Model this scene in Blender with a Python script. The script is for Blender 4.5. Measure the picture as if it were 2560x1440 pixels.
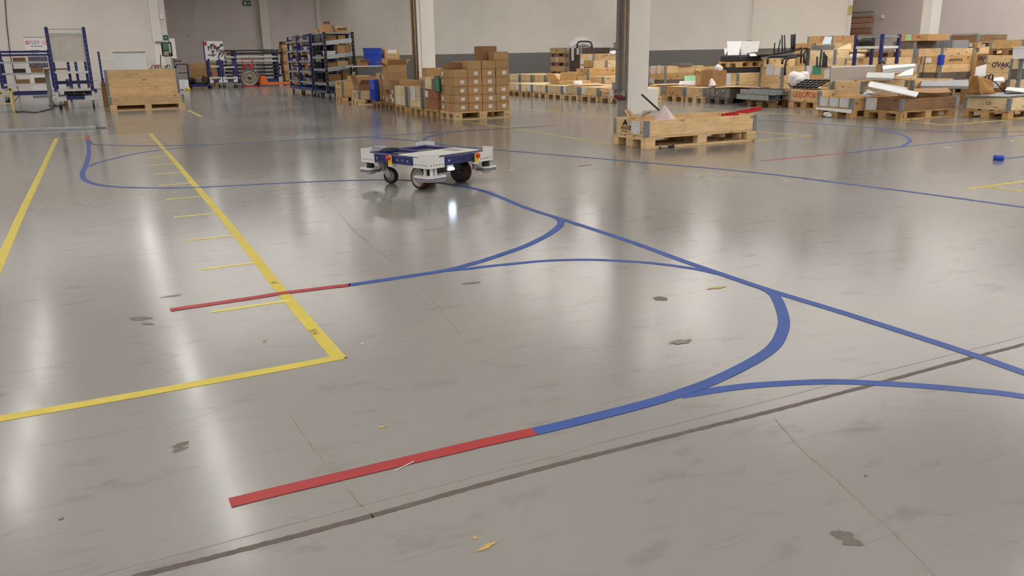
import bpy, bmesh, math, random
from mathutils import Vector, Matrix
R = math.radians
rnd = random.Random(7)
scene = bpy.context.scene
for o in list(bpy.data.objects):
    bpy.data.objects.remove(o)
col = scene.collection

# ------------------------------------------------------------------ camera
# The hall's own axes are X and Y; the camera looks into its far corner.
FPX, PITCH, ROLL, CAMH, YAW = 2034.79, 0.278644, -0.0157183, 1.11655, R(26.235)
def _axes():
    cp, sp, c, s = math.cos(PITCH), math.sin(PITCH), math.cos(ROLL), math.sin(ROLL)
    ri, up, fw = Vector((1, 0, 0)), Vector((0, sp, cp)), Vector((0, cp, -sp))
    rot = Matrix.Rotation(-YAW, 3, 'Z')
    return rot @ (ri * c + up * s), rot @ (up * c - ri * s), rot @ fw
CA, CB, CC = _axes()
cam_d = bpy.data.cameras.new('camera')
cam = bpy.data.objects.new('camera', cam_d)
col.objects.link(cam)
cam_d.sensor_width = 36.0
cam_d.lens = FPX / 2560 * 36.0
cam_d.clip_end = 400
cam.matrix_world = Matrix(((CA.x, CB.x, -CC.x, 0), (CA.y, CB.y, -CC.y, 0), (CA.z, CB.z, -CC.z, CAMH), (0, 0, 0, 1)))
scene.camera = cam

# ------------------------------------------------------------------ light level
scene.view_settings.view_transform = 'Standard'
scene.view_settings.look = 'None'
scene.view_settings.gamma = 1.0
scene.view_settings.use_curve_mapping = False
scene.view_settings.exposure = -0.2
world = bpy.data.worlds.new('world')
scene.world = world
world.use_nodes = True
world.node_tree.nodes['Background'].inputs[0].default_value = (0.9, 0.95, 1.0, 1)
world.node_tree.nodes['Background'].inputs[1].default_value = 0.02
TUBE_WATT = 62.0              # each ceiling luminaire
TUBE_COLOR = (1.0, 0.955, 0.9)
CEIL = 5.1                   # ceiling height, luminaires hang just below
scene.cycles.max_bounces = 6
scene.cycles.diffuse_bounces = 3
scene.cycles.glossy_bounces = 3
scene.cycles.transmission_bounces = 4
scene.cycles.sample_clamp_indirect = 3.0
scene.cycles.sample_clamp_direct = 6.0
scene.cycles.use_light_tree = False
scene.cycles.adaptive_threshold = 0.13
scene.cycles.adaptive_min_samples = 12
scene.cycles.caustics_reflective = False
scene.cycles.caustics_refractive = False

# ------------------------------------------------------------------ where a picture point lies in the hall
def ray(x, y):
    return CA * ((x - 1280) / FPX) - CB * ((y - 720) / FPX) + CC
def G(x, y, z=0.0):                       # point on the level z
    d = ray(x, y)
    return Vector((0, 0, CAMH)) + d * ((z - CAMH) / d.z)
def pix(p):
    d = Vector(p) - Vector((0, 0, CAMH))
    w = d.dot(CC)
    return 1280 + FPX * d.dot(CA) / w, 720 - FPX * d.dot(CB) / w, w
def hz(x):
    return 720 + (x - 1280) * math.tan(ROLL) - FPX * math.tan(PITCH) / math.cos(ROLL)
def PD(x, w, z=0.0):                      # ground spot seen in column x at depth w
    d = ray(x, hz(x)) * w
    return Vector((d.x, d.y, z))
def vat(u, x, z=0.0):                     # Y on the line X = u in column x
    lo, hi = -5.0, 120.0
    for _ in range(50):
        m = (lo + hi) / 2
        if pix((u, m, z))[0] > x: lo = m
        else: hi = m
    return lo
def uat(v, x, z=0.0):
    lo, hi = -30.0, 80.0
    for _ in range(50):
        m = (lo + hi) / 2
        if pix((m, v, z))[0] < x: lo = m
        else: hi = m
    return lo
def zat(p, y):                            # height above the spot p at picture row y
    lo, hi = -1.0, 12.0
    for _ in range(50):
        m = (lo + hi) / 2
        if pix((p[0], p[1], m))[1] > y: lo = m
        else: hi = m
    return lo

# ------------------------------------------------------------------ materials
def new_mat(name):
    m = bpy.data.materials.new(name)
    m.use_nodes = True
    nt = m.node_tree
    b = nt.nodes['Principled BSDF']
    return m, nt, b
def N(nt, t, **kw):
    n = nt.nodes.new(t)
    for k, v in kw.items():
        setattr(n, k, v)
    return n
def ramp(nt, src, stops, interp='LINEAR'):
    n = N(nt, 'ShaderNodeValToRGB')
    n.color_ramp.interpolation = interp
    els = n.color_ramp.elements
    while len(els) < len(stops): els.new(0.5)
    for e, (p, c) in zip(els, stops):
        e.position = p
        e.color = c if len(c) == 4 else (*c, 1)
    nt.links.new(src, n.inputs[0])
    return n
def mixc(nt, fac, a, b, mode='MIX'):
    n = N(nt, 'ShaderNodeMix', data_type='RGBA', blend_type=mode)
    for i, s in ((0, fac), (6, a), (7, b)):
        if hasattr(s, 'is_linked') or hasattr(s, 'links'):
            nt.links.new(s, n.inputs[i])
        elif i == 0: n.inputs[0].default_value = s
        else: n.inputs[i].default_value = s if len(s) == 4 else (*s, 1)
    return n.outputs[2]
def sr(r, g, b):                          # 0..255 display colour to linear
    f = lambda c: (c / 255 / 12.92) if c / 255 <= 0.04045 else ((c / 255 + 0.055) / 1.055) ** 2.4
    return (f(r), f(g), f(b))
_plain = {}
def plain(name, rgb, rough=0.5, metal=0.0, var=0.06, scale=6.0, bump=0.0, emit=None, estr=0.0, alpha=1.0, trans=0.0):
    if name in _plain: return _plain[name]
    m, nt, b = new_mat(name)
    tc = N(nt, 'ShaderNodeTexCoord')
    no = N(nt, 'ShaderNodeTexNoise')
    no.inputs['Scale'].default_value = scale
    no.inputs['Detail'].default_value = 3
    nt.links.new(tc.outputs['Object'], no.inputs['Vector'])
    d = tuple(max(0, c * (1 - var)) for c in rgb); l = tuple(min(1, c * (1 + var)) for c in rgb)
    rp = ramp(nt, no.outputs['Fac'], [(0.3, d), (0.7, l)])
    nt.links.new(rp.outputs[0], b.inputs['Base Color'])
    b.inputs['Roughness'].default_value = rough
    b.inputs['Metallic'].default_value = metal
    if bump:
        bp = N(nt, 'ShaderNodeBump'); bp.inputs['Strength'].default_value = bump; bp.inputs['Distance'].default_value = 0.01
        nt.links.new(no.outputs['Fac'], bp.inputs['Height']); nt.links.new(bp.outputs[0], b.inputs['Normal'])
    if emit:
        b.inputs['Emission Color'].default_value = (*emit, 1); b.inputs['Emission Strength'].default_value = estr
    if alpha < 1: b.inputs['Alpha'].default_value = alpha
    if trans: b.inputs['Transmission Weight'].default_value = trans
    _plain[name] = m
    return m
def wood(name, base, dark, knots=0.5, grain=1.0, rough=0.75, var=0.18):
    """boards with the grain along local X"""
    m, nt, b = new_mat(name)
    tc = N(nt, 'ShaderNodeTexCoord'); oi = N(nt, 'ShaderNodeObjectInfo')
    off = N(nt, 'ShaderNodeVectorMath', operation='ADD')
    mul = N(nt, 'ShaderNodeMath', operation='MULTIPLY'); mul.inputs[1].default_value = 37.0
    nt.links.new(oi.outputs['Random'], mul.inputs[0])
    nt.links.new(tc.outputs['Object'], off.inputs[0]); nt.links.new(mul.outputs[0], off.inputs[1])
    mp = N(nt, 'ShaderNodeMapping'); mp.inputs['Scale'].default_value = (1.3, 14, 14)
    nt.links.new(off.outputs[0], mp.inputs['Vector'])
    n1 = N(nt, 'ShaderNodeTexNoise'); n1.inputs['Scale'].default_value = 3.0; n1.inputs['Detail'].default_value = 5; n1.inputs['Distortion'].default_value = 0.6
    nt.links.new(mp.outputs[0], n1.inputs['Vector'])
    mp2 = N(nt, 'ShaderNodeMapping'); mp2.inputs['Scale'].default_value = (3.2, 7.0, 7.0)
    nt.links.new(off.outputs[0], mp2.inputs['Vector'])
    vo = N(nt, 'ShaderNodeTexVoronoi'); vo.inputs['Scale'].default_value = 1.0
    nt.links.new(mp2.outputs[0], vo.inputs['Vector'])
    kn = ramp(nt, vo.outputs['Distance'], [(0.09, (1, 1, 1)), (0.2, (0, 0, 0))])
    g = ramp(nt, n1.outputs['Fac'], [(0.32, (0, 0, 0)), (0.72, (1, 1, 1))])
    mid = tuple(0.6 * p + 0.4 * q for p, q in zip(base, dark))
    c = mixc(nt, g.outputs[0], mid, base)
    # board to board variation
    hv = N(nt, 'ShaderNodeHueSaturation')
    mr = N(nt, 'ShaderNodeMapRange'); mr.inputs['To Min'].default_value = 1 - var; mr.inputs['To Max'].default_value = 1 + var
    nt.links.new(oi.outputs['Random'], mr.inputs['Value']); nt.links.new(mr.outputs[0], hv.inputs['Value'])
    nt.links.new(c, hv.inputs['Color'])
    km = N(nt, 'ShaderNodeMath', operation='MULTIPLY'); km.inputs[1].default_value = knots
    nt.links.new(kn.outputs[0], km.inputs[0])
    c2 = mixc(nt, km.outputs[0], hv.outputs[0], tuple(x * 0.45 for x in dark))
    # grime
    n2 = N(nt, 'ShaderNodeTexNoise'); n2.inputs['Scale'].default_value = 5; n2.inputs['Detail'].default_value = 4
    nt.links.new(off.outputs[0], n2.inputs['Vector'])
    gr = ramp(nt, n2.outputs['Fac'], [(0.5, (0, 0, 0)), (0.85, (1, 1, 1))])
    gm = N(nt, 'ShaderNodeMath', operation='MULTIPLY'); gm.inputs[1].default_value = 0.45
    nt.links.new(gr.outputs[0], gm.inputs[0])
    c3 = mixc(nt, gm.outputs[0], c2, tuple(x * 0.7 for x in dark))
    nt.links.new(c3, b.inputs['Base Color'])
    b.inputs['Roughness'].default_value = rough
    b.inputs['Specular IOR Level'].default_value = 0.25
    bp = N(nt, 'ShaderNodeBump'); bp.inputs['Strength'].default_value = 0.25 * grain; bp.inputs['Distance'].default_value = 0.004
    nt.links.new(n1.outputs['Fac'], bp.inputs['Height']); nt.links.new(bp.outputs[0], b.inputs['Normal'])
    return m
def card(name, base, var=0.1):
    m, nt, b = new_mat(name)
    tc = N(nt, 'ShaderNodeTexCoord'); oi = N(nt, 'ShaderNodeObjectInfo')
    n1 = N(nt, 'ShaderNodeTexNoise'); n1.inputs['Scale'].default_value = 9; n1.inputs['Detail'].default_value = 4
    nt.links.new(tc.outputs['Object'], n1.inputs['Vector'])
    rp = ramp(nt, n1.outputs['Fac'], [(0.3, tuple(c * 0.92 for c in base)), (0.75, tuple(min(1, c * 1.06) for c in base))])
    hv = N(nt, 'ShaderNodeHueSaturation')
    mr = N(nt, 'ShaderNodeMapRange'); mr.inputs['To Min'].default_value = 1 - var; mr.inputs['To Max'].default_value = 1 + var
    nt.links.new(oi.outputs['Random'], mr.inputs['Value']); nt.links.new(mr.outputs[0], hv.inputs['Value']); nt.links.new(rp.outputs[0], hv.inputs['Color'])
    nt.links.new(hv.outputs[0], b.inputs['Base Color'])
    b.inputs['Roughness'].default_value = 0.7
    b.inputs['Specular IOR Level'].default_value = 0.2
    return m
def paper_mat(name, ink=(0.12, 0.12, 0.14), base=(0.82, 0.82, 0.84), sx=60, lo=0.56, tint=None):
    """white sheet with faint rows of print"""
    m, nt, b = new_mat(name)
    tc = N(nt, 'ShaderNodeTexCoord')
    sep = N(nt, 'ShaderNodeSeparateXYZ'); nt.links.new(tc.outputs['Object'], sep.inputs[0])
    w = N(nt, 'ShaderNodeTexWave'); w.bands_direction = 'Z'; w.inputs['Scale'].default_value = 14
    nt.links.new(tc.outputs['Object'], w.inputs['Vector'])
    n1 = N(nt, 'ShaderNodeTexNoise'); n1.inputs['Scale'].default_value = sx; n1.inputs['Detail'].default_value = 1
    nt.links.new(tc.outputs['Object'], n1.inputs['Vector'])
    mu = N(nt, 'ShaderNodeMath', operation='MULTIPLY'); nt.links.new(w.outputs['Fac'], mu.inputs[0]); nt.links.new(n1.outputs['Fac'], mu.inputs[1])
    rp = ramp(nt, mu.outputs[0], [(lo - 0.08, base), (lo, ink)])
    nt.links.new(rp.outputs[0], b.inputs['Base Color'])
    b.inputs['Roughness'].default_value = 0.6
    return m

def floor_material():
    m, nt, b = new_mat('polished_concrete')
    tc = N(nt, 'ShaderNodeTexCoord')
    P = tc.outputs['Object']
    def noise(scale, detail=4, dist=0.0, rough=0.5, sc=None):
        n = N(nt, 'ShaderNodeTexNoise'); n.inputs['Scale'].default_value = scale; n.inputs['Detail'].default_value = detail
        n.inputs['Distortion'].default_value = dist; n.inputs['Roughness'].default_value = rough
        if sc:
            mp = N(nt, 'ShaderNodeMapping'); mp.inputs['Scale'].default_value = sc[0]; mp.inputs['Rotation'].default_value = (0, 0, sc[1])
            nt.links.new(P, mp.inputs['Vector']); nt.links.new(mp.outputs[0], n.inputs['Vector'])
        else: nt.links.new(P, n.inputs['Vector'])
        return n.outputs['Fac']
    big = noise(0.35, 2)
    c = ramp(nt, big, [(0.3, sr(128, 126, 123)), (0.7, sr(140, 138, 134))]).outputs[0]
    # rubber smudges, drawn out along the hall's cross direction, in some areas only
    sm = noise(5.0, 4, 0.3, 0.6, ((0.8, 1.7, 1), R(-18)))
    smr = ramp(nt, sm, [(0.57, (0, 0, 0)), (0.72, (0.5, 0.5, 0.5))]).outputs[0]
    msk = ramp(nt, big, [(0.38, (1, 1, 1)), (0.62, (0.3, 0.3, 0.3))]).outputs[0]
    c = mixc(nt, mixc(nt, 1.0, smr, msk, 'MULTIPLY'), c, sr(98, 93, 86))
    # fine scratches
    sc1 = noise(9.0, 1, 0.3, 0.5, ((0.18, 6, 1), R(35)))
    sc2 = noise(8.0, 1, 0.6, 0.5, ((0.15, 7, 1), R(-52)))
    for s_, th in ((sc1, 0.71), (sc2, 0.715)):
        c = mixc(nt, ramp(nt, s_, [(th, (0, 0, 0)), (th + 0.03, (0.2, 0.2, 0.2))]).outputs[0], c, sr(104, 98, 91))
    nt.links.new(c, b.inputs['Base Color'])
    rg = ramp(nt, big, [(0.3, (0.13, 0.13, 0.13)), (0.7, (0.20, 0.20, 0.20))])
    nt.links.new(rg.outputs[0], b.inputs['Roughness'])
    b.inputs['Specular IOR Level'].default_value = 0.5
    b.inputs['IOR'].default_value = 1.42
    bp = N(nt, 'ShaderNodeBump'); bp.inputs['Strength'].default_value = 0.15; bp.inputs['Distance'].default_value = 0.0025
    nt.links.new(noise(12, 3, 0.4), bp.inputs['Height']); nt.links.new(bp.outputs[0], b.inputs['Normal'])
    return m
def wall_material(name, top, low=None, split=1.2, vertical_joints=0.0):
    m, nt, b = new_mat(name)
    geo = N(nt, 'ShaderNodeNewGeometry')
    n1 = N(nt, 'ShaderNodeTexNoise'); n1.inputs['Scale'].default_value = 0.7; n1.inputs['Detail'].default_value = 4
    nt.links.new(geo.outputs['Position'], n1.inputs['Vector'])
    c = ramp(nt, n1.outputs['Fac'], [(0.3, tuple(x * 0.95 for x in top)), (0.7, tuple(min(1, x * 1.04) for x in top))]).outputs[0]
    if low:
        sep = N(nt, 'ShaderNodeSeparateXYZ'); nt.links.new(geo.outputs['Position'], sep.inputs[0])
        lt = N(nt, 'ShaderNodeMath', operation='LESS_THAN'); lt.inputs[1].default_value = split
        nt.links.new(sep.outputs['Z'], lt.inputs[0])
        c = mixc(nt, lt.outputs[0], c, low)
    nt.links.new(c, b.inputs['Base Color'])
    b.inputs['Roughness'].default_value = 0.85
    b.inputs['Specular IOR Level'].default_value = 0.2
    n2 = N(nt, 'ShaderNodeTexNoise'); n2.inputs['Scale'].default_value = 40
    nt.links.new(geo.outputs['Position'], n2.inputs['Vector'])
    bp = N(nt, 'ShaderNodeBump'); bp.inputs['Strength'].default_value = 0.08
    nt.links.new(n2.outputs['Fac'], bp.inputs['Height']); nt.links.new(bp.outputs[0], b.inputs['Normal'])
    return m

# ------------------------------------------------------------------ geometry helpers
class MB:
    """collects simple solids into one mesh; keeps a material slot per solid"""
    def __init__(s): s.v = []; s.f = []; s.mi = []; s.sm = []
    def _add(s, vs, fs, mi=0, smooth=False, M=None):
        k = len(s.v)
        for v in vs:
            v = Vector(v)
            s.v.append((M @ v) if M else v)
        for f in fs:
            s.f.append(tuple(i + k for i in f)); s.mi.append(mi); s.sm.append(smooth)
        return s
    def box(s, x0, x1, y0, y1, z0, z1, mi=0, b=0.0, M=None):
        if b <= 0:
            vs = [(x, y, z) for z in (z0, z1) for y in (y0, y1) for x in (x0, x1)]
            fs = [(0, 2, 3, 1), (4, 5, 7, 6), (0, 1, 5, 4), (2, 6, 7, 3), (0, 4, 6, 2), (1, 3, 7, 5)]
            return s._add(vs, fs, mi, False, M)
        b = min(b, (x1 - x0) / 2.01, (y1 - y0) / 2.01, (z1 - z0) / 2.01)
        def ringz(z, i): return [(x0 + i, y0 + b, z), (x0 + b, y0 + i, z), (x1 - b, y0 + i, z), (x1 - i, y0 + b, z), (x1 - i, y1 - b, z), (x1 - b, y1 - i, z), (x0 + b, y1 - i, z), (x0 + i, y1 - b, z)]
        def inner(z): return [(x0 + b, y0 + b, z), (x1 - b, y0 + b, z), (x1 - b, y1 - b, z), (x0 + b, y1 - b, z)]
        vs = inner(z0) + ringz(z0 + b, 0) + ringz(z1 - b, 0) + inner(z1)
        fs = [(3, 2, 1, 0)]
        # lower chamfer
        mp = [0, 0, 1, 1, 2, 2, 3, 3]
        for i in range(8):
            j = (i + 1) % 8
            if mp[i] == mp[j]: fs.append((mp[i], 4 + j, 4 + i)[::-1])
            else: fs.append((mp[i], mp[j], 4 + j, 4 + i))
            fs.append((4 + i, 4 + j, 12 + j, 12 + i))
            if mp[i] == mp[j]: fs.append((12 + i, 12 + j, 20 + mp[i]))
            else: fs.append((12 + i, 12 + j, 20 + mp[j], 20 + mp[i]))
        fs.append((20, 21, 22, 23))
        return s._add(vs, fs, mi, False, M)
    def prism(s, poly, z0, z1, mi=0, M=None, smooth=False):
        n = len(poly)
        vs = [(x, y, z0) for x, y in poly] + [(x, y, z1) for x, y in poly]
        fs = [tuple(range(n))[::-1], tuple(range(n, 2 * n))] + [(i, (i + 1) % n, n + (i + 1) % n, n + i) for i in range(n)]
        return s._add(vs, fs, mi, smooth, M)
    def cyl(s, p, q, r, n=12, mi=0, r2=None, caps=True):
        p, q = Vector(p), Vector(q); r2 = r if r2 is None else r2
        d = (q - p).normalized()
        a = d.orthogonal().normalized(); b = d.cross(a)
        vs = []
        for c, rr in ((p, r), (q, r2)):
            for i in range(n):
                t = 2 * math.pi * i / n
                vs.append(c + (a * math.cos(t) + b * math.sin(t)) * rr)
        fs = [(i, (i + 1) % n, n + (i + 1) % n, n + i) for i in range(n)]
        s._add(vs, fs, mi, True)
        if caps: s._add(vs, [tuple(range(n))[::-1], tuple(range(n, 2 * n))], mi, False)
        return s
    def tube(s, pts, r, n=8, mi=0, closed=False):
        pts = [Vector(p) for p in pts]
        k = len(pts); rings = []
        ref = None
        for i, p in enumerate(pts):
            if closed: d = pts[(i + 1) % k] - pts[i - 1]
            else: d = pts[min(i + 1, k - 1)] - pts[max(i - 1, 0)]
            d.normalize()
            if ref is None: a = d.orthogonal().normalized()
            else:
                a = ref - d * ref.dot(d)
                a = a.normalized() if a.length > 1e-6 else d.orthogonal().normalized()
            ref = a
            b = d.cross(a)
            rings.append([p + (a * math.cos(2 * math.pi * j / n) + b * math.sin(2 * math.pi * j / n)) * r for j in range(n)])
        vs = [v for rg in rings for v in rg]
        fs = []
        for i in range(k if closed else k - 1):
            i2 = (i + 1) % k
            for j in range(n):
                j2 = (j + 1) % n
                fs.append((i * n + j, i * n + j2, i2 * n + j2, i2 * n + j))
        if not closed:
            fs += [tuple(range(n))[::-1], tuple(range((k - 1) * n, k * n))]
        return s._add(vs, fs, mi, True)
    def lathe(s, prof, M=None, n=24, mi=0):
        """profile of (r, z) spun about local Z"""
        vs = []; k = len(prof)
        for i in range(n):
            t = 2 * math.pi * i / n
            for r, z in prof: vs.append((r * math.cos(t), r * math.sin(t), z))
        fs = []
        for i in range(n):
            i2 = (i + 1) % n
            for j in range(k - 1):
                fs.append((i * k + j, i2 * k + j, i2 * k + j + 1, i * k + j + 1))
        return s._add(vs, fs, mi, True, M)
    def grid(s, fn, nu, nv, mi=0, smooth=True, thick=0.0):
        """sheet of points fn(a, b), a and b in 0..1"""
        vs = [Vector(fn(i / nu, j / nv)) for j in range(nv + 1) for i in range(nu + 1)]
        fs = [(j * (nu + 1) + i, j * (nu + 1) + i + 1, (j + 1) * (nu + 1) + i + 1, (j + 1) * (nu + 1) + i) for j in range(nv) for i in range(nu)]
        return s._add(vs, fs, mi, smooth)
    def mesh(s, name, mats):
        me = bpy.data.meshes.new(name)
        me.from_pydata([tuple(v) for v in s.v], [], s.f)
        for m in (mats if isinstance(mats, (list, tuple)) else [mats]): me.materials.append(m)
        me.polygons.foreach_set('material_index', s.mi)
        me.polygons.foreach_set('use_smooth', s.sm)
        me.update()
        return me
    def obj(s, name, mats, parent=None, loc=None, rot=None):
        return link(name, s.mesh(name, mats), parent, loc, rot)
def link(name, data, parent=None, loc=None, rot=None):
    o = bpy.data.objects.new(name, data)
    col.objects.link(o)
    if loc is not None: o.location = loc
    if rot is not None: o.rotation_euler = rot
    if parent is not None: o.parent = parent
    return o
def tag(o, label=None, cat=None, group=None, kind=None):
    if label: o['label'] = label
    if cat: o['category'] = cat
    if group: o['group'] = group
    if kind: o['kind'] = kind
    return o
def thing(name, label, cat, loc=(0, 0, 0), rz=0.0, group=None):
    o = link(name, None, None, loc, (0, 0, rz))
    o.empty_display_size = 0.1
    return tag(o, label, cat, group)
def struct(name, o):
    o['kind'] = 'structure'
    return o
def text_mesh(body, size, mat, parent=None, loc=(0, 0, 0), rot=(0, 0, 0), name='lettering', align='CENTER', bold=0.0, sx=1.0, extrude=0.0006):
    cu = bpy.data.curves.new('lettering', 'FONT')
    cu.body = body; cu.size = size; cu.align_x = align; cu.align_y = 'CENTER'; cu.extrude = extrude; cu.offset = bold
    cu.resolution_u = 2
    tmp = bpy.data.objects.new('lettering', cu)
    me = bpy.data.meshes.new_from_object(tmp)
    bpy.data.objects.remove(tmp); bpy.data.curves.remove(cu)
    if sx != 1.0:
        for v in me.vertices: v.co.x *= sx
    me.materials.clear(); me.materials.append(mat)
    return link(name, me, parent, loc, rot)
# faces: 'A' looks towards -X (local x of print runs along -Y), 'B' looks towards -Y (print runs along +X)
ROT_B = (R(90), 0, 0)
ROT_A = (R(90), 0, R(-90))

# shared materials
W_FRESH = wood('pine_fresh', sr(236, 206, 158), sr(178, 134, 84), 0.8)
W_PALE = wood('pine_pale', sr(240, 220, 178), sr(196, 158, 110), 0.55)
W_TAN = wood('pine_tan', sr(214, 176, 122), sr(150, 106, 62), 0.7)
W_BROWN = wood('pine_brown', sr(152, 118, 88), sr(94, 68, 46), 0.5)
W_GREY = wood('pine_grey', sr(122, 112, 102), sr(70, 62, 56), 0.4)
W_DARK = wood('pine_dark', sr(92, 78, 66), sr(50, 40, 34), 0.4)
CARD = card('cardboard', sr(186, 150, 106))
CARD_D = card('cardboard_dark', sr(156, 120, 86))
CARD_L = card('cardboard_light', sr(206, 172, 126))
GALV = plain('galvanised', sr(150, 156, 160), 0.42, 0.55, 0.16, 26)
GALV_L = plain('galvanised_sheet', sr(178, 186, 190), 0.35, 0.6, 0.1, 9)
BLUE = plain('navy_paint', sr(30, 40, 104), 0.4, 0.0, 0.08)
BLUE_TAPE = plain('blue_tape', sr(36, 68, 136), 0.6, 0.0, 0.06, 3)
RED_TAPE = plain('red_tape', sr(146, 32, 36), 0.55, 0.0, 0.06, 3)
YEL_TAPE = plain('yellow_tape', sr(188, 171, 68), 0.6, 0.0, 0.07, 5)
BLACK = plain('black_paint', sr(24, 24, 28), 0.45)
RUBBER = plain('black_rubber', sr(30, 30, 32), 0.7)
WHITE = plain('white_paint', sr(226, 226, 222), 0.45, 0, 0.03)
PAPER = paper_mat('printed_paper')
PAPER_P = paper_mat('pink_printed_paper', (0.45, 0.2, 0.22), (0.84, 0.78, 0.8))
PAPER_N = plain('blank_paper', sr(228, 228, 230), 0.6, 0, 0.04)
GREEN_P = plain('green_paper', sr(60, 150, 124), 0.55, 0, 0.06)
MINT_P = plain('mint_paper', sr(160, 224, 180), 0.55, 0, 0.06)
INK = plain('black_ink', sr(38, 32, 30), 0.7)
REDP = plain('red_paint', sr(196, 36, 34), 0.4)
ORANGE = plain('orange_paint', sr(228, 104, 38), 0.45)
BLUEBOX = plain('blue_plastic', sr(30, 70, 190), 0.4)
STEEL = plain('steel', sr(170, 170, 168), 0.35, 0.8, 0.1, 12)
YELLOW = plain('yellow_paint', sr(236, 196, 40), 0.4)
GREYP = plain('grey_paint', sr(150, 150, 148), 0.5)
PLASTIC_W = plain('white_film', sr(232, 226, 228), 0.35, 0, 0.05, 8, 0.4)
# ------------------------------------------------------------------ room shell
WALL = sr(240, 234, 225)
M_WALL = wall_material('painted_wall_with_dado', WALL, sr(116, 114, 112), 1.203)
M_WALL_L = wall_material('painted_wall_left', sr(226, 218, 210), sr(220, 215, 210), 1.165)
M_WALL_P = wall_material('painted_wall', sr(224, 215, 211))
M_PILLAR = wall_material('painted_pillar', sr(236, 233, 226))
M_CEIL = plain('ceiling_paint', sr(210, 206, 200), 0.9)
U0, U1, V0, V1 = -16.0, 25.5, -16.0, 46.5
fl = MB().box(U0, U1 + 1, V0, V1 + 1, -0.3, 0.0).obj('floor', floor_material())
struct('floor', fl)
ce = MB().box(U0, U1 + 1, V0, V1 + 1, CEIL, CEIL + 0.3).obj('ceiling', M_CEIL)
struct('ceiling', ce)
def wall_seg(name, p, q, mat, t=0.25, h=CEIL):
    p, q = Vector((p[0], p[1], 0)), Vector((q[0], q[1], 0))
    d = (q - p); L = d.length; a = math.atan2(d.y, d.x)
    o = MB().box(0, L, 0, t, 0, h).obj(name, mat, None, p, (0, 0, a))
    return struct(name, o)
# far-left wall stands nearer than the recess beside it
lw = G(437, 226); LV = lw.y
wall_seg('wall_left', (U0, LV), (lw.x, LV), M_WALL_L)
wall_seg('wall_left_return', (lw.x - 0.25, LV), (lw.x - 0.25 + 0.001, V1), M_WALL_P, -0.25)
pa = PD(803, 44.0); pb = PD(2120, 25.5)
VR = pa.y
wall_seg('wall_recess', (lw.x - 0.5, VR), (pa.x + 0.6, VR), M_WALL_P)
wall_seg('wall_back', pa, pb, M_WALL, 0.04)
wall_seg('wall_right', (U1, V1), (U1, V0), M_WALL_P)
wall_seg('wall_back_return', pb + (pb - pa).normalized() * -0.02, (U1, pb.y + 4.6), M_WALL_P, 0.1)
wall_seg('wall_front', (U1, V0), (U0, V0), M_WALL_P)
wall_seg('wall_side', (U0, V0), (U0, LV), M_WALL_P)
def on_wall(x, y, p, q):
    """point where the picture ray meets the upright plane through p, q"""
    d = ray(x, y); n = Vector((q[1] - p[1], p[0] - q[0], 0)).normalized()
    t = (Vector((p[0], p[1], 0)) - Vector((0, 0, CAMH))).dot(n) / d.dot(n)
    return Vector((0, 0, CAMH)) + d * t
def depth_pt(x, y, w):
    return Vector((0, 0, CAMH)) + ray(x, y) * w

# pillars: a white steel section with a flange, cable duct and tubing
M_DUCT = plain('grey_duct', sr(150, 142, 134), 0.6)
def pillar(name, n, base, w1, w2, h=CEIL):
    """base = left front edge of the white face, white face w1 along X, depth w2 along Y"""
    o = MB().box(0, w1, 0, w2, 0, h, 0, 0.004).box(w1, w1 + 0.16, 0.05, w2 - 0.02, 0.42, h, 0, 0.004).obj(name, M_PILLAR, None, base)
    return struct(name, o)
# middle pillar: corner edge in column 1572
p2 = PD(1572, 15.07)
po = pillar('pillar_middle', 2, p2, 0.335, 0.33)
def part(mb, name, mats, parent, loc=None, label=None):
    o = mb.obj(name, mats, parent, loc)
    if label: o['label'] = label
    return o
M_PIPE_C = plain('cream_pipe', sr(206, 180, 140), 0.5)
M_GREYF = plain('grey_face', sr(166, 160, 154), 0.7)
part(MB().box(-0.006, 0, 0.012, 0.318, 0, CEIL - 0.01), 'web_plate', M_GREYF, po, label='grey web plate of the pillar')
part(MB().box(-0.075, -0.006, 0.23, 0.318, 0.25, CEIL - 0.02), 'cable_duct', M_DUCT, po, label='grey cable duct')
part(MB().tube([(-0.035, 0.085, z) for z in (0.55, 1.2, 2.4, 3.6, 5.0)], 0.014, 8), 'conduit', M_PIPE_C, po, label='cream conduit')
M_SOCK = plain('grey_plastic', sr(150, 150, 152), 0.5)
# switch boxes and the two angled sockets
for (px, py, w, h) in ((1556, 114, 0.12, 0.13), (1557, 216, 0.15, 0.13)):
    zz = zat(p2, py)
    bx = part(MB().box(-0.13, -0.076, 0.2, 0.2 + w, zz - h / 2, zz + h / 2, 0, 0.006), 'switch_box', M_SOCK, po)
    for k in range(2):
        part(MB().box(-0.136, -0.129, 0.2 + w * (0.12 + 0.45 * k), 0.2 + w * (0.43 + 0.45 * k), zz - h * 0.3, zz + h * 0.3, 0, 0.003), 'switch_cover', plain('pale_plastic', sr(186, 184, 182), 0.5), bx)
for k, yy in enumerate((0.26, 0.10)):
    zz = 0.36
    M = Matrix.Translation((-0.05, yy, zz)) @ Matrix.Rotation(R(28), 4, 'Y')
    sb = MB().lathe([(0, 0.10), (0.04, 0.095), (0.052, 0.05), (0.056, -0.02)], M, 12)
    s_ = part(sb, 'power_socket', M_SOCK, po, label='grey power socket with red cap')
    part(MB().lathe([(0.058, -0.02), (0.062, -0.03), (0.06, -0.075), (0, -0.08)], M, 12), 'socket_cap', plain('dark_red_plastic', sr(130, 34, 40), 0.45), s_)
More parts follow.
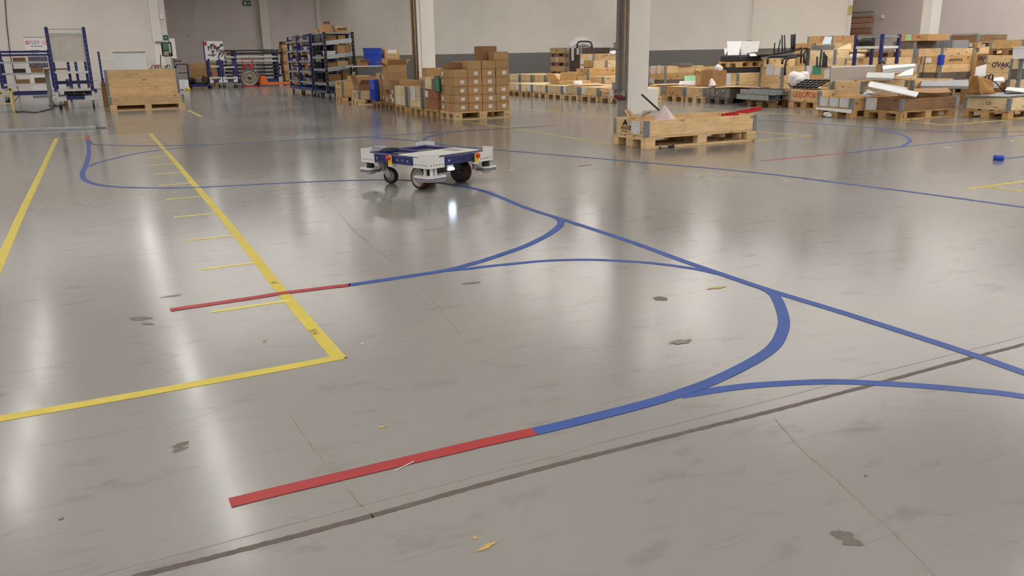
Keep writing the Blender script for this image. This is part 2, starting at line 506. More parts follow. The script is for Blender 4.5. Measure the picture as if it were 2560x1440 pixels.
# rear pillar in column 1042
p1 = PD(1046, 22.6)
po1 = pillar('pillar_rear', 1, p1, 0.36, 0.33)
part(MB().box(-0.01, 0, 0.0, 0.33, 0, CEIL - 0.01).box(-0.07, -0.01, 0.2, 0.3, 0.1, CEIL - 0.02), 'cable_duct', plain('brown_duct', sr(140, 120, 100), 0.6), po1, label='brown cable duct')
part(MB().box(0.1, 0.14, -0.03, 0.0, 0.2, 4.6), 'down_pipe', M_PILLAR, po1)
part(MB().tube([(-0.05, 0.06, z) for z in (0.5, 2.0, 5.0)], 0.013, 8), 'conduit', M_PIPE_C, po1)
# pillar standing at the right wall in column 2334
pr_ = PD(2318, 23.0)
po3 = pillar('pillar_right', 3, pr_, 0.3, 0.3)
# slim pilaster at the recess wall and the light jamb at the corner
pz = PD(675, 41.0)
struct('pilaster', MB().box(0, 0.42, 0, 0.4, 0, CEIL, 0, 0.01).obj('trim_1', M_PILLAR, None, (pz.x, VR - 0.4, 0)))
dw = (Vector(pb) - Vector(pa)).normalized()
struct('jamb', MB().box(0.0, 0.14, -0.16, 0.0, 0, CEIL, 0, 0.005).obj('trim_2', M_PILLAR, None, Vector(pa) + dw * 0.02, (0, 0, math.atan2(dw.y, dw.x))))

# ------------------------------------------------------------------ luminaires (rows along Y under the ceiling, and added fill)
M_HOUS = plain('luminaire_housing', sr(230, 230, 228), 0.4)
lum_house = MB().box(-0.17, 0.17, -0.8, 0.8, 0.02, 0.1, 0, 0.01).mesh('housing', M_HOUS)
tube_light = bpy.data.lights.new('tube_light', 'AREA')
tube_light.shape = 'RECTANGLE'; tube_light.size = 0.30; tube_light.size_y = 1.56
tube_light.energy = TUBE_WATT; tube_light.color = TUBE_COLOR
row_light = bpy.data.lights.new('row_light', 'AREA')
row_light.shape = 'RECTANGLE'; row_light.size = 0.14; row_light.size_y = 1.56
row_light.energy = TUBE_WATT * 0.32; row_light.color = TUBE_COLOR
wall_fill = tube_light.copy(); wall_fill.energy = TUBE_WATT * 1.5
near_fill = tube_light.copy(); near_fill.energy = TUBE_WATT * 0.6
LZ = CEIL - 0.1
def luminaire(u, v, label, light=None):
    t = thing('ceiling_luminaire', label, 'luminaire', (u, v, LZ), 0, 'ceiling luminaires')
    link('housing', lum_house, t); link('tube_light', light or tube_light, t, (0, 0, 0.01))
ROWS = [(-1.85, [13.2, 15.6, 18.9, 21.5]), (0.95, [10.8, 13.0, 16.2, 18.4, 23.4, 26.6, 28.9, 31.6]), (6.8, [26.6, 28.8, 31.2, 36.4]),
        (9.6, [13.6, 16.0, 18.3, 20.8, 23.2, 27.4, 31.5]), (12.4, [15.0, 19.0, 23.5, 28.0, 32.5]), (15.4, [19.0, 22.0, 25.0, 28.0]), (18.6, [16.5, 19.0])]  # the last two rows are added to light the back wall
def lights_reflected(u, v):
    x, y, w = pix((u, v, -LZ))
    return w > 0 and -150 < x < 2710 and 200 < y < 1500
for u, vs in ROWS:
    for v in vs: luminaire(u, v, 'unseen ceiling luminaire added as fill above the hall floor', row_light)
for i in range(14):  # fill lamps added where their floor reflection stays out of view
    for j in range(8):
        u, v = -14.0 + 2.9 * i, -13.0 + 3.4 * j
        if u < 24.6 and not lights_reflected(u, v): luminaire(u, v, 'unseen ceiling luminaire added as fill above the hall floor', near_fill if v < 4 else None)
for u, v in ((4.2, 39.0), (8.6, 40.0)): luminaire(u, v, 'unseen ceiling luminaire added as fill above the hall floor', near_fill)  # added to brighten the recess
for k in range(5):                        # added to brighten the grey-banded wall
    p = pa.lerp(pb, 0.14 + 0.18 * k); luminaire(p.x - 1.5, p.y - 0.8, 'unseen ceiling luminaire added as fill above the hall floor', wall_fill)
for u, v in ((-5.0, 23.5), (-5.0, 27.0), (-5.5, 30.5), (-9.0, 27.0), (23.9, 11.6), (24.4, 12.6), (22.6, 11.6), (23.4, 9.0)):  # added to brighten the far-left and right walls
    if not lights_reflected(u, v): luminaire(u, v, 'unseen ceiling luminaire added as fill above the hall floor')
# broad soft panels added as unseen fill light over the goods
fill_panel_light = bpy.data.lights.new('fill_panel_light', 'AREA')
fill_panel_light.shape = 'RECTANGLE'; fill_panel_light.size = 4.0; fill_panel_light.size_y = 4.2
fill_panel_light.energy = TUBE_WATT * 1.35; fill_panel_light.color = TUBE_COLOR
pan_house = MB().box(-2.02, 2.02, -2.12, 2.12, 0.02, 0.08, 0, 0.01).mesh('housing', M_HOUS)
for u, v in ((11.5, 11.0), (11.5, 15.5), (15.8, 8.5), (15.8, 13.0), (15.8, 17.5), (20.1, 8.5), (20.1, 13.0), (23.4, 17.3), (11.5, 20.0), (3.6, 24.5), (-0.7, 30.5), (-5.0, 30.5), (3.6, 20.0), (3.6, 29.0), (9.0, 33.0)):
    t = thing('added_fill_panel', 'unseen broad fill panel added to light the stored goods', 'luminaire', (u, v, LZ), 0, 'added fill panels')
    link('housing', pan_house, t); link('fill_panel_light', fill_panel_light, t, (0, 0, 0.01))
# ------------------------------------------------------------------ floor tape
def smooth(pts, per=6):
    pts = [Vector((p[0], p[1])) for p in pts]
    if len(pts) < 3: return pts
    out = []
    for i in range(len(pts) - 1):
        p0 = pts[i - 1] if i else pts[0] * 2 - pts[1]
        p1, p2 = pts[i], pts[i + 1]
        p3 = pts[i + 2] if i + 2 < len(pts) else pts[-1] * 2 - pts[-2]
        for k in range(per):
            t = k / per
            out.append(0.5 * ((2 * p1) + (p2 - p0) * t + (2 * p0 - 5 * p1 + 4 * p2 - p3) * t * t + (3 * p1 - p0 - 3 * p2 + p3) * t ** 3))
    out.append(pts[-1])
    return out
def ribbon(pts, width, z, jitter=0.0, thick=0.0006):
    """flat strip following floor points"""
    k = len(pts); vs = []; fs = []
    for i, p in enumerate(pts):
        d = (pts[min(i + 1, k - 1)] - pts[max(i - 1, 0)]).normalized()
        n = Vector((-d.y, d.x))
        a = width / 2 + rnd.uniform(-jitter, jitter); b = width / 2 + rnd.uniform(-jitter, jitter)
        for q in (p + n * a, p - n * b):
            vs.append((q.x, q.y, z + thick)); 
        for q in (p + n * a, p - n * b):
            vs.append((q.x, q.y, max(0.00005, z - 0.0002)))
    for i in range(k - 1):
        a, b = i * 4, (i + 1) * 4
        fs += [(a, a + 1, b + 1, b), (a + 2, a, b, b + 2), (a + 1, a + 3, b + 3, b + 1)]
    fs += [(0, 2, 3, 1), (4 * k - 4, 4 * k - 3, 4 * k - 1, 4 * k - 2)]
    return MB()._add(vs, fs)
def tape(name, px, width, mat, label, z=0.0008, per=6, group=None):
    pts = smooth([G(*p) for p in px], per)
    # put the object's origin at its middle
    o = ribbon(pts, width, z * 0.45).obj(name, mat)
    return tag(o, label, 'floor tape', group)
YW = 0.055
tape('yellow_tape', [(375, 333.5), (437, 404), (481, 456), (538, 521), (640, 647), (706, 731), (835, 881), (850, 895)], YW, YEL_TAPE, 'long yellow floor tape on the right side of the marked bay, crossed by red tape', 0.0008, 3)
tape('yellow_tape', [(141, 346.5), (101, 434), (58, 523), (0, 655), (-60, 790), (-140, 970), (-200, 1100)], YW, YEL_TAPE, 'long yellow floor tape at the left edge of the picture', 0.0008, 3)
tape('yellow_tape', [(-420, 1122), (-140, 1072), (0, 1047), (206, 1011), (403, 976), (725, 917), (858, 892)], YW, YEL_TAPE, 'yellow floor tape closing the near end of the marked bay', 0.0016, 3)
tape('yellow_tape', [(141, 346.5), (256, 340.5), (375, 334.5)], 0.05, YEL_TAPE, 'thin-looking yellow floor tape closing the far end of the marked bay', 0.0016, 2)
ticks = [((335, 351), (383, 348)), ((362, 395), (430, 390)), ((370, 414), (443, 408.5)), ((384, 436.5), (460, 430)), ((397, 465), (480, 457)), ((415, 499), (508, 490.5)), ((436, 543), (540, 533.5)), ((465, 601), (585, 589.5)), ((504, 674), (640, 656.5)), ((528, 780), (722, 751.5))]
ordw = ['first', 'second', 'third', 'fourth', 'fifth', 'sixth', 'seventh', 'eighth', 'ninth', 'tenth', 'eleventh', 'twelfth']
for i, (a, b) in enumerate(ticks[::-1]):
    tape('yellow_tape', [a, b], 0.03, plain('tick_tape', sr(214, 200, 96), 0.6), 'short yellow tick tape on the long line of the bay, %s from the near end' % ordw[i], 0.0016, 1, 'tick tapes of the marked bay')
tape('yellow_tape', [(470, 275.5), (502.5, 291.7)], 0.06, YEL_TAPE, 'short yellow floor tape to the right of the bench-like crate', 0.0008, 1)
tape('yellow_tape', [(1158, 304.5), (1271, 320), (1380, 336), (1524, 361.5)], 0.05, YEL_TAPE, 'yellow floor tape running from the carton pallet to the long open crate', 0.0008, 2)
tape('yellow_tape', [(1290, 271), (1522, 292.5)], 0.05, YEL_TAPE, 'faint yellow floor tape left of the middle pillar', 0.0008, 1)
tape('yellow_tape', [(1664, 266), (1885, 281.5), (2024, 287), (2243, 302), (2368.6, 312.6)], 0.05, YEL_TAPE, 'long faint yellow floor tape along the right row of crates', 0.0008, 1)
tape('yellow_tape', [(2368.6, 312.3), (2516, 300.6)], 0.05, YEL_TAPE, 'yellow floor tape in front of the crate with the paper bag', 0.0016, 1)
tape('yellow_tape', [(1870, 327), (2030, 340)], 0.05, YEL_TAPE, 'upper yellow floor tape of the pointed corner right of the long open crate', 0.0008, 1)
tape('yellow_tape', [(1870, 353.5), (2026, 340)], 0.05, YEL_TAPE, 'lower yellow floor tape of the pointed corner right of the long open crate', 0.0016, 1)
tape('yellow_tape', [(2422, 471.5), (2560, 453.7), (3000, 398)], 0.05, YEL_TAPE, 'yellow floor tape rising to the right edge of the picture', 0.0008, 1)
tape('yellow_tape', [(2464, 467), (2555, 479)], 0.045, YEL_TAPE, 'short yellow floor tape falling from the one at the right edge', 0.0016, 1)
BW = 0.05
MAIN = [(219, 351), (222, 370), (220, 395), (213, 417), (206, 433), (210, 447), (226, 456.5), (256, 463.5), (300, 467.5), (360, 469.5), (440, 469.8), (520, 467.5), (640, 461), (770, 455), (880, 451), (960, 449.8), (1040, 452), (1126, 461), (1211, 478.5), (1317, 520.5), (1410, 550), (1562, 599.5), (1705, 651.5), (1800, 684.5), (1920, 725), (2110, 783), (2395, 875), (2560, 932), (2900, 1052), (3400, 1228)]
tape('blue_tape', MAIN, BW, BLUE_TAPE, 'long blue guide tape looping at the left and passing under the robot cart', 0.0024, 8)
tape('blue_tape', [(223, 416), (240, 408), (270, 400), (340, 384), (407, 374.5), (472, 367.5), (540, 361), (640, 356), (765, 349), (877, 343.5), (980, 338.5), (1060, 332), (1160, 327.2)], BW, BLUE_TAPE, 'blue guide tape leaving the left loop and sweeping far behind the robot cart', 0.0016, 5)
tape('blue_tape', [(224, 352), (229, 359), (262, 362.5), (375, 364.5), (475, 363), (532, 361.6)], 0.04, BLUE_TAPE, 'thin blue guide tape from the red patch at the left loop', 0.0032, 6)
tape('blue_tape', [(765, 349), (860, 345.4), (901, 343.5), (972, 346.4), (1062, 355.5), (1110, 362.5), (1196, 370.4), (1240, 374.5), (1400, 388), (1600, 405.5), (1880, 430.5), (2100, 457.5), (2300, 483), (2560, 518.5), (2900, 566), (3400, 640)], BW, BLUE_TAPE, 'long blue guide tape crossing the picture in front of the long open crate', 0.0024, 5)
tape('blue_tape', [(1064, 355), (1060, 351), (1068, 343), (1083, 339.2), (1106, 334.5), (1160, 327.2), (1256, 321.8), (1290, 319.8)], BW, BLUE_TAPE, 'short blue guide tape hooking behind the robot cart', 0.0032, 6)
tape('red_tape', [(1290, 319.8), (1387, 314)], BW, RED_TAPE, 'faint red floor tape between the carton pallet and the long open crate', 0.0024, 1)
tape('blue_tape', [(1382, 541), (1399, 549), (1402, 558), (1397, 567), (1377, 583), (1342, 602), (1305, 618.5), (1227, 645.5), (1177, 660.5), (1115, 676), (1015, 692), (890, 710.5), (871, 713)], BW, BLUE_TAPE, 'blue guide tape bending from the long line down to the farther red tape', 0.0034, 6)
tape('blue_tape', [(1115, 677), (1165, 673), (1202, 668), (1280, 659.8), (1367, 652), (1460, 649.5), (1542, 652), (1630, 658), (1705, 667.5), (1755, 676), (1805, 687)], 0.042, BLUE_TAPE, 'blue guide tape arching between the farther red tape and the long line', 0.0016, 6)
tape('blue_tape', [(1905, 719), (1935, 737), (1952, 770), (1960, 807), (1951, 841), (1935, 866), (1905, 890), (1850, 921), (1775, 956), (1712, 979), (1650, 1000), (1550, 1027), (1425, 1058.5), (1335, 1080)], BW, BLUE_TAPE, 'wide blue guide tape curving down to the nearest red tape', 0.0034, 6)
tape('blue_tape', [(1700, 990), (1787, 976), (1837, 969), (1900, 962.5), (2005, 956.5), (2085, 954.5), (2164, 957), (2296, 964.5), (2428, 976), (2560, 991.5), (2900, 1050), (3150, 1110)], 0.045, BLUE_TAPE, 'blue guide tape branching off near the nearest red tape towards the right edge', 0.0016, 6)
tape('red_tape', [(575.6, 1258.4), (697, 1228.6), (957, 1167), (1203, 1109), (1336, 1079.5)], BW, RED_TAPE, 'nearest and largest red floor tape, ending a blue curve', 0.0042, 2)
tape('red_tape', [(426, 775.5), (640, 744), (710, 732.8), (872, 713)], BW, RED_TAPE, 'red floor tape crossing the long yellow line', 0.0042, 2)
tape('red_tape', [(219, 340), (219.5, 352)], 0.06, RED_TAPE, 'small red tape patch at the end of the left blue loop', 0.0042, 1)
tape('red_tape', [(1904, 402), (2024, 391), (2118, 382.4)], BW, RED_TAPE, 'pale red floor tape right of the long open crate', 0.0008, 1)
tape('blue_tape', [(1872, 297.6), (1997, 306), (2106, 313.4), (2161, 317.8), (2202, 324), (2243, 333.2), (2268, 343.5), (2275, 353), (2256, 364.5), (2229, 369.5), (2118, 382.4)], BW, BLUE_TAPE, 'blue guide tape hooking back beside the right row of crates', 0.0016, 6)
tape('blue_tape', [(2229, 369.5), (2297, 362.7), (2407, 352), (2560, 338), (3000, 297)], BW, BLUE_TAPE, 'blue guide tape from the right hook out to the right edge', 0.0008, 1)
tape('blue_tape', [(2165, 318), (2270, 324.4), (2380, 328.8), (2560, 329.3), (2700, 327)], 0.045, BLUE_TAPE, 'thin blue guide tape under the crate with the paper bag', 0.0024, 5)
tape('blue_tape', [(2500, 397.5), (2560, 391.6), (3000, 345)], BW, BLUE_TAPE, 'blue floor tape being unrolled from the tape roll', 0.0008, 1)
# handwriting on the long yellow tape
for (px, py, s) in ((686, 706, 0.05), (785, 829, 0.05)):
    p = G(px, py, 0.002)
    tape_o = bpy.data.objects['yellow_tape']
    text_mesh('JH' if px < 700 else 'H.K', s, INK, tape_o, (p.x, p.y, 0.0012), (0, 0, R(90)), 'handwriting', extrude=0.0)

# expansion joint, hairline cracks and stains belong to the floor
M_JOINT = plain('joint_sealant', sr(84, 76, 70), 0.8, 0, 0.2, 20)
M_CRACK = plain('hairline_crack', sr(122, 115, 107), 0.9, 0, 0.15, 20)
M_STAIN = plain('dark_stain', sr(88, 81, 73), 0.5, 0, 0.12, 30)
M_SMUDGE = plain('grey_smudge', sr(112, 106, 98), 0.4, 0, 0.08, 30)
M_YSTAIN = plain('yellow_paint_trace', sr(176, 146, 84), 0.6, 0, 0.2, 40)
def floor_strip(name, px, w, mat, z, jit, per=8):
    return ribbon(smooth([G(*p) for p in px], per), w, z * 0.5, jit, 0.0002).obj(name, mat, fl)
floor_strip('expansion_joint', [(-400, 1640), (150, 1492), (346, 1440), (564, 1385), (900, 1297.5), (1300, 1186), (1650, 1097), (1940, 1025), (2164, 966.5), (2401, 902), (2560, 861), (2900, 772), (3500, 615)], 0.021, M_JOINT, 0.0003, 0.0018, 24)
floor_strip('crack', [(150, 1462), (500, 1372), (911, 1262), (1400, 1137.5), (1475, 1113), (1700, 1057), (1940, 997.5), (2164, 940), (2560, 841), (2900, 753), (3500, 598)], 0.0035, M_CRACK, 0.0003, 0.0011, 24)
floor_strip('crack', [(1935, 1045), (2003, 1122), (2060, 1172), (2130, 1236), (2200, 1300), (2270, 1368), (2340, 1442), (2400, 1500)], 0.005, M_CRACK, 0.0003, 0.002, 10)
floor_strip('crack', [(835, 520), (900, 590), (1000, 670), (1090, 760), (1160, 850)], 0.004, M_CRACK, 0.0003, 0.004, 8)
floor_strip('crack', [(720, 1030), (760, 1090), (830, 1180), (920, 1280), (935, 1297)], 0.0035, M_CRACK, 0.0003, 0.003, 8)
def stain(x, y, w, d, rz, mat, seed, n=26, rag=0.22):
    r_ = random.Random(seed); p = G(x, y)
    vs = [(0, 0, 0)]
    for i in range(n):
        t = 2 * math.pi * i / n; k = 1 + r_.uniform(-rag, rag)
        vs.append((w / 2 * math.cos(t) * k, d / 2 * math.sin(t) * k, 0))
    fs = [(0, 1 + i, 1 + (i + 1) % n) for i in range(n)]
    return MB()._add(vs, fs).obj('stain', mat, fl, (p.x, p.y, 0.0006 + 0.0001 * seed), (0, 0, R(rz)))
stain(452, 1112, 0.052, 0.030, 20, M_STAIN, 1); stain(450, 1124, 0.044, 0.026, 14, M_STAIN, 2)
stain(2108, 1338, 0.055, 0.04, -35, M_STAIN, 3); stain(2130, 1355, 0.05, 0.032, -30, M_STAIN, 4)
stain(1651, 747, 0.065, 0.07, 0, M_STAIN, 5, rag=0.1)
stain(352, 796, 0.09, 0.055, -30, M_STAIN, 6, rag=0.35); stain(372, 810, 0.07, 0.025, -50, M_STAIN, 7, rag=0.4)
stain(153, 1298, 0.014, 0.008, 20, M_STAIN, 8); stain(430, 740, 0.1, 0.03, 5, M_SMUDGE, 9, rag=0.4)
stain(1215, 1368, 0.05, 0.014, 18, M_YSTAIN, 10, rag=0.4); stain(1188, 1345, 0.014, 0.01, 18, M_YSTAIN, 11, rag=0.4); stain(957, 1068, 0.03, 0.016, 0, M_YSTAIN, 12, rag=0.5)
stain(1788, 720, 0.1, 0.03, 0, M_YSTAIN, 13, rag=0.4); stain(1703, 855, 0.10, 0.045, -10, M_SMUDGE, 14, rag=0.4)
stain(2164, 1190, 0.011, 0.006, 0, M_STAIN, 15); stain(1180, 707, 0.10, 0.03, -10, M_SMUDGE, 16, rag=0.4)
# ------------------------------------------------------------------ pallets, collars, cartons
_mesh = {}
def cached(key, fn):
    if key not in _mesh: _mesh[key] = fn()
    return _mesh[key]
def mat_of(t): return Matrix.Translation(t.location) @ t.rotation_euler.to_matrix().to_4x4()
def attach(o, t, root=None):
    """parent o to t, o's own location and rotation stay given in hall coordinates"""
    o.parent = t
    M = mat_of(t)
    if t.parent is not None: M = mat_of(t.parent) @ t.matrix_parent_inverse @ M
    o.matrix_parent_inverse = M.inverted()
    return o
def board_mesh(l, w, h, mat, b=0.002):
    return cached(('b', round(l, 4), round(w, 4), round(h, 4), mat.name), lambda: MB().box(-l / 2, l / 2, -w / 2, w / 2, -h / 2, h / 2, 0, b).mesh('board', mat))
def put(name, mesh, t, loc, rz=0.0):
    return link(name, mesh, t, loc, (0, 0, rz))
def pallet_parts(t, L, W, mat, z=0.0):
    ys = (-W / 2 + 0.05, 0, W / 2 - 0.05); xs = (-L / 2 + 0.0725, 0, L / 2 - 0.0725)
    yb = (-W / 2 + 0.0725, -W / 4 + 0.01, 0, W / 4 - 0.01, W / 2 - 0.0725)
    for i, y in enumerate(yb):
        put('deck_board', board_mesh(L, 0.145 if i % 2 == 0 else 0.1, 0.022, mat), t, (0, y, z + 0.133))
    for x in xs:
        put('cross_board', board_mesh(W, 0.145, 0.022, mat), t, (x, 0, z + 0.111), R(90))
        for y in ys: put('block', board_mesh(0.145, 0.1 if y else 0.145, 0.078, mat), t, (x, y, z + 0.061))
    for y in ys: put('bottom_board', board_mesh(L, 0.1 if y else 0.145, 0.022, mat), t, (0, y, z + 0.011))
def hinge_mesh():
    # corner strap of pressed steel: ribbed angle, outer corner at the origin, arms along +x and +y
    def fn():
        w, t = 0.052, 0.004
        out = [(w, -t)]
        for k in range(4):
            a = w - (k + 0.25) * w / 4.4
            out += [(a, -t), (a - 0.003, -t - 0.004), (a - 0.006, -t)]
        out += [(-t, -t)]
        left = [(y, x) for x, y in out[:-1]][::-1]
        poly = out + left + [(0.0, w), (0.0, 0.0), (w, 0.0)]
        mb = MB().prism(poly[::-1], -0.105, 0.095)
        return mb.mesh('hinge', GALV)
    return cached('hinge', fn)
def collar_parts(t, L, W, mat, z, h=0.195):
    th = 0.02
    for s in (-1, 1):
        put('collar_board', board_mesh(L, th, h - 0.003, mat), t, (0, s * (W / 2 - th / 2), z + h / 2))
        put('collar_board', board_mesh(W - 2 * th, th, h - 0.003, mat), t, (s * (L / 2 - th / 2), 0, z + h / 2), R(90))
    for (sx, sy, rz) in ((-1, -1, 0), (1, -1, 90), (1, 1, 180), (-1, 1, 270)):
        put('corner_hinge', hinge_mesh(), t, (sx * L / 2, sy * W / 2, z + h / 2), R(rz))
class Crate: pass
def crate(u0, v0, du, dv, n, label, tone=W_FRESH, ptone=None, z0=0.0, pallet=True, lid=None, rz=0.0, name='pallet_crate', cat='crate', group=None, tones=None, ch=0.195):
    """pallet with n collars; (u0, v0) is the corner nearest the camera"""
    long_x = du >= dv
    L, W = (du, dv) if long_x else (dv, du)
    t = thing(name, label, cat, (u0 + du / 2, v0 + dv / 2, z0), (0 if long_x else R(90)) + rz, group)
    z = 0.0
    if pallet:
        pallet_parts(t, L, W, ptone or W_TAN); z = 0.1445
    for k in range(n):
        collar_parts(t, L, W, (tones[k] if tones else tone), z, ch); z += ch
    if lid:
        put('lid', board_mesh(L - 0.045, W - 0.045, 0.012, lid), t, (0, 0, z - 0.012))
    c = Crate(); c.t = t; c.u0, c.v0, c.du, c.dv, c.z0, c.top = u0, v0, du, dv, z0, z0 + z
    c.base = z0 + (0.1445 if pallet else 0)
    return c
def paper(c, face, s, z, w, h, mat=None, name='paper_label', tilt=0.0, off=0.006):
    """sheet on face A (-X) or B (-Y); s = distance of its middle from the face's left end as seen, z = middle height"""
    mat = mat or PAPER
    if face == 'A':
        me = cached(('pa', w, h, mat.name), lambda: MB().box(-0.001, 0.001, -w / 2, w / 2, -h / 2, h / 2).mesh('paper', mat))
        o = link(name, me, None, (c.u0 - off, c.v0 + c.dv - s, z), (tilt, 0, 0))
    else:
        me = cached(('pb', w, h, mat.name), lambda: MB().box(-w / 2, w / 2, -0.001, 0.001, -h / 2, h / 2).mesh('paper', mat))
        o = link(name, me, None, (c.u0 + s, c.v0 - off, z), (0, tilt, 0))
    return attach(o, c.t)
def print_on(c, face, s, z, body, size, mat=None, bold=0.0, off=0.003, sx=1.0, name='lettering'):
    if face == 'A': return attach(text_mesh(body, size, mat or INK, None, (c.u0 - off, c.v0 + c.dv - s, z), ROT_A, name, bold=bold, sx=sx), c.t)
    return attach(text_mesh(body, size, mat or INK, None, (c.u0 + s, c.v0 - off, z), ROT_B, name, bold=bold, sx=sx), c.t)
M_PTAPE = plain('packing_tape', sr(158, 122, 82), 0.35)
def carton(u0, v0, z0, du, dv, h, label, mat=None, lab=None, rz=0.0, group=None, name='carton', tape=True, open_top=False, cat='carton'):
    """corrugated box; lab = list of (face, s, zfrac, w, h, material) labels"""
    mat = mat or CARD
    key = ('carton', round(du, 3), round(dv, 3), round(h, 3), mat.name, open_top)
    def closed():
        return MB().box(-du / 2, du / 2, -dv / 2, dv / 2, 0, h, 0, 0.006).mesh('carton', mat)
    def opened():
        t = 0.006; mb = MB()
        a, b, w = du / 2, dv / 2, t
        o_ = [(-a, -b), (a, -b), (a, b), (-a, b)]; i_ = [(-a + w, -b + w), (a - w, -b + w), (a - w, b - w), (-a + w, b - w)]
        vs = [(x, y, 0) for x, y in o_] + [(x, y, h) for x, y in o_] + [(x, y, h) for x, y in i_] + [(x, y, 0.02) for x, y in i_]
        fs = [(3, 2, 1, 0), (12, 13, 14, 15)]
        for k in range(4):
            j = (k + 1) % 4
            fs += [(k, j, 4 + j, 4 + k), (4 + k, 4 + j, 8 + j, 8 + k), (8 + k, 8 + j, 12 + j, 12 + k)]
        return mb._add(vs, fs).mesh('carton', mat)
    me = cached(key, opened if open_top else closed)
    o = link(name, me, None, (u0 + du / 2, v0 + dv / 2, z0), (0, 0, rz))
    tag(o, label, cat, group)
    c = Crate(); c.t = o; c.u0, c.v0, c.du, c.dv, c.z0, c.top, c.base = u0, v0, du, dv, z0, z0 + h, z0
    if tape and not open_top:
        put('packing_tape', cached(('ctape', du, dv, h), lambda: MB().box(-du / 2 - 0.001, du / 2 + 0.001, -0.024, 0.024, h, h + 0.0012).mesh('tape', M_PTAPE)), o, (0, 0, 0))
    if open_top:
        for k, (dx, dy, rx, ry) in enumerate(((0, -dv / 2, -1, 0), (0, dv / 2, 1, 0), (-du / 2, 0, 0, -1), (du / 2, 0, 0, 1))):
            fw = (du if dx == 0 else dv) - 0.01; fd = min(du, dv) * 0.45
            ang = R(28 + 22 * ((k * 7 + int(du * 100)) % 3))
            me2 = cached(('flap', round(fw, 3), round(fd, 3), mat.name), lambda: MB().box(-fw / 2, fw / 2, 0, fd, -0.003, 0.003).mesh('flap', mat))
            az = {0: R(180), 1: 0, 2: R(90), 3: R(-90)}[k]
            f = link('flap', me2, o, (dx, dy, h - 0.002), None)
            f.rotation_euler = (Matrix.Rotation(az, 3, 'Z') @ Matrix.Rotation(ang, 3, 'X')).to_euler()
    for (face, s, zf, w, hh, m_) in (lab or []):
        paper(c, face, s, z0 + h * zf, w, hh, m_, 'paper_label', 0, 0.0015)
    return c
def sheet(name, label, cat, corners, mat, thick=0.006, parent=None):
    """flat panel through four corner points (hall coordinates)"""
    cs = [Vector(c) for c in corners]
    n = (cs[1] - cs[0]).cross(cs[3] - cs[0]).normalized() * thick
    mid = sum(cs, Vector()) / 4
    vs = [c - mid for c in cs] + [c + n - mid for c in cs]
    fs = [(3, 2, 1, 0), (4, 5, 6, 7), (0, 1, 5, 4), (1, 2, 6, 5), (2, 3, 7, 6), (3, 0, 4, 7)]
    o = MB()._add(vs, fs).obj(name, mat, None, mid)
    if parent is not None: attach(o, parent)
    else: tag(o, label, cat)
    return o
def crumple(name, label, cat, centre, size, mat, seed=1, sub=3, rough=0.28, parent=None):
    """lump of crumpled film or paper"""
    r_ = random.Random(seed)
    bm = bmesh.new()
    bmesh.ops.create_icosphere(bm, subdivisions=sub, radius=1.0)
    dirs = [Vector((r_.uniform(-1, 1), r_.uniform(-1, 1), r_.uniform(-1, 1))).normalized() for _ in range(14)]
    for v in bm.verts:
        d = v.co.normalized(); k = 1.0
        for i, q in enumerate(dirs):
            k += rough * (1 if i % 2 else -1) * max(0, d.dot(q)) ** 6
        k += r_.uniform(-0.05, 0.05)
        v.co = Vector((d.x * size[0] * k, d.y * size[1] * k, max(-0.62, d.z * k) * size[2]))
    me = bpy.data.meshes.new(name); bm.to_mesh(me); bm.free()
    me.materials.append(mat)
    o = link(name, me, None, centre)
    if parent is not None: attach(o, parent)
    else: tag(o, label, cat)
    return o
# ------------------------------------------------------------------ the driverless robot cart
CW, CL = 0.79, 0.90                      # along its two visible faces
M_CWHITE = plain('cart_white', sr(222, 222, 220), 0.4, 0, 0.03)
M_TREAD = plain('brown_tread', sr(70, 30, 28), 0.55)
M_HUB = plain('wheel_hub', sr(150, 146, 140), 0.45, 0.3)
M_BAND = plain('violet_band', sr(150, 146, 176), 0.35)  # grey-violet band, its slight blue stands in for LED glow
M_TRAY = plain('battery_cover', sr(74, 68, 62), 0.5)
M_RAILTOP = plain('navy_rail', sr(34, 42, 98), 0.4, 0, 0.1)
cart = thing('robot_cart', 'white and navy driverless cart with red emergency buttons on the blue floor tape', 'robot cart', (2.42, 6.47, 0), R(21.5))
def cp(mb, name, mats, parent=None, label=None):
    o = mb.obj(name, mats, parent or cart)
    if label: o['label'] = label
    return o
ZB, ZT = 0.214, 0.286
rails = [('x', 0.006, 0.006), ('x', 0.006, CL - 0.076), ('y', 0.006, 0), ('y', CW - 0.076, 0), ('x', 0.07, 0.40), ('y', 0.36, 0.47)]
for i, (ax, x, y) in enumerate(rails):
    if ax == 'x':
        x0, x1 = (0.076, CW - 0.076) if i < 2 else (0.076, CW - 0.076); y0, y1 = y, y + 0.07
    else:
        x0, x1 = x, x + 0.07; y0, y1 = (0.006, CL - 0.006) if i < 4 else (0.47, CL - 0.076)
    rl = cp(MB().box(x0, x1, y0, y1, ZB, ZT, 0, 0.004), 'frame_rail', M_RAILTOP)
    hb = MB(); n = 12
    L = (x1 - x0) if ax == 'x' else (y1 - y0)
    for k in range(int(L / 0.07)):
        s = (k + 0.5) * L / int(L / 0.07)
        cx, cy = (x0 + s, y0 + 0.035) if ax == 'x' else (x0 + 0.035, y0 + s)
        hb.cyl((cx, cy, ZT - 0.002), (cx, cy, ZT + 0.0008), 0.019, 10)
    h_ = cp(hb, 'round_holes', BLACK, rl); h_['kind'] = 'stuff'
def bolt(p, d, r, mat, parent, name='bolt'):
    p = Vector(p); d = Vector(d)
    return cp(MB().cyl(p, p + d * 0.006, r, 10), name, mat, parent)
